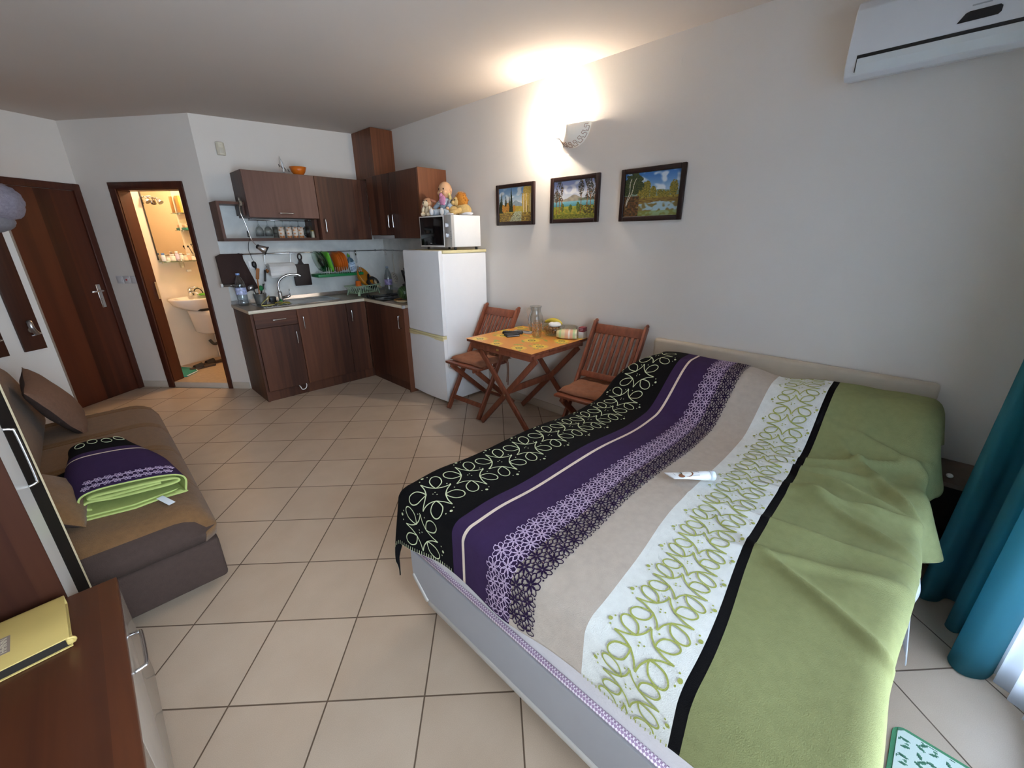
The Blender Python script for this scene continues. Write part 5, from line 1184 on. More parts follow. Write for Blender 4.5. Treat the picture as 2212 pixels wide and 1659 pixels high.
# ================================================================ things on the table
ZC = TTZ + .0014
jg = thing('glass_jug', 'tall clear glass jug with a handle standing at the back of the table', 'jug', (2.615, 2.285, ZC))
mb = MB(); prof = [(.0005, 0), (.050, 0), (.055, .006), (.066, .06), (.068, .09), (.058, .135), (.043, .17), (.043, .19), (.052, .212)]
mb.lathe(prof + [(.0495, .212), (.0405, .19), (.0405, .17), (.0555, .135), (.0655, .09), (.0635, .06), (.052, .009), (.0005, .007)], (2.615, 2.285, ZC), 0, 30); mb.build('body', M_GLASS, jg)
mb = MB(); mb.tube(catmull([(2.600, 2.327, ZC + .185), (2.595, 2.360, ZC + .185), (2.592, 2.372, ZC + .15), (2.594, 2.362, ZC + .105), (2.600, 2.343, ZC + .085)], 6), .0055, 0, 8); mb.build('handle', M_GLASS, jg)
gt = thing('drinking_glass', 'glass tumbler with an orange circle print standing in front of the jug', 'glass', (2.455, 2.13, ZC))
mb = MB(); mb.lathe([(.0005, 0), (.031, 0), (.034, .004), (.039, .13), (.037, .13), (.032, .008), (.0005, .007)], (2.455, 2.13, ZC), 0, 28); gb = mb.build('body', M_GLASS, gt)
mb = MB(); OC = mat('print_orange', 'c9823a', .4, var=.06)
for row in range(5):
    z = .018 + row*.021
    for k in range(9):
        a0 = 2*PI*(k + .5*(row % 2))/9; R = .0345 + .0385*0 + (z*.037) ; rr_ = .0085 if row % 2 == 0 else .0065
        pts = [Vector((2.455 + (R + .0004)*math.cos(a0 + rr_*math.cos(t*PI/6)/R), 2.13 + (R + .0004)*math.sin(a0 + rr_*math.cos(t*PI/6)/R), ZC + z + rr_*math.sin(t*PI/6))) for t in range(12)]
        mb.tube(pts, .0014, 0, 5, closed=True)
mb.build('circle_print', OC, gb)
bw_ = thing('glass_bowl', 'glass bowl heaped with walnuts on the table', 'bowl', (2.60, 2.085, ZC))
mb = MB(); mb.lathe([(.0005, 0), (.058, 0), (.062, .006), (.055, .012), (.085, .03), (.098, .075), (.096, .075), (.083, .032), (.053, .015), (.0005, .013)], (2.60, 2.085, ZC), 0, 30); mb.build('bowl', M_GLASS, bw_)
random.seed(5); M_NUT = mat('walnut_shell', '8a6238', .7, var=.3, scale=120, bump=.5, bscale=160); nuts = []
nt0 = None
for k in range(34):
    for _ in range(200):
        a, rr_ = random.uniform(0, 2*PI), .078*math.sqrt(random.random()); lev = random.choice((0, 0, 1, 1)); z = .034 + lev*.024; 
        rr_ *= (.80 if lev == 0 else .98); p = Vector((2.60 + rr_*math.cos(a), 2.085 + rr_*math.sin(a), ZC + z))
        if all((p - q).length > .0205 for q in nuts): break
    else: continue
    nuts.append(p)
    if nt0 is None:
        mb = MB(); mb.blob((0, 0, 0), (.0125, .0105, .011), noise_amt=.1, nscale=120, seg=12); nt0 = mb.build('walnut', M_NUT); o = nt0
    else: o = nt0.copy(); C.objects.link(o)
    o.location = p; o.rotation_euler = (random.uniform(0, 6), random.uniform(0, 6), random.uniform(0, 6)); tag(o, 'walnut heaped in the glass bowl on the table', 'walnut', 'walnuts in the glass bowl')
bn = thing('banana', 'yellow banana lying behind the walnut bowl beside the jug', 'banana', (2.665, 2.15, ZC))
P = catmull([(2.655, 2.205, ZC + .085), (2.66, 2.175, ZC + .097), (2.668, 2.13, ZC + .104), (2.672, 2.085, ZC + .096), (2.672, 2.05, ZC + .080)], 5); n = len(P)
mb = MB(); mb.tube(P, [.006 + .013*math.sin(PI*min(1, max(.08, i/(n-1))))**.5 for i in range(n)], 0, 10); mb.build('fruit', mat('banana_skin', 'c9b340', .5, var=.1), bn)
mb = MB(); mb.tube([P[0], P[0] + Vector((-.004, .014, -.006))], [.006, .004], 0, 8); mb.build('stem', mat('banana_stem', '6a5a20', .6, var=.1), bn)
mb = MB(); mb.blob((2.625, 2.085, ZC + .083), (.05, .055, .020), noise_amt=.35, nscale=30); solo(mb, 'paper_bag', M_PAPER, 'crumpled white paper lying on top of the walnuts', 'paper', (2.625, 2.085, ZC + .065))
gb2 = MB(); gb2.lathe([(.0005, 0), (.04, 0), (.066, .03), (.072, .082), (.070, .082), (.064, .032), (.039, .004), (.0005, .003)], (2.638, 1.955, ZC), 0, 28); solo(gb2, 'glass_bowl', M_GLASS, 'empty clear glass bowl behind the napkin pack near the wall', 'bowl', (2.638, 1.955, ZC))
np_ = thing('napkin_pack', 'opened pack of striped paper napkins on the right of the table', 'napkins', (2.60, 1.93, ZC))
NX = Vector((2.545, 2.0, ZC)); NY = Vector((2.63, 1.865, ZC)); nd = (NY - NX).normalized(); nn = Vector((-nd.y, nd.x, 0))
mp, nt, b = new_mat('napkin_print'); b.inputs['Roughness'].default_value = .45
tc = N(nt, 'ShaderNodeTexCoord'); dt = N(nt, 'ShaderNodeVectorMath', op='DOT_PRODUCT'); dt.inputs[1].default_value = tuple(nd); L(nt, tc, 'Object', dt, 0)
mr = N(nt, 'ShaderNodeMapRange'); mr.inputs['From Min'].default_value = -.09; mr.inputs['From Max'].default_value = .09; L(nt, dt, 'Value', mr, 'Value'); r = N(nt, 'ShaderNodeValToRGB'); r.color_ramp.interpolation = 'CONSTANT'
for k, (p_, cc) in enumerate(((0, 'd8cc9a'), (.12, 'b4c58c'), (.22, 'd9c89a'), (.38, 'dca888'), (.52, 'e6d6c8'), (.60, 'dca888'), (.72, 'b4c58c'), (.82, 'd9cfae'))):
    e = r.color_ramp.elements[k] if k < 2 else r.color_ramp.elements.new(p_)
    e.position = p_; e.color = (*lin(cc), 1)
L(nt, mr, 0, r, 'Fac'); L(nt, r, 'Color', b, 'Base Color')
mb = MB(); loops = []
for i in range(9):
    f_ = i/8; sc_ = .70 + .30*sstep(0, .3, f_); c_ = NX + nd*(NY - NX).length*f_
    loops.append([c_ + nn*(.062*math.copysign(abs(math.cos(t))**.6, math.cos(t)))*sc_ + Vector((0, 0, .033 + .033*math.copysign(abs(math.sin(t))**.7, math.sin(t))*sc_)) for t in [2*PI*k/20 for k in range(20)]])
loft(mb, loops, cap0=True, cap1=False); mb.build('wrapper', mp, np_)
mb = MB(); loft(mb, [[c_ + nn*(.054*math.cos(t)) + Vector((0, 0, .033 + .027*math.sin(t))) for t in [2*PI*k/20 for k in range(20)]] for c_ in (NX + nd*.05, NY - nd*.012)], cap0=True, cap1=True); mb.build('napkins', M_PAPER, np_)
md = thing('medicine_box', 'small white and dark red box at the right back corner of the table', 'box', (2.675, 1.845, ZC), .15, None, True)
mb = MB(); mb.box((-.028, -.022, 0), (.028, .022, .052), bev=.001); mb.build('carton', M_WHITEP, md)
mb = MB(); mb.box((-.0284, -.0224, .0522), (.0284, .0224, .086), bev=.001); rt = mb.build('red_top', mat('box_red', '7a2232', .5, var=.05), md)
mb = MB()
for k, (z, w_) in enumerate(((.074, .032), (.064, .026))): mb.box((-.0290, -w_/2, z), (-.0283, w_/2, z + .005))
mb.build('box_print', mat('box_print_pink', 'c9a9ae', .5, var=0), rt)
def remote(name, a, b_, w_, h_, m, lab, km):
    a, b_ = Vector((*a, ZC)), Vector((*b_, ZC)); d = (b_ - a); ln_ = d.length; t = thing(name, lab, 'remote control', tuple(a), math.atan2(d.y, d.x), None, True)
    mb = MB(); mb.box((0, -w_/2, .0006), (ln_, w_/2, h_), bev=.005); bd = mb.build('body', m, t)
    mb = MB()
    for i in range(8):
        for j in range(3): mb.box((.02 + i*(ln_ - .04)/8, -w_*.32 + j*w_*.25, h_ - .001), (.02 + i*(ln_ - .04)/8 + .009, -w_*.32 + j*w_*.25 + .007, h_ + .0012))
    mb.build('keys', km, bd); return t
remote('remote_control', (2.36, 2.425), (2.455, 2.285), .046, .020, M_BLACK, 'black remote control lying behind the wallet on the table', mat('key_grey', '4a4a50', .5, var=0))
remote('remote_control', (2.475, 2.395), (2.51, 2.235), .044, .016, mat('remote_silver', 'b9b9bb', .35, .2, var=0), 'silver remote control lying in front of the jug', M_BLACK)
wl = thing('wallet', 'black leather wallet lying near the left edge of the table', 'wallet', (2.345, 2.305, ZC), math.radians(-28), None, True)
mb = MB(); mb.box((-.055, -.045, .0006), (.055, .045, .010), bev=.004); mb.box((-.054, -.044, .0105), (.055, .045, .020), bev=.004); mb.build('leather', mat('black_leather', '1c1b1e', .55, var=.08, bump=.3, bscale=300), wl)
mb = MB(); mb.box((-.05, -.0455, .0085), (.05, -.04, .0118)); mb.build('pages', M_GREYP, wl)
# ================================================================ pictures, sconce, AC
FRM = wood('frame_dark', '33201c', '1f1211', 'z', .35, 8, .2)
def N3(u, v, s, z=0): return noise.noise(Vector((u*s, v*s, z)))
def sky(u, v, top, low, cl, z):
    c = mixc(low, top, sstep(.45, 1, v)); k = N3(u*1.3, v*2, 4, z) + .5*N3(u, v, 9, z)
    return mixc(c, cl, sstep(.02, .45, k)*.85)
def tree(u, v, x, base, top, w_, kind, z=0):
    """How much of the picture at (u, v) a tree covers: 0, 1 crown, 2 trunk."""
    if kind == 'fir':
        if base < v < top:
            f_ = (top - v)/(top - base); ww = w_*f_*(.75 + .35*abs(math.sin(v*70))) + .004
            if abs(u - x) < ww: return 1
    elif kind == 'round':
        cy = (base + top)/2 + .08*(top - base); ry = (top - base)*.46
        d = ((u - x)/w_)**2 + ((v - cy)/ry)**2 + .55*N3(u, v, 22, z) 
        if d < 1: return 1
        if abs(u - x) < .006 and base < v < cy: return 2
    elif kind == 'pine':
        if abs(u - x - .015*(v - base)) < .009 and base < v < top: 
            if v < base + (top - base)*.55 or N3(u, v, 40, z) > .1: return 2
        if v > base + (top - base)*.42:
            k = (v - base)/(top - base); ww = w_*(.5 + .5*math.sin(k*9 + x*30))*(1.25 - k*.7)
            if abs(u - x) < ww and N3(u*1.5, v*2.2, 26, z) > -.22: return 1
    return 0
def pic_a(u, v):
    c = sky(u, v, hexc('6f94b8'), hexc('c9d3d6'), hexc('dfe2df'), 1)
    if v < .50 + .12*math.exp(-((u - .52)/.10)**2) + .04*math.exp(-((u-.66)/.06)**2): c = mixc(hexc('7f8f9a'), hexc('9aa9ae'), N3(u, v, 12) + .5)
    if v < .46 - .1*abs(u - .55): c = mixc(hexc('a8963c'), hexc('c2a84a'), N3(u, v, 15) + .5)
    for i, (x, b_, t, w_) in enumerate(((.03, .24, .72, .05), (.08, .22, .88, .055), (.20, .30, .76, .04), (.24, .3, .70, .035), (.32, .30, .80, .04), (.385, .28, 1.0, .055))):
        if tree(u, v, x, b_, t, w_, 'fir'): c = mixc(hexc('1c2a1c'), hexc('3c4628'), N3(u, v, 50) + .4)
    for i, (x, b_, t, w_) in enumerate(((.14, .25, .52, .05), (.27, .26, .55, .05), (.47, .27, .48, .04), (.20, .24, .46, .04))):
        k = tree(u, v, x, b_, t, w_, 'round', i)
        if k: c = mixc(hexc('a86a24'), hexc('c9963a'), N3(u, v, 40) + .5) if k == 1 else hexc('4a3420')
    for i, (x, b_, t, w_) in enumerate(((.84, .2, 1.02, .12), (.95, .2, 1.0, .10), (.76, .25, .80, .05))):
        k = tree(u, v, x, b_, t, w_, 'round', 5 + i)
        if k: c = mixc(hexc('b09040'), hexc('d6b45c'), N3(u, v, 40) + .5)
        if abs(u - x) < .010 and .2 < v < .8: c = hexc('d6ccb4')
        if abs(u - x - .035) < .006 and .2 < v < .6: c = hexc('4a3a28')
    if v < .26: c = mixc(hexc('6a5228'), hexc('b4963c'), N3(u*1.2, v*2, 14, 3) + .5)
    w_ = .10 + .30*(.30 - v)
    if v < .30 and abs(u - .60 + .35*(.30 - v)) < w_ and N3(u*1.5, v*4, 16, 2) > -.25: c = mixc(hexc('c9c9a4'), hexc('8f9a80'), N3(u*2, v*6, 20, 1) + .5)
    if v < .2 and N3(u*1.5, v*3, 20, 8) > .28: c = hexc('4a3a28')
    return c
def pic_b(u, v):
    c = sky(u, v, hexc('8a94bc'), hexc('c9cdd0'), hexc('d9dad8'), 4)
    if .40 < v < .52 + .11*math.exp(-((u - .50)/.14)**2): c = mixc(hexc('8a8478'), hexc('a99c84'), N3(u, v, 12) + .5)
    if .54 > v > .40 and u > .60: c = mixc(hexc('5a6a58'), hexc('77806a'), N3(u, v, 14) + .5)
    if .30 < v < .47: c = mixc(hexc('3f8290'), hexc('79aebc'), sstep(.30, .47, v) + .2*N3(u*2, v*8, 12))
    if v < .31: c = mixc(hexc('a89430'), hexc('6e7a2c'), N3(u, v*1.5, 14, 2) + .5)
    if .27 < v < .33: c = mixc(hexc('b0a044'), hexc('7a8a34'), N3(u, v, 18) + .5)
    for i, x in enumerate((.22, .42, .60, .66)):
        if tree(u, v, x, .16, .42 - .05*(i % 2), .045, 'round', i): c = mixc(hexc('34441e'), hexc('6a7a2c'), N3(u, v, 40) + .5)
    for i, (x, b_, t, w_) in enumerate(((.07, .12, .92, .09), (.14, .14, .98, .10), (.20, .2, .85, .06), (.66, .12, 1.04, .10), (.80, .10, 1.06, .11), (.88, .16, 1.0, .10), (.97, .1, 1.0, .08))):
        k = tree(u, v, x, b_, t, w_, 'pine', i)
        if k == 1: c = mixc(hexc('2a2a26'), hexc('5a5648'), N3(u, v, 44, i) + .5)
        elif k == 2: c = mixc(hexc('5a3a26'), hexc('a5703c'), .5 + N3(u, v, 30))
    if v < .34 and u > .70 and N3(u, v, 20, 9) > -.1: c = mixc(hexc('2c3418'), hexc('8a6a28'), N3(u, v, 30) + .4)
    if v < .12: c = mixc(hexc('8a8a30'), hexc('4f5222'), N3(u*1.5, v*3, 16, 5) + .5)
    return c
def pic_c(u, v):
    c = sky(u, v, hexc('3f74b4'), hexc('a9c1d4'), hexc('dfe4e6'), 7)
    if v < .53 + .07*math.exp(-((u - .66)/.14)**2) + .04*math.exp(-((u-.9)/.1)**2): c = mixc(hexc('6a8278'), hexc('8a9a8a'), N3(u, v, 12) + .5)
    if v < .45: c = mixc(hexc('a8933c'), hexc('7a6a2a'), N3(u, v*3, 12) + .5)
    for i, (x, b_, t, w_) in enumerate(((.30, .38, .74, .06), (.38, .38, .78, .06), (.43, .38, .80, .055), (.54, .38, .66, .06), (.66, .40, .58, .045), (.73, .40, .56, .04), (.90, .38, .76, .07), (.80, .40, .55, .04))):
        k = tree(u, v, x, b_, t, w_, 'round', i)
        if k: c = mixc(hexc('5a5a22'), hexc('a08a34'), N3(u, v, 40) + .5) if k == 1 else hexc('3a2c18')
    if v < .40: c = mixc(hexc('6a4a24'), hexc('8f7a34'), N3(u*1.2, v*3, 12, 3) + .5)
    if v < .33 - .10*abs(u - .72) + .02*N3(u, v, 14) and u > .28 + .5*(.3 - v)*-.3:
        c = mixc(hexc('9ab4c0'), hexc('7a6a3a'), sstep(-.1, .35, N3(u*2, v*2, 7, 5) + .3*(abs(u - .68) - .15)*4))
        if v < .12: c = mixc(c, hexc('7a8a3c'), .6)
    if u < .28 and v < .48 and N3(u, v, 10, 4) > -.35: c = mixc(hexc('3a2a18'), hexc('7a4f28'), N3(u, v, 26, 2) + .5)
    for i, (x, y, r_) in enumerate(((.10, .78, .16), (.20, .66, .13), (.06, .60, .12), (.26, .84, .09), (.16, .90, .14), (.30, .72, .07))):
        if ((u - x)/r_)**2 + ((v - y)/(r_*1.1))**2 + .8*N3(u, v, 20, i) < .8: c = mixc(hexc('24301c'), hexc('56602e'), N3(u, v, 44, i) + .4)
    for x0, k in ((.05, .12), (.06, .26)):
        if abs(u - x0 - k*(v - .3)**1.0 - .012*math.sin(v*14)) < .007 and .25 < v < .88: c = hexc('cfc9b4')
    return c
def picture(label, y0, y1, z0, z1, fn):
    t = thing('framed_picture', label, 'picture', (XW, (y0 + y1)/2, z0)); fw = .030
    mb = MB(); X0 = XW - .024
    mb.box((X0, y1, z0), (XW - .001, y1 + fw, z1), bev=.004); mb.box((X0, y0 - fw, z0), (XW - .001, y0, z1), bev=.004); mb.box((X0, y1 + fw, z0), (XW - .001, y0 - fw, z0 + fw), bev=.004); mb.box((X0, y1 + fw, z1 - fw), (XW - .001, y0 - fw, z1), bev=.004)
    mb.build('frame', FRM, t)
    mb = MB(); paint_grid(mb, (XW - .012, y0 - fw, z0 + fw), (0, y1 - y0 + 2*fw, 0), (0, 0, z1 - z0 - 2*fw), 120, 84, fn); mb.build('painting', paint_mat('painting_print', .45), t, recalc=False)
    mb = MB(); mb.box((XW - .010, y1 + fw - .004, z0 + fw - .004), (XW - .002, y0 - fw + .004, z1 - fw + .004)); mb.build('backing', M_BLACK, t)
picture('small framed landscape of firs and a stream, nearest the fridge', 2.836, 2.396, 1.597, 1.919, pic_a)
picture('framed landscape of a blue lake between tall pines, middle of the three', 2.229, 1.787, 1.600, 1.921, pic_b)
picture('framed landscape of a pond under blue sky, nearest the air conditioner', 1.617, 1.181, 1.597, 1.918, pic_c)
sn = thing('wall_sconce', 'lit half-bowl glass wall sconce with a meander pattern above the pictures', 'wall lamp', (XW, 2.06, 2.08))
SR, SD = .142, .10
mp, nt, b = new_mat('frosted_shade'); b.inputs['Base Color'].default_value = (.9, .87, .8, 1); b.inputs['Roughness'].default_value = .5; b.inputs['Transmission Weight'].default_value = 0; out = nt.nodes['Material Output']
trl = N(nt, 'ShaderNodeBsdfTranslucent'); trl.inputs['Color'].default_value = (.95, .9, .8, 1); ms_ = N(nt, 'ShaderNodeMixShader'); ms_.inputs[0].default_value = .10; L(nt, b, 0, ms_, 1); L(nt, trl, 0, ms_, 2); L(nt, ms_, 0, out, 'Surface')
SZ = 2.245
def sc_pt(a, r_):
    d = SD*math.sqrt(max(0, 1 - r_**2))*(.55 + .45*math.sin(max(0, min(PI, a)))) if r_ < 1 else 0
    return Vector((XW - .004 - d, 2.034 + SR*r_*math.cos(a), SZ - SR*r_*math.sin(a)))
mb = MB(); na, nr = 36, 14
V = [[mb.bm.verts.new(sc_pt(PI*i/na, j/nr)) for j in range(1, nr + 1)] for i in range(na + 1)]; c0 = mb.bm.verts.new((XW - .004 - SD*.55, 2.034, SZ))
for i in range(na):
    for j in range(nr - 1):
        f = mb.bm.faces.new((V[i][j], V[i+1][j], V[i+1][j+1], V[i][j+1])); f.smooth = True
sh = mb.build('shade', mp, sn)
mb = MB()   # meander line near the rim
mpts = []; nk = 9
for k in range(nk):
    a0 = .06 + (PI - .12)*k/nk; a1 = .06 + (PI - .12)*(k + 1)/nk; da = a1 - a0
    for (fa, r_) in ((0, .985), (.62, .985), (.62, .90), (.32, .90), (.32, .82), (.82, .82), (.82, .93), (1, .93)): mpts.append((a0 + fa*da, r_))
pl = [sc_pt(a, r_) + Vector((-.0015, 0, 0)) for a, r_ in mpts]; fine = []
for p, q in zip(pl[:-1], pl[1:]): fine += [p.lerp(q, t/3) for t in range(3)]
mb.tube(fine + [pl[-1]], .0017, 0, 5); mb.build('meander_print', mat('meander_brown', 'a07a68', .5, var=0), sh)
mb = MB(); mb.box((XW - .012, 1.99, 2.12), (XW - .0005, 2.13, 2.22), bev=.004); mb.tube([(XW - .012, 2.11, 2.17), (XW - .05, 2.135, 2.172), (XW - .070, 2.150, 2.176)], .010, 0, 12); mb.build('bracket', M_WHITEP, sn)
mb = MB(); mb.blob((XW - .070, 2.150, 2.236), (.024, .024, .034)); mb.tube([(XW - .070, 2.150, 2.175), (XW - .070, 2.150, 2.21)], .012, 0, 10); mb.build('bulb', mat('lit_bulb', 'fff2dc', .4, var=0, emit='ffe9c8', estr=60.), sn)
mb = MB(); mb.box((XW - .0018, 1.292, 2.415), (XW - .0004, 1.336, 2.47)); solo(mb, 'cover_plate', M_WALL, 'small blank painted cover plate on the wall above the pictures', 'cover plate', (XW, 1.314, 2.415))
ac = thing('air_conditioner', 'white wall-mounted split air conditioner high on the right wall', 'air conditioner', (XW, .06, 2.13))
AY0, AY1 = .462, -.36
prof = [(2.7245, 2.425), (2.60, 2.425), (2.552, 2.405), (2.535, 2.375), (2.527, 2.30), (2.5245, 2.22), (2.528, 2.175), (2.545, 2.145), (2.575, 2.133), (2.65, 2.145), (2.7245, 2.17)]
mb = MB(); prof2 = [(p[0] + (.0 if i not in (5, 6) else 0), p[1]) for i, p in enumerate(prof)]
mb.prism([(x, AY1, z) for x, z in prof], (0, AY0 - AY1, 0), 0, .004); mb.build('casing', mat('ac_white', 'd6d6d8', .35, var=.01), ac)
mb = MB(); mb.box((2.5225, AY1 + .04, 2.2005), (2.5285, AY0 - .036, 2.2125)); mb.box((2.5235, AY0 - .0385, 2.153), (2.531, AY0 - .036, 2.2125)); mb.build('outlet_slot', M_BLACK, ac)
mb = MB(); mb.prism([(2.5225, AY1 + .04, 2.2), (2.523, AY1 + .04, 2.176), (2.540, AY1 + .04, 2.1465), (2.545, AY1 + .04, 2.15), (2.528, AY1 + .04, 2.18), (2.527, AY1 + .04, 2.2)], (0, AY0 - AY1 - .079, 0), 0, .001); mb.build('flap', mat('ac_flap', 'cfd2d2', .35, var=.01), ac)
mb = MB(); P = []
for cy, cz_, a0, a1 in ((.12, 2.254, 40, 140), (.05, 2.254, 220, 320)): pass
mb.prism([(2.5215, .140, 2.239), (2.5215, .122, 2.266), (2.5215, .112, 2.270), (2.5215, .036, 2.270), (2.5215, .029, 2.264), (2.5215, .029, 2.247), (2.5215, .036, 2.240)], (.006, 0, 0), 0, .001); mb.build('display', mat('display_dark', '141418', .15, var=0), ac)
mb = MB(); mb.box((2.5235, .06, 2.285), (2.5262, .11, 2.289)); mb.build('logo_print', M_GREYP, ac)
# ================================================================ sofa and cushions
M_SOFA = mat('sofa_corduroy', '70502f', .95, var=.10, scale=50, bump=.6, bscale=260, sheen=.1); M_SOFASH = mat('sofa_shaded_fabric', '3f302a', .95, var=.08, scale=50, bump=.5, bscale=260)  # darker fabric copy; shade on turned-away faces put into the colour
sf = thing('sofa', 'brown corduroy sofa bed with sides coloured dark as in shade along the left wall', 'sofa', (-.27, 2.95, 0))
SX0, SX1, SY0, SY1 = -.70, .165, 2.0, 3.90
mb = MB(); mb.box((SX0, SY0 + .004, .035), (SX1 - .012, SY1 - .004, .245), bev=.018, seg=3); mb.build('base', M_SOFASH, sf)
for x, y in ((-.6, 2.1), (.05, 2.1), (-.6, 3.8), (.05, 3.8)):
    mb = MB(); mb.cyl((x, y, 0), (x, y, .05), .025, 0, 12); mb.build('foot', M_BLACK, sf)
mb = MB(); yb = [SY0, 2.42, 2.86, 3.30, 3.74, SY1]; nx = 26
def seatz(x, y):
    z = .412 - .012*((y - 2.95)/.95)**2
    for e in yb[1:-1]: z -= .016*math.exp(-((y - e)/.013)**2) + .010*math.exp(-((y - e - .035)/.010)**2)
    mx = max(0, 1 - (SX1 - x)/.15); my = max(max(0, 1 - (y - SY0)/.15), max(0, 1 - (SY1 - y)/.12)); m = min(1, math.hypot(mx, my))
    z -= .105*(1 - math.sqrt(max(0, 1 - m*m)))
    return z
ny = 190
V = [[None]*(ny + 1) for _ in range(nx + 1)]
for i in range(nx + 1):
    for j in range(ny + 1):
        y = SY0 + (SY1 - SY0)*j/ny; x = SX0 + (SX1 - .05*sstep(.07, 0, y - SY0)**2 - .09*sstep(.12, 0, SY1 - y)**2 - SX0)*(i/nx); V[i][j] = mb.bm.verts.new((x, y, seatz(x, y)))
for i in range(nx):
    for j in range(ny): f = mb.bm.faces.new((V[i][j], V[i+1][j], V[i+1][j+1], V[i][j+1])); f.smooth = True; f.material_index = 1 if SY0 + (SY1 - SY0)*j/ny < SY0 + .035 else 0
border = [V[i][0] for i in range(nx + 1)] + [V[nx][j] for j in range(1, ny + 1)] + [V[i][ny] for i in range(nx - 1, -1, -1)] + [V[0][j] for j in range(ny - 1, 0, -1)]
mid = [mb.bm.verts.new((v.co.x, v.co.y, .285)) for v in border]; low = [mb.bm.verts.new((v.co.x - .008, v.co.y + (.008 if v.co.y < SY0 + .001 else 0), .2475)) for v in border]
n = len(border)
for A, B in ((border, mid), (mid, low)):
    for k in range(n):
        f = mb.bm.faces.new((A[k], B[k], B[(k+1) % n], A[(k+1) % n])); f.smooth = True
        f.material_index = 1 if border[k].co.y < SY0 + .001 and border[(k+1) % n].co.y < SY0 + .001 else 0
f = mb.bm.faces.new(low); f.material_index = 1
mb.build('seat_cushion', [M_SOFA, M_SOFASH], sf)
mb = MB(); prof = [(-.705, .40), (-.705, .70), (-.69, .78), (-.64, .825), (-.57, .832), (-.50, .81), (-.455, .765), (-.43, .70), (-.405, .60), (-.385, .50), (-.375, .42), (-.40, .385), (-.5, .38)]
prof = [(p.x, p.y) for p in catmull([(x, z, 0) for x, z in prof], 4, True)]
loops = []
for y, sh in ((2.0, .05), (2.012, .02), (2.04, 0), (3.86, 0), (3.888, .02), (3.90, .05)): loops.append([(x*(1 - sh) - .55*sh, y, z*(1 - sh) + .6*sh) for x, z in prof])
loft(mb, loops, cap0=True, cap1=True); mb.build('backrest', M_SOFA, sf)
def pillow_obj(label, c, M, a, th, mt):
    mb = MB(); n = 22; A = {}; B = {}
    for i in range(n+1):
        for j in range(n+1):
            u, v = -1 + 2*i/n, -1 + 2*j/n; k = (1 - u*u)*(1 - v*v); h = th*max(0, k)**.42
            e = 1 - .07*(1 - abs(u)**2)*0 ; x = a*u*(1 - .08*(1 - v*v)*0 - .06*(1 - abs(v))*abs(u)**3); y = a*v*(1 - .06*(1 - abs(u))*abs(v)**3)
            w_ = .006*noise.noise(Vector((u*2.5, v*2.5, c[1])))
            A[i, j] = mb.bm.verts.new(M @ Vector((x, y, h + w_)) + Vector(c)); B[i, j] = mb.bm.verts.new(M @ Vector((x, y, -h + w_ - .0015)) + Vector(c))
    for i in range(n):
        for j in range(n):
            f = mb.bm.faces.new((A[i, j], A[i+1, j], A[i+1, j+1], A[i, j+1])); f.smooth = True
            f = mb.bm.faces.new((B[i, j], B[i, j+1], B[i+1, j+1], B[i+1, j])); f.smooth = True; f.material_index = 1
    for k in range(n):
        for q in ((A[k, 0], B[k, 0], B[k+1, 0], A[k+1, 0]), (A[k, n], A[k+1, n], B[k+1, n], B[k, n]), (A[0, k], A[0, k+1], B[0, k+1], B[0, k]), (A[n, k], B[n, k], B[n, k+1], A[n, k+1])): mb.bm.faces.new(q)
    return solo(mb, 'sofa_cushion', mt, label, 'cushion', c)
M_CUB = mat('cushion_tan_brown', '6f5140', .95, var=.08, scale=60, bump=.5, bscale=260)
# face normal given by the rotated Z
def face_to(n, roll=0):
    return Vector((0, 0, 1)).rotation_difference(Vector(n).normalized()).to_matrix().to_4x4() @ rot('Z', roll)
pillow_obj('brown square cushion standing against the far end of the sofa back', (-.285, 3.58, .585), face_to((.93, -.05, .42), math.radians(8)), .195, .065, [M_CUB, M_SOFASH])
pillow_obj('tan square cushion leaning at the near end of the sofa behind the folded blanket', (-.352, 2.40, .525), face_to((.62, -.06, .78), math.radians(-6)), .185, .055, [M_SOFA, M_SOFASH])
# folded blanket on the sofa
fbm = MB(); bm = fbm.bm
F_GRN2 = fleece('fleece_lime', 'a9b56c')
FB = [F_BLK, F_PUR, F_LINE, F_LILAC, F_GRN2, F_LOOP]
FC = Vector((-.062, 2.262, 0)); FA = math.radians(-18)           # the roll runs away from the camera; its end faces it
ax = Vector((-.12, .99, 0)).normalized(); cx = Vector((math.cos(FA), math.sin(FA), 0))
def fb(u, w_, h): return FC + cx*u + ax*w_ + Vector((0, 0, .404 + h))
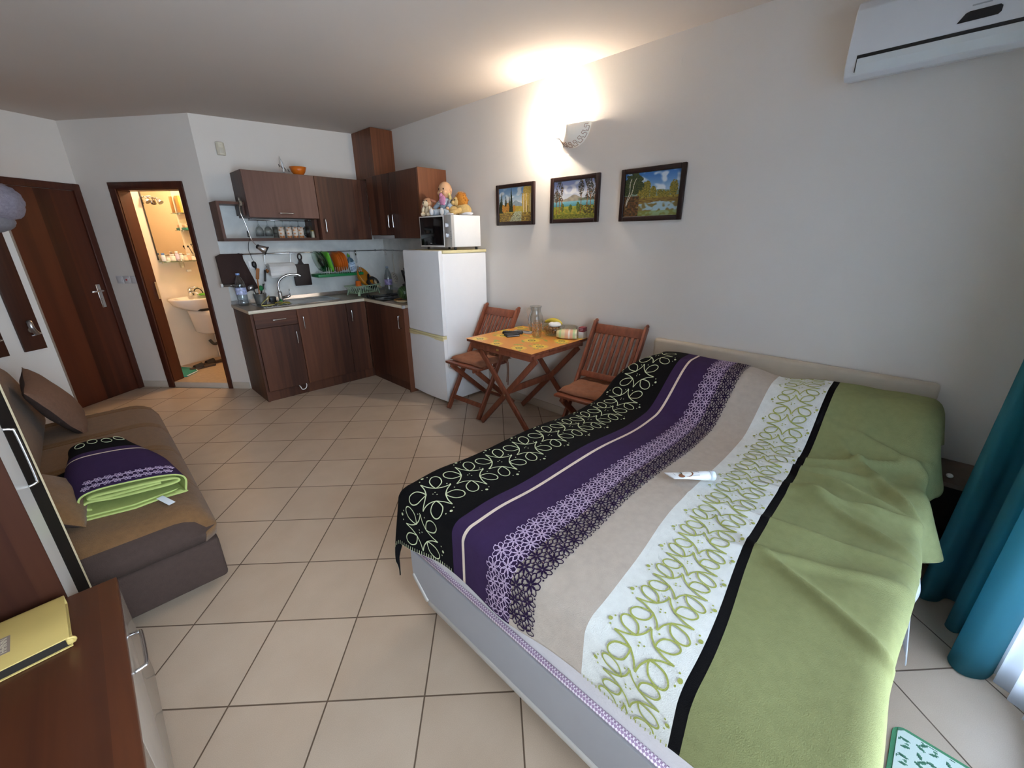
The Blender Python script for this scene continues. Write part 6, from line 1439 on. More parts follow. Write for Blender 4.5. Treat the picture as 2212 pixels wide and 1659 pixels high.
# spiral section, u across, h up
spir = [(.165, .018), (.10, .006), (-.02, .005), (-.12, .010), (-.165, .030), (-.150, .052), (-.06, .048), (.05, .052), (.14, .058), (.168, .072), (.150, .088), (.06, .090), (-.05, .086), (-.13, .082), (-.150, .068), (-.10, .060), (.0, .066), (.10, .074)]
outer = [(.18, .02), (.172, .008), (.05, .0015), (-.10, .0015), (-.17, .012), (-.185, .05), (-.17, .090), (-.11, .112), (.0, .118), (.10, .116), (.165, .104), (.19, .075), (.18, .02)]
def sheet(sec, w0, w1, n, colf, th, taper=lambda f: (1, 1, 0)):
    P = [(p.x, p.y) for p in catmull([(u, h, 0) for u, h in sec], 5)]; m = len(P); rows = []
    for k in range(n + 1):
        f_ = k/n; w_ = w0 + (w1 - w0)*f_; su, shh, du = taper(f_); R = []
        for i, (u, h) in enumerate(P):
            a = P[max(0, i-1)]; b_ = P[min(m-1, i+1)]; d = Vector((b_[0]-a[0], b_[1]-a[1])); d = d.normalized() if d.length else Vector((1, 0)); nx_ = Vector((-d.y, d.x))
            p0 = fb(u*su + du, w_, h*shh); p1 = fb((u + nx_.x*th)*su + du, w_, max(.0005, (h + nx_.y*th))*shh); R.append((bm.verts.new(p0), bm.verts.new(p1)))
        rows.append(R)
    for k in range(n):
        c_ = colf((k + .5)/n)
        for i in range(m - 1):
            for s_ in (0, 1):
                f = bm.faces.new((rows[k][i][s_], rows[k+1][i][s_], rows[k+1][i+1][s_], rows[k][i+1][s_])); f.smooth = True; f.material_index = c_ if (s_ == 0) else 4
        for i in (0, m - 1):
            f = bm.faces.new((rows[k][i][0], rows[k+1][i][0], rows[k+1][i][1], rows[k][i][1])); f.material_index = 4
    for k in (0, n):
        for i in range(m - 1): f = bm.faces.new((rows[k][i][0], rows[k][i][1], rows[k][i+1][1], rows[k][i+1][0])); f.material_index = 4 if k == 0 else 0
    return P
def stripe2(f_): return 3 if False else (1 if f_ < .60 else (2 if f_ < .625 else (1 if f_ < .69 else 0)))
tp_ = lambda f_: (1 - .38*sstep(.35, 1, f_), 1 + .45*f_ - .2*sstep(.9, 1, f_), -.02*f_)
Pout = sheet(outer[::-1], 0, .56, 60, stripe2, .007, tp_)
sheet(spir, .004, .40, 20, lambda f_: 4, .007, lambda f_: (1 - .2*f_, 1, -.02*f_))
# lime slab under it, reaching left and towards the camera
for (pts, z0, z1) in (([(-.02, -.045), (-.235, -.06), (-.275, .05), (-.255, .36), (-.05, .30), (.15, .16), (.17, .03)], .0, .009), ([(-.02, -.03), (-.225, -.045), (-.262, .06), (-.24, .34), (-.05, .28), (.15, .15), (.165, .04)], .0095, .018)):
    fbm.prism([fb(u, w_, z0) for u, w_ in pts], (0, 0, z1 - z0), 4, .003)
# black flap with the frayed lime edge left of the roll
fbm.prism([fb(-.17, .02, .019), fb(-.245, .05, .019), fb(-.235, .40, .030), fb(-.15, .42, .055), fb(-.16, .2, .05)], (0, 0, .012), 0, .003)
for k in range(14): fbm.blob(fb(-.172 + .012*math.sin(k*2.1), .03 + k*.026, .036 + .012*math.sin(k)), (.012, .016, .010), 4 if k % 3 else 5, seg=8)
for k in range(7): fbm.blob(fb(-.262 + .014*math.sin(k*1.7), .24 + k*.024, .030 + .016*math.sin(k*1.3)), (.030, .026, .022), 4, seg=10, noise_amt=.3, nscale=40)
# print: pale line loops on black, lilac lace near the front
def top_pt(u, f_):
    su, shh, du = tp_(f_); best = None
    for i in range(len(Pout) - 1):
        (u0, h0), (u1, h1) = Pout[i], Pout[i+1]
        if (u0 - u)*(u1 - u) <= 0 and u0 != u1:
            h = h0 + (h1 - h0)*(u - u0)/(u1 - u0)
            if best is None or h > best: best = h
    return fb(u*su + du, .56*f_, (best or .1)*shh + .003)
for k in range(9):
    for r_ in (0, 1):
        cu, cf = -.14 + k*.035 + r_*.017, .06 + r_*.075
        for q in range(6):
            an = q*PI/3; pts = []
            for j in range(8):
                a = 2*PI*j/8; rr_ = .010 + .008*math.cos(a); ww = .0045*math.sin(a); pts.append(top_pt(max(-.165, min(.175, cu + math.cos(an)*rr_ - math.sin(an)*ww)), max(.004, cf + (math.sin(an)*rr_ + math.cos(an)*ww)/.56)))
            fbm.tube(pts, .0011, 3, 4, closed=True)
for k in range(4):
    cu, cf = -.10 + k*.075, .84 + .03*(k % 2)
    pts = [top_pt(cu + .028*math.cos(2*PI*j/14), cf + .045*math.sin(2*PI*j/14)) for j in range(14)]; fbm.tube(pts, .0014, 5, 4, closed=True)
fo_ = fbm.build('folded_blanket', FB); tag(fo_, 'folded black, purple and lime fleece blanket lying on the sofa seat', 'blanket'); rebase(fo_, tuple(FC + Vector((0, 0, .404))))
mb = MB(); a_, b_ = fb(.075, -.015, .018), fb(.10, -.085, .006); mb.bar(a_, b_, .026, .0012, bev=.0); tg = mb.build('care_tag', mat('tag_white', 'dfe3ec', .6, var=0)); tg.parent = fo_; tg.data.transform(Matrix.Translation(-(FC + Vector((0, 0, .404)))))
# ================================================================ low dresser, book, cupboard
M_DRW = wood('dresser_walnut', '6b3c24', '43241a', 'y', .35, 3, .25, .6); M_DRF = mat('dresser_front_greige', '9c8f83', .25, var=.03, coat=.2)
DX = -.157
ds = thing('low_dresser', 'low dark walnut dresser with greige glossy drawer fronts in the left foreground', 'dresser', (-.42, .72, 0))
mb = MB(); mb.box((-.705, -.25, .428), (DX, 1.70, .45), bev=.003); mb.build('top', M_DRW, ds)
mb = MB(); mb.box((-.70, -.245, .0), (DX - .022, 1.695, .4275), bev=.002); mb.build('carcass', M_DRW, ds)
for y0, y1 in ((1.06, 1.692), (.42, 1.056), (-.24, .416)):
    mb = MB(); mb.box((DX - .0215, y0, .02), (DX - .003, y1, .424), bev=.004); d = mb.build('drawer', M_DRF, ds)
    bow_handle('handle', (DX - .003, y0 + .25, .383), (DX - .003, y0 + .41, .383), (1, 0, 0), d, M_CHROME, .0055, .028)
bk = thing('yellow_book', 'yellow hardcover book lying on the low dresser', 'book', (-.36, 1.55, .4503), math.radians(3), None, True)
M_BKY = mat('book_yellow', 'c9b06a', .5, var=.05, scale=8); M_BKP = mat('book_dark_pages', '1d1712', .8, var=.2)
mb = MB(); mb.box((-.17, -.105, .0005), (.095, .108, .004), bev=.001); mb.box((-.17, -.105, .030), (.095, .108, .0335), bev=.0012); mb.box((-.175, .104, .0005), (.095, .1085, .0335), bev=.0012); mb.build('cover', M_BKY, bk)
mb = MB(); mb.box((-.168, -.100, .0042), (.090, .1035, .0298)); mb.build('pages', M_BKP, bk)
mb = MB(); mb.tube(catmull([(.088, -.103, .030), (.099, -.103, .027), (.103, -.100, .018), (.099, -.098, .009)], 4), .004, 0, 6); mb.box((.086, -.104, .008), (.100, -.09, .031), bev=.003); mb.build('cover_flap', M_BKY, bk)
mb = MB(); mb.box((-.035, -.045, .0335), (-.012, .028, .0338)); lb = mb.build('title_label', mat('label_grey_mauve', '8d7d72', .5, var=0), bk)
cu = bpy.data.curves.new('title', 'FONT'); cu.body = 'HHINN'; cu.size = .019; cu.align_x = 'CENTER'; cu.align_y = 'CENTER'; cu.extrude = .0001
to = bpy.data.objects.new('title_print', cu); C.objects.link(to); dg_ = bpy.context.evaluated_depsgraph_get(); me = bpy.data.meshes.new_from_object(to.evaluated_get(dg_)); bpy.data.objects.remove(to)
to = bpy.data.objects.new('title_print', me); C.objects.link(to); me.materials.clear(); me.materials.append(mat('print_cream', 'd8cdb4', .5, var=0)); me.transform(Matrix.Translation((-.0235, -.0085, .0339)) @ rot('Z', PI/2)); to.parent = lb
pch = MB(); pch.box((-.16, .01, .03352), (-.05, .06, .03362)); pch.build('pale_patch', mat('book_patch', 'cfc6ae', .5, var=.05), bk)
wood('cupboard_walnut', '432518', '2a1510', 'z', .6, 4, .3, .6).node_tree.nodes['Principled BSDF'].inputs['Specular IOR Level'].default_value = .08
cbd = thing('tall_cupboard', 'tall walnut cupboard with narrow white and black doors at the left edge', 'cupboard', (-.45, 1.83, 0))
mb = MB(); mb.box((-.70, 1.703, 0), (-.272, 1.722, 1.95), bev=.001); mb.build('side_panel', wood('cupboard_walnut', '432518', '2a1510', 'z', .6, 4, .3, .6), cbd)
mb = MB(); mb.box((-.70, 1.7225, 0), (-.29, 1.965, 1.95)); mb.build('carcass', M_KW, cbd)
mb = MB(); mb.prism([(-.2715, 1.7035, .03), (-.267, 1.838, .03), (-.287, 1.838, .03), (-.2893, 1.7225, .03), (-.271, 1.7225, .03)], (0, 0, 1.90), 0, .0); wd = mb.build('door', mat('cupboard_white', 'c4c0ba', .35, var=.02), cbd)
mb = MB(); mb.prism([(-.2662, 1.842, .03), (-.2535, 1.955, .03), (-.270, 1.958, .03), (-.286, 1.842, .03)], (0, 0, 1.90)); bd_ = mb.build('door', mat('cupboard_black', '1a1614', .75, var=.03, spec=.15), cbd)
mb = MB(); mb.prism([(-.2533, 1.9555, .03), (-.2500, 1.966, .03), (-.270, 1.968, .03), (-.270, 1.9585, .03)], (0, 0, 1.90)); mb.build('edge_strip', mat('cupboard_cream', 'cdbf9f', .45, var=.02), bd_)
bow_handle('handle', (-.2672, 1.832, .79), (-.2672, 1.832, .985), (1, .1, 0), wd, M_CHROME, .0040, .022)
# ================================================================ coat boards, hooks and the grey hat
for i, (a0, wh) in enumerate(((.062, 'rightmost of the dark coat boards, nearest the entry door'), (.277, 'middle dark coat board on the white partition'), (.492, 'leftmost dark coat board on the white partition'))):
    t = thing('coat_board', wh, 'coat rack', pw(a0 + .064, 0, .78), 0, 'dark coat boards')
    mb = MB(); pwbox(mb, a0, a0 + .128, .0005, .018, .78, 1.86, 0, .002); mb.build('board', wood('board_walnut', '4a2a1e', '331c15', 'z', .4, 6, .2), t)
    for z in (.90, 1.62):
        mb = MB(); c_ = a0 + .052
        mb.tube([pw(c_, .0185, z + .02), pw(c_, .022, z + .02)], .020, 0, 14)
        mb.tube(catmull([pw(c_ + .0, .020, z + .07), pw(c_ + .012, .045, z + .075), pw(c_ + .018, .055, z + .045), pw(c_ + .006, .050, z + .01), pw(c_ - .015, .040, z - .01)], 5), [.010, .013] + [.015]*17 + [.010, .010], 0, 10)
        mb.bar(pw(c_ + .02, .03, z - .018), pw(c_ - .034, .04, z - .008), .014, .010, bev=.004); mb.build('hook', M_STEEL, t)
hat = thing('grey_hat', 'grey fluffy hat hanging on the coat boards at the left edge', 'hat', pw(.17, .12, 1.56))
M_FUR = mat('grey_fur', '8b8592', .98, var=.15, scale=60, bump=.9, bscale=260)
mb = MB(); mb.blob(pw(.135, .145, 1.735), (.135, .125, .120), noise_amt=.10, nscale=30, seg=28); mb.build('crown', M_FUR, hat)
mb = MB(); mb.blob(pw(.158, .125, 1.615), (.095, .09, .060), noise_amt=.08, nscale=40); mb.build('brim', mat('grey_fleece', '7d7a80', .98, var=.1, scale=60, bump=.6, bscale=260), hat)
# switches beside the bathroom door
sw = thing('light_switch', 'row of three white light switches beside the bathroom door', 'switch', bw(1.06, -.01, 1.13))
for i, s in enumerate((1.175, 1.06, .985)):
    s0 = (1.105, 1.03, .955)[i]
    mb = MB(); bwbox(mb, s0 - .036, s0 + .036, -.010, -.0005, 1.095, 1.167, 0, .003); p_ = mb.build('plate', mat('switch_white', 'c9c6c8', .4, var=0), sw)
    mb = MB(); bwbox(mb, s0 - .022, s0 + .022, -.0145, -.0105, 1.108, 1.154, 0, .002); mb.build('rocker', mat('switch_white', 'c9c6c8', .4, var=0), p_)
    if i == 1:
        mb = MB(); bwbox(mb, s0 - .008, s0 + .008, -.0156, -.0146, 1.124, 1.140); mb.build('indicator', mat('red_indicator', 'b02a34', .3, var=0), p_)
# ================================================================ curtains, nightstand, bath mat
def curtain(name, plan, z0, z1, m, label, hem=None, n=24):
    P = catmull([(x, y, 0) for x, y in plan], 6); mb = MB(); A = []
    for j in range(n + 1):
        f_ = j/n; z = z0 + (z1 - z0)*f_; g_ = 1 - .25*f_
        A.append([mb.bm.verts.new((p.x, -.50 + (p.y + .50)*g_, z)) for p in P])
    for j in range(n):
        for i in range(len(P) - 1): f = mb.bm.faces.new((A[j][i], A[j][i+1], A[j+1][i+1], A[j+1][i])); f.smooth = True
    o = mb.build(name, m, None, recalc=False); s = o.modifiers.new('thickness', 'SOLIDIFY'); s.thickness = .003
    return tag(o, label, 'curtain')
def cloth_mat(name, col, tl, mixf, transp=0.):
    m, nt, b = new_mat(name); out = nt.nodes['Material Output']; b.inputs['Base Color'].default_value = (*lin(col), 1); b.inputs['Roughness'].default_value = .9
    t = N(nt, 'ShaderNodeBsdfTranslucent'); t.inputs['Color'].default_value = (*lin(tl), 1); ms = N(nt, 'ShaderNodeMixShader'); ms.inputs[0].default_value = mixf; L(nt, b, 0, ms, 1); L(nt, t, 0, ms, 2)
    last = ms
    if transp:
        tr = N(nt, 'ShaderNodeBsdfTransparent'); m2 = N(nt, 'ShaderNodeMixShader'); m2.inputs[0].default_value = transp; L(nt, ms, 0, m2, 1); L(nt, tr, 0, m2, 2); last = m2
    tc = N(nt, 'ShaderNodeTexCoord'); n_ = N(nt, 'ShaderNodeTexNoise'); n_.inputs['Scale'].default_value = 300; bp = N(nt, 'ShaderNodeBump'); bp.inputs['Strength'].default_value = .2; L(nt, tc, 'Object', n_, 'Vector'); L(nt, n_, 'Fac', bp, 'Height'); L(nt, bp, 'Normal', b, 'Normal')
    L(nt, last, 0, out, 'Surface'); return m
M_CURT = cloth_mat('curtain_teal', '33707c', 'b4ecf6', .55); M_SHEER = cloth_mat('sheer_white', 'dfe6ee', 'f6f9ff', .8, .12)
c_ = curtain('teal_curtain', [(2.30, -.53), (2.40, -.49), (2.42, -.42), (2.37, -.33), (2.27, -.288), (2.225, -.305), (2.245, -.35), (2.30, -.38), (2.29, -.415), (2.20, -.405), (2.12, -.375), (2.09, -.40), (2.13, -.45), (2.09, -.475), (2.01, -.43), (1.945, -.385), (1.895, -.39), (1.875, -.425), (1.905, -.475), (1.97, -.505)], .006, 2.46, M_CURT, 'teal blue curtain gathered beside the window at the right edge of the room')
rebase(c_, (2.2, -.42, .006))
plan = []
for k in range(28):
    x = 1.965 - k*.028; plan.append((x, -.485 - .085*min(1, k/6)*1.0 - .018*(1 if k % 2 else -1)*(0 if k == 0 else 1)))
s_ = curtain('sheer_curtain', plan, .012, 2.46, M_SHEER, 'white sheer curtain hanging in front of the window beside the teal curtain'); rebase(s_, (1.6, -.55, .012))
cr_ = thing('curtain_rod', 'curtain rod above the window', 'curtain rod', (1.1, -.52, 2.46))
mb = MB(); mb.tube([(-.6, -.50, 2.475), (2.70, -.50, 2.475)], .012, 0, 10); mb.build('rod', M_WHITEP, cr_)
for x in (-.55, 1.1, 2.65):
    mb = MB(); mb.tube([(x, -.6195, 2.475), (x, -.50, 2.475)], .008, 0, 8); mb.build('bracket', M_WHITEP, cr_)
ns_ = thing('nightstand', 'small dark nightstand behind the teal curtain beside the bed', 'nightstand', (2.56, -.40, 0))
mb = MB(); mb.box((2.44, -.60, .455), (2.72, -.215, .478), bev=.002); mb.build('top', mat('nightstand_top', '5f4c40', .5, var=.1, scale=30), ns_)
for y0, y1 in ((-.60, -.585), (-.232, -.217)):
    mb = MB(); mb.box((2.45, y0, 0), (2.72, y1, .4545)); mb.build('side_panel', mat('nightstand_dark', '1c1512', .5, var=.05), ns_)
mb = MB(); mb.box((2.70, -.584, .02), (2.718, -.233, .4545)); mb.box((2.455, -.584, .10), (2.70, -.233, .118)); mb.build('back_and_shelf', mat('nightstand_dark', '1c1512', .5, var=.05), ns_)
mb = MB(); mb.blob((2.50, -.275, .4865), (.018, .012, .008)); solo(mb, 'earbud_case', M_WHITEP, 'tiny white object lying on the nightstand beside the curtain', 'trinket', (2.50, -.275, .4785))
mt_ = thing('bath_mat', 'green and white patterned mat on the floor at the bottom right corner', 'mat', (1.20, -.43, 0), math.radians(-2), None, True)
mx0, mx1, my0, my1 = -.33, .298, -.185, .185
mb = MB(); loft(mb, [rr(mx0, mx1, my0, my1, .035, z) for z in (.0008, .005)], cap0=True, cap1=True); mb.build('green_base', mat('mat_green', '4a8a62', .85, var=.05, bump=.3, bscale=250), mt_)
GW, GG, GD = hexc('cfdcd2'), hexc('4d8266'), hexc('2c5a46')
def matfn(u, v):
    X, Y = u*(mx1 - mx0 - .024), v*(my1 - my0 - .024); e = .004
    rx = min(X, (mx1 - mx0 - .024) - X); ry = min(Y, (my1 - my0 - .024) - Y)
    if min(rx, ry) < e or (rx < .025 and ry < .025 and math.hypot(.025 - rx, .025 - ry) > .021): return GW if not (rx < .025 and ry < .025 and math.hypot(.025 - rx, .025 - ry) > .026) else GG
    c = .062; px, py = X/c, Y/c; row = math.floor(py); px += .5*(row % 2); fx, fy = px - math.floor(px) - .5, py - row - .5
    def el(cx, cy, a, L_, W_):
        dx, dy = fx - cx, fy - cy; p = dx*math.cos(a) + dy*math.sin(a); q = -dx*math.sin(a) + dy*math.cos(a)
        return abs(q) < W_*(1 - (p/L_)**2) if abs(p) < L_ else False
    for cx, cy, a, L_, W_ in ((-.24, .20, 1.1, .22, .085), (.02, .10, 2.3, .25, .075), (.28, .22, .5, .20, .085), (-.18, -.26, 2.0, .20, .08), (.22, -.22, 1.5, .22, .085)):
        if el(cx, cy, a, L_, W_): return GD if el(cx - .02, cy + .03, a, L_*.9, W_*.4) else GG
    if math.hypot(fx - .02, fy + .32) < .075: return GG
    return GW
mb = MB(); paint_grid(mb, (mx0 + .012, my0 + .012, .0075), (mx1 - mx0 - .024, 0, 0), (0, my1 - my0 - .024, 0), 190, 110, matfn); o = mb.build('white_lattice', paint_mat('mat_print', .8), mt_, recalc=False)
s = o.modifiers.new('thickness', 'SOLIDIFY'); s.thickness = .0024; s.offset = -1
# ================================================================ bathroom
WPO = Vector((.752, 6.27, 0)); WD = Vector((.947, .322, 0)).normalized(); WN = Vector((WD.y, -WD.x, 0))
def bp_(s, d, z): p = WPO + WD*s + WN*d; return Vector((p.x, p.y, z))
MBW = Matrix(((WD.x, WN.x, 0, WPO.x), (WD.y, WN.y, 0, WPO.y), (0, 0, 1, 0), (0, 0, 0, 1)))
M_BTILE = mat('bath_tile_cream', 'd9cbb6', .35, var=.03, scale=6); M_BFLOOR = mat('bath_floor_tan', 'b09a80', .4, var=.10, scale=30)
q1, q2 = WPO - WD*.45, WPO + WD*.95; p4 = Vector((1.72, 5.0, 0)); e1 = E0 + DN*.12; k1 = K + DN*.12
poly = [bw(S3 + .3, .115, 0), bw(S0 - .1, .115, 0), Vector((1.08, 4.99, 0)), p4, q2, q1]
mb = MB(); mb.prism([(p.x, p.y, .0005) for p in [bw(S3 - .06, .0, 0), bw(S1, .0, 0)]] + [(p.x, p.y, .0005) for p in [bw(S0 - .12, .12, 0), Vector((1.09, 4.985, 0)), p4, q2, q1, bw(SE, .12, 0)]], (0, 0, .0595)); struct(mb, 'floor.001', M_BFLOOR)
mb = MB(); mb.prism([(p.x, p.y, 2.36) for p in [bw(SE - .02, .125, 0), bw(S0 - .12, .125, 0), Vector((1.09, 4.985, 0)), p4, q2, q1]], (0, 0, .05)); struct(mb, 'ceiling.001', M_CEIL)
mb = MB(); mb.box((-.45, -.06, 0), (.95, 0, 2.4), M=MBW); struct(mb, 'wall_bathroom', M_BTILE)
def wseg(a, b_, name):
    d = (b_ - a); ln_ = d.length; d.normalize(); n_ = Vector((-d.y, d.x, 0)); M = Matrix(((d.x, n_.x, 0, a.x), (d.y, n_.y, 0, a.y), (0, 0, 1, 0), (0, 0, 0, 1))); mb = MB(); mb.box((0, -.06, 0), (ln_, 0, 2.42), M=M); struct(mb, name, M_BTILE)
wseg(p4, q2, 'wall_bathroom_right'); wseg(q1, bw(SE, .1, 0), 'wall_bathroom_left')
mb = MB(); mb.box((1.0, 4.981, 0), (1.78, 4.99, 2.4)); struct(mb, 'wall_bathroom_front', M_BTILE)
bs = thing('washbasin', 'white ceramic washbasin with a half pedestal on the bathroom wall', 'washbasin', bp_(.15, .2, .42))
mb = MB(); loops = []
def ell(sx, dy, z, c=.15, n=36):
    P = []
    for k in range(n):
        a = 2*PI*k/n; s_ = c + sx*math.copysign(abs(math.cos(a))**.75, math.cos(a)); d_ = max(.0, .205 + dy*math.copysign(abs(math.sin(a))**.8, math.sin(a))); P.append(bp_(s_, d_ + .002, z))
    return P
loft(mb, [ell(.10, .12, .70), ell(.20, .17, .735), ell(.29, .195, .79), ell(.325, .204, .845), ell(.325, .204, .858), ell(.31, .196, .862), ell(.24, .165, .855), ell(.17, .12, .80), ell(.05, .05, .765)], cap0=True, cap1=True); mb.build('basin', M_CERAM, bs)
mb = MB(); loft(mb, [ell(.10, .15, .44, .15), ell(.115, .17, .455, .15), ell(.14, .185, .66, .15), ell(.15, .19, .715, .15)], cap0=True, cap1=True); mb.build('half_pedestal', M_CERAM, bs)
mb = MB(); mb.box((.02, .23, .716), (.16, .385, .742), 0, .01, MBW); mb.build('underside_shade', M_BLACK, bs)  # black block stands in for the shade under the basin
tp2 = thing('basin_tap', 'chrome mixer tap with a hose on the white washbasin', 'tap', bp_(.115, .07, .863))
mb = MB(); mb.tube([bp_(.115, .07, .8635), bp_(.115, .07, .95)], [.022, .019], 0, 14); mb.tube([bp_(.115, .08, .92), bp_(.15, .17, .895)], [.014, .011], 0, 10); mb.build('body', M_CHROME, tp2)
mb = MB(); mb.tube([bp_(.115, .07, .951), bp_(.15, .10, .968), bp_(.19, .12, .962)], [.012, .010, .007], 0, 10); mb.build('lever', M_CHROME, tp2)
mb = MB(); mb.tube(catmull([bp_(.15, .06, .87), bp_(.175, .06, .93), bp_(.215, .06, .945), bp_(.25, .06, .915), bp_(.262, .06, .868)], 5), .006, 0, 8); mb.build('hose', M_BLACK, tp2)
mb = MB(); mb.box((.19, .05, .8635), (.31, .13, .885), 0, .006, MBW); solo(mb, 'soap_dish', M_LIME, 'lime green soap dish on the washbasin', 'soap dish', bp_(.25, .09, .8635))
mb = MB(); mb.tube(catmull([bp_(.27, .04, .44), bp_(.30, .06, .36), bp_(.29, .08, .27), bp_(.24, .06, .25), bp_(.22, .02, .30)], 6), .018, 0, 10); mb.tube([bp_(.27, .04, .43), bp_(.27, .04, .56)], .018, 0, 10); solo(mb, 'drain_pipe', mat('pipe_grey', '4a4640', .5, var=.1), 'dark grey drain pipe under the washbasin', 'pipe', bp_(.27, .05, .25))
mb = MB(); mb.box((.285, .002, .0605), (.31, .03, .95), M=MBW); mb.box((.285, .002, .0605), (.60, .25, .08), M=MBW); solo(mb, 'shower_screen', M_WHITEP, 'white shower screen edge beside the washbasin pipe', 'shower screen', bp_(.3, .02, .06))
mr_ = thing('wall_mirror', 'tall mirror with a dark left edge above the washbasin', 'mirror', bp_(.1, .01, 1.285))
mb = MB(); mb.box((-.078, .001, 1.285), (.215, .010, 2.06), M=MBW); mb.build('mirror_glass', mat('mirror_silver', 'e2d8ca', .06, 1., var=0), mr_)
mb = MB(); mb.box((-.088, .001, 1.285), (-.0785, .013, 2.06), M=MBW); mb.build('edge_strip', mat('mirror_edge', '3b3630', .4, .4, var=0), mr_)
shf = thing('glass_shelf', 'glass shelf with toiletries below the bathroom mirror', 'shelf', bp_(.1, .06, 1.262))
mb = MB(); mb.box((-.085, .002, 1.262), (.30, .125, 1.270), 0, .002, MBW); mb.build('pane', M_DGLASS, shf)
for s in (-.06, .28):
    mb = MB(); mb.box((s - .006, .001, 1.250), (s + .006, .03, 1.2618), M=MBW); mb.build('bracket', M_CHROME, shf)
random.seed(3)
TOI = [(-.055, 'tube', .09, 'cfd6e2', 'white tube with a blue cap at the left end of the glass shelf'), (-.012, 'jar', .05, 'd6cfc0', 'small cream jar beside the white tube on the glass shelf'), (.035, 'tub', .075, 'd9d6cf', 'wide white tub on the glass shelf'), (.085, 'bottle', .105, 'cbbdd2', 'pale lilac bottle standing on the glass shelf'), (.125, 'jar', .085, 'd8d4cc', 'tall white jar right of the lilac bottle'), (.165, 'tub', .055, 'dcc9b4', 'low beige tub on the glass shelf'), (.205, 'jar', .075, 'c9a48f', 'pink-brown jar near the right of the glass shelf'), (.245, 'tub', .045, 'd9d0c2', 'low white tub at the right end of the glass shelf')]
for s, k, h, c_h, lab in TOI:
    r_ = {'tube': .020, 'jar': .020, 'tub': .027, 'bottle': .018}[k]; t = thing(k if k != 'tub' else 'cream_tub', lab, k, bp_(s, .065, 1.2703)); c0 = tuple(bp_(s, .065, 1.2703))
    mb = MB(); mb.lathe([(.0005, 0), (r_, 0), (r_*1.02, h*.1), (r_, h*.72), (r_*.7, h*.78), (.0005, h*.78)], c0, 0, 16); mb.build('body', mat('toiletry_' + c_h, c_h, .4, var=.08, scale=60), t)
    mb = MB(); mb.lathe([(.0005, h*.785), (r_*.8, h*.785), (r_*.78, h), (.0005, h)], c0, 0, 16); mb.build('cap', M_WHITEP if k != 'tube' else M_BLUE, t)
mb = MB(); mb.lathe([(.0005, 0), (.021, 0), (.027, .095), (.025, .095), (.0195, .004), (.0005, .004)], tuple(bp_(.075, .138, 1.195)), 0, 18); gx = solo(mb, 'toothbrush_glass', M_GLASS, 'clear glass hanging in front of the glass shelf', 'glass', bp_(.075, .138, 1.195))
cu2 = thing('toothbrush_cup', 'cup with razors and toothbrushes on the right end of the shelf', 'cup', bp_(.285, .06, 1.2703))
mb = MB(); mb.lathe([(.0005, 0), (.026, 0), (.031, .085), (.029, .085), (.024, .004), (.0005, .004)], tuple(bp_(.285, .06, 1.2703)), 0, 18); mb.build('cup', mat('cup_grey', '9a9488', .3, var=.05), cu2)
for i, (a_, z) in enumerate(((-.035, .15), (-.01, .17), (.02, .16), (.04, .15))):
    mb = MB(); mb.tube([bp_(.285 + a_*.2, .06, 1.276), bp_(.285 + a_*1.5, .06, 1.27 + z)], .004, 0, 6); mb.blob(bp_(.285 + a_*1.6, .055, 1.275 + z), (.010, .007, .012)); mb.build('brush', (M_BLACK, mat('brush_grey', '4c463e', .4, var=0))[i % 2], cu2)
for nm, z, lab in (('upper', 1.785, 'upper glass corner shelf with yellow bottles in the bathroom'), ('lower', 1.60, 'lower glass corner shelf with teal boxes in the bathroom')):
    t = thing('corner_shelf', lab, 'shelf', bp_(.28, .06, z)); s0 = .225 if nm == 'lower' else .218
    mb = MB(); mb.box((.222, .002, z), (.45, .13, z + .007), 0, .002, MBW); mb.build('pane', M_DGLASS, t)
    mb = MB(); mb.box((.235, .001, z - .012), (.247, .03, z - .0002), M=MBW); mb.build('bracket', M_CHROME, t)
def sbox(name, s0, s1, d0, d1, z0, z1, c_h, lab, cat_, bev=.003): mb = MB(); mb.box((s0, d0, z0), (s1, d1, z1), 0, bev, MBW); return solo(mb, name, mat('box_' + c_h, c_h, .45, var=.08, scale=50), lab, cat_, bp_((s0 + s1)/2, (d0 + d1)/2, z0))
sbox('carton', .226, .250, .03, .10, 1.7925, 1.97, 'c99a4a', 'narrow tan carton on the upper corner shelf', 'box')
sbox('carton', .2515, .285, .03, .10, 1.7925, 1.955, 'b9b29a', 'grey-beige carton on the upper corner shelf', 'box')
yb_ = thing('shampoo_bottle', 'large yellow shampoo bottle on the upper corner shelf', 'bottle', bp_(.325, .07, 1.7925))
mb = MB(); loft(mb, [[bp_(.325 + a*math.cos(2*PI*k/20), .07 + b2*math.sin(2*PI*k/20), z) for k in range(20)] for a, b2, z in ((.034, .026, 1.7925), (.038, .03, 1.80), (.038, .03, 1.93), (.028, .022, 1.965), (.012, .012, 1.972))], cap0=True); mb.build('body', mat('shampoo_yellow', 'd6a02c', .35, var=.06), yb_)
mb = MB(); loft(mb, [[bp_(.325 + .0385*math.cos(t), .07 + .0305*math.sin(t), z) for t in [.5 + PI*.65*k/8 for k in range(9)]] for z in (1.83, 1.85)], cap1=False); mb.build('label_print', mat('shampoo_label', 'a05a1c', .5, var=.2, scale=120), yb_)
mb = MB(); mb.tube([bp_(.325, .07, 1.9725), bp_(.325, .07, 1.995)], .012, 0, 12); mb.build('cap', mat('shampoo_yellow', 'd6a02c'), yb_)
sbox('tray', .228, .275, .02, .11, 1.6075, 1.632, '2f7a66', 'small teal tray at the left of the lower corner shelf', 'tray'); sbox('tray', .280, .345, .02, .11, 1.6075, 1.636, '2a7462', 'larger teal tray at the right of the lower corner shelf', 'tray')
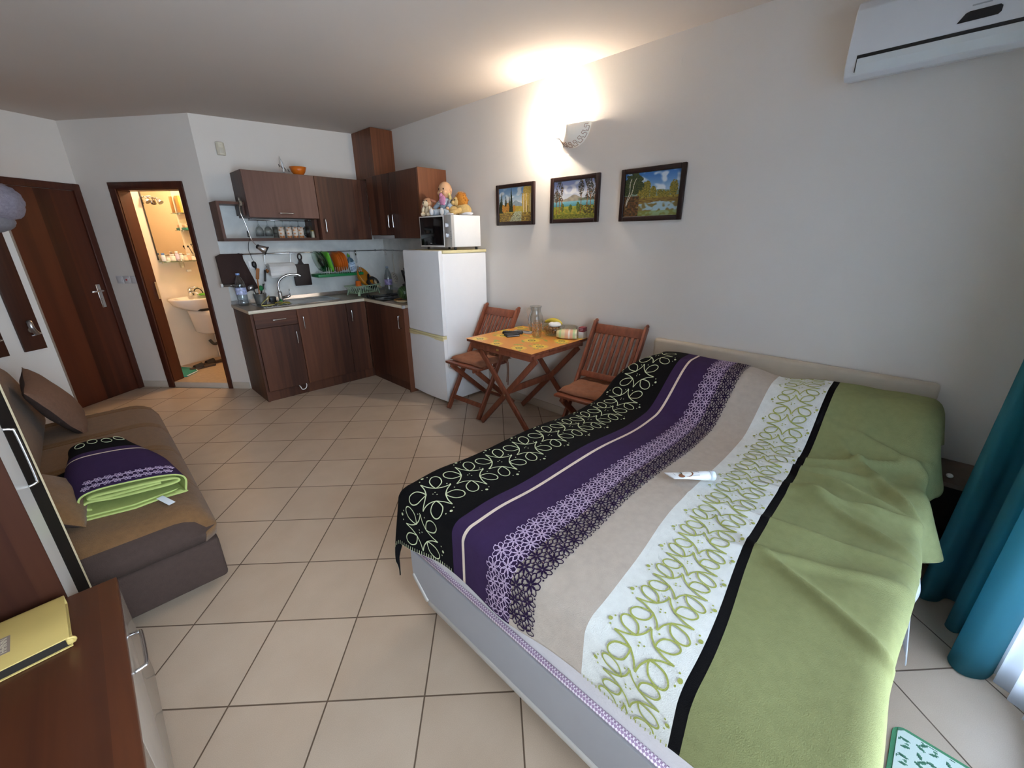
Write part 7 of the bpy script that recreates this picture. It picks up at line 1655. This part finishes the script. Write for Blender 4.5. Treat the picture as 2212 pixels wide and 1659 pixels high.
sbox('carton', .234, .262, .03, .09, 1.6325, 1.665, 'c9a98a', 'beige packet in the left teal tray', 'box'); sbox('carton', .282, .304, .03, .09, 1.6365, 1.675, 'c9b4a4', 'pale packet in the right teal tray', 'box'); sbox('carton', .306, .342, .03, .09, 1.6365, 1.680, 'cf5a3c', 'red-orange packet in the right teal tray', 'box')
sp_ = thing('spotlight_bar', 'chrome twin spotlight bar above the bathroom mirror', 'lamp', bp_(0, .05, 1.9))
mb = MB(); mb.tube(catmull([bp_(-.085, .035, 1.935), bp_(-.03, .045, 1.945), bp_(.03, .04, 1.935), bp_(.06, .04, 1.93)], 5), .006, 0, 8); mb.tube([bp_(-.01, .0105, 1.94), bp_(-.01, .04, 1.942)], .014, 0, 10); mb.build('bar', M_CHROME, sp_)
for s in (-.072, .045):
    mb = MB(); mb.tube([bp_(s, .045, 1.935), bp_(s + .004, .06, 1.915), bp_(s + .012, .085, 1.885)], [.012, .020, .028], 0, 14); mb.build('spot', M_CHROME, sp_)
mb = MB(); mb.box((.17, .001, 1.14), (.215, .03, 1.165), 0, .005, MBW); solo(mb, 'wall_hook', M_CERAM, 'small cream hook on the wall between shelf and tap', 'hook', bp_(.19, .015, 1.14))
M_SLIP = mat('slipper_dark', '2a2420', .7, var=.1); M_SLIP2 = mat('slipper_sole', '4a3a30', .8, var=.1)
def slipper(lab, c_, rz):
    t = thing('slipper', lab, 'slipper', (*c_, .0605), rz, 'dark slippers', True); out_ = catmull([(-.13, 0, 0), (-.12, .034, 0), (-.04, .036, 0), (.05, .046, 0), (.115, .038, 0), (.135, 0, 0), (.115, -.034, 0), (.05, -.040, 0), (-.04, -.034, 0), (-.12, -.032, 0)], 4, True)
    mb = MB(); mb.prism([(p.x, p.y, 0) for p in out_], (0, 0, .022), 0, .004); mb.build('sole', M_SLIP2, t)
    mb = MB(); rows = []
    for k in range(9):
        x = .0 + .085*k/8; R = []
        for j in range(11): a = PI*j/10; R.append(mb.bm.verts.new((x, .045*math.cos(a), .014 + .052*math.sin(a)*(1 - .35*k/8))))
        rows.append(R)
    for A, B in zip(rows[:-1], rows[1:]):
        for j in range(10): f = mb.bm.faces.new((A[j], A[j+1], B[j+1], B[j])); f.smooth = True
    o = mb.build('strap', M_SLIP, t); s = o.modifiers.new('thickness', 'SOLIDIFY'); s.thickness = .006
slipper('dark slipper lying nearer the door on the bathroom floor', (.775, 5.93), math.radians(190)); slipper('dark slipper lying further in, to the right, on the bathroom floor', (.915, 6.06), math.radians(194))
mb = MB(); cpt = Vector((.50, 5.80, 0)); mb.prism([(.50, 5.68, .0605), (.575, 5.64, .0605), (.70, 5.785, .0605), (.705, 5.90, .0605), (.67, 6.02, .0605), (.60, 6.12, .0605), (.47, 6.10, .0605)], (0, 0, .010), 0, .002)
mb.tube([(.575, 5.645, .070), (.697, 5.785, .070), (.702, 5.90, .070), (.668, 6.015, .070), (.60, 6.115, .070)], .005, 1, 6)
solo(mb, 'floor_mat', [mat('mat_teal', '2f8f80', .7, var=.06), M_WHITEP], 'teal fan-shaped mat with a white edge on the bathroom floor', 'mat', (.58, 5.88, .0605))
# ================================================================ daylight, lamps and camera
w = bpy.data.worlds.new('daylight'); bpy.context.scene.world = w; w.use_nodes = True
bgn = w.node_tree.nodes['Background']; bgn.inputs['Color'].default_value = (.70, .85, 1.0, 1); bgn.inputs['Strength'].default_value = 3.6
def light(name, typ, loc, energy, col, **kw):
    d = bpy.data.lights.new(name, typ); d.energy = energy; d.color = col
    for k, v in kw.items(): setattr(d, k, v)
    o = bpy.data.objects.new(name, d); C.objects.link(o); o.location = loc; return o
p = light('window_portal', 'AREA', ((WX0+WX1)/2, -.76, 1.1), 1, (1, 1, 1), shape='RECTANGLE', size=WX1-WX0, size_y=WZ)
p.rotation_euler = (math.radians(90), 0, 0); p.data.cycles.is_portal = True
p.rotation_euler = (math.radians(-90), 0, 0) if False else (math.radians(90), 0, PI)
sun = light('sky_glow', 'AREA', ((WX0+WX1)/2, -.80, 1.15), 34, (.74, .87, 1.0), shape='RECTANGLE', size=WX1-WX0, size_y=WZ-.1)
sun.rotation_euler = (math.radians(90), 0, 0)
light('sconce_bulb', 'POINT', (2.648, 2.152, 2.240), 54, (1., .86, .70), shadow_soft_size=.026)
light('bathroom_bulb', 'POINT', (1.1, 5.75, 2.2), 13, (1., .72, .42), shadow_soft_size=.06)
cam = bpy.data.cameras.new('camera'); co = bpy.data.objects.new('camera', cam); C.objects.link(co)
cam.sensor_fit = 'HORIZONTAL'; cam.sensor_width = 36; cam.lens = 36 * 890.65 / 2212; cam.clip_start = .02
yaw, pit, rol = .7936, -.3433, -.008
f = Vector((math.cos(pit)*math.sin(yaw), math.cos(pit)*math.cos(yaw), math.sin(pit)))
r = Vector((math.cos(yaw), -math.sin(yaw), 0)); u = r.cross(f)
r2 = r*math.cos(rol) + u*math.sin(rol); u2 = u*math.cos(rol) - r*math.sin(rol)
co.matrix_world = Matrix(((r2.x, u2.x, -f.x, 0), (r2.y, u2.y, -f.y, 0), (r2.z, u2.z, -f.z, 1.5053), (0, 0, 0, 1)))
sc = bpy.context.scene; sc.camera = co
sc.view_settings.view_transform = 'Standard'; sc.view_settings.look = 'None'; sc.view_settings.gamma = 1; sc.view_settings.use_curve_mapping = False
sc.view_settings.exposure = 1.42
sc.cycles.use_denoising = True
sc.cycles.max_bounces = 14; sc.cycles.transparent_max_bounces = 24; sc.cycles.diffuse_bounces = 6; sc.cycles.transmission_bounces = 8; sc.cycles.sample_clamp_indirect = 6
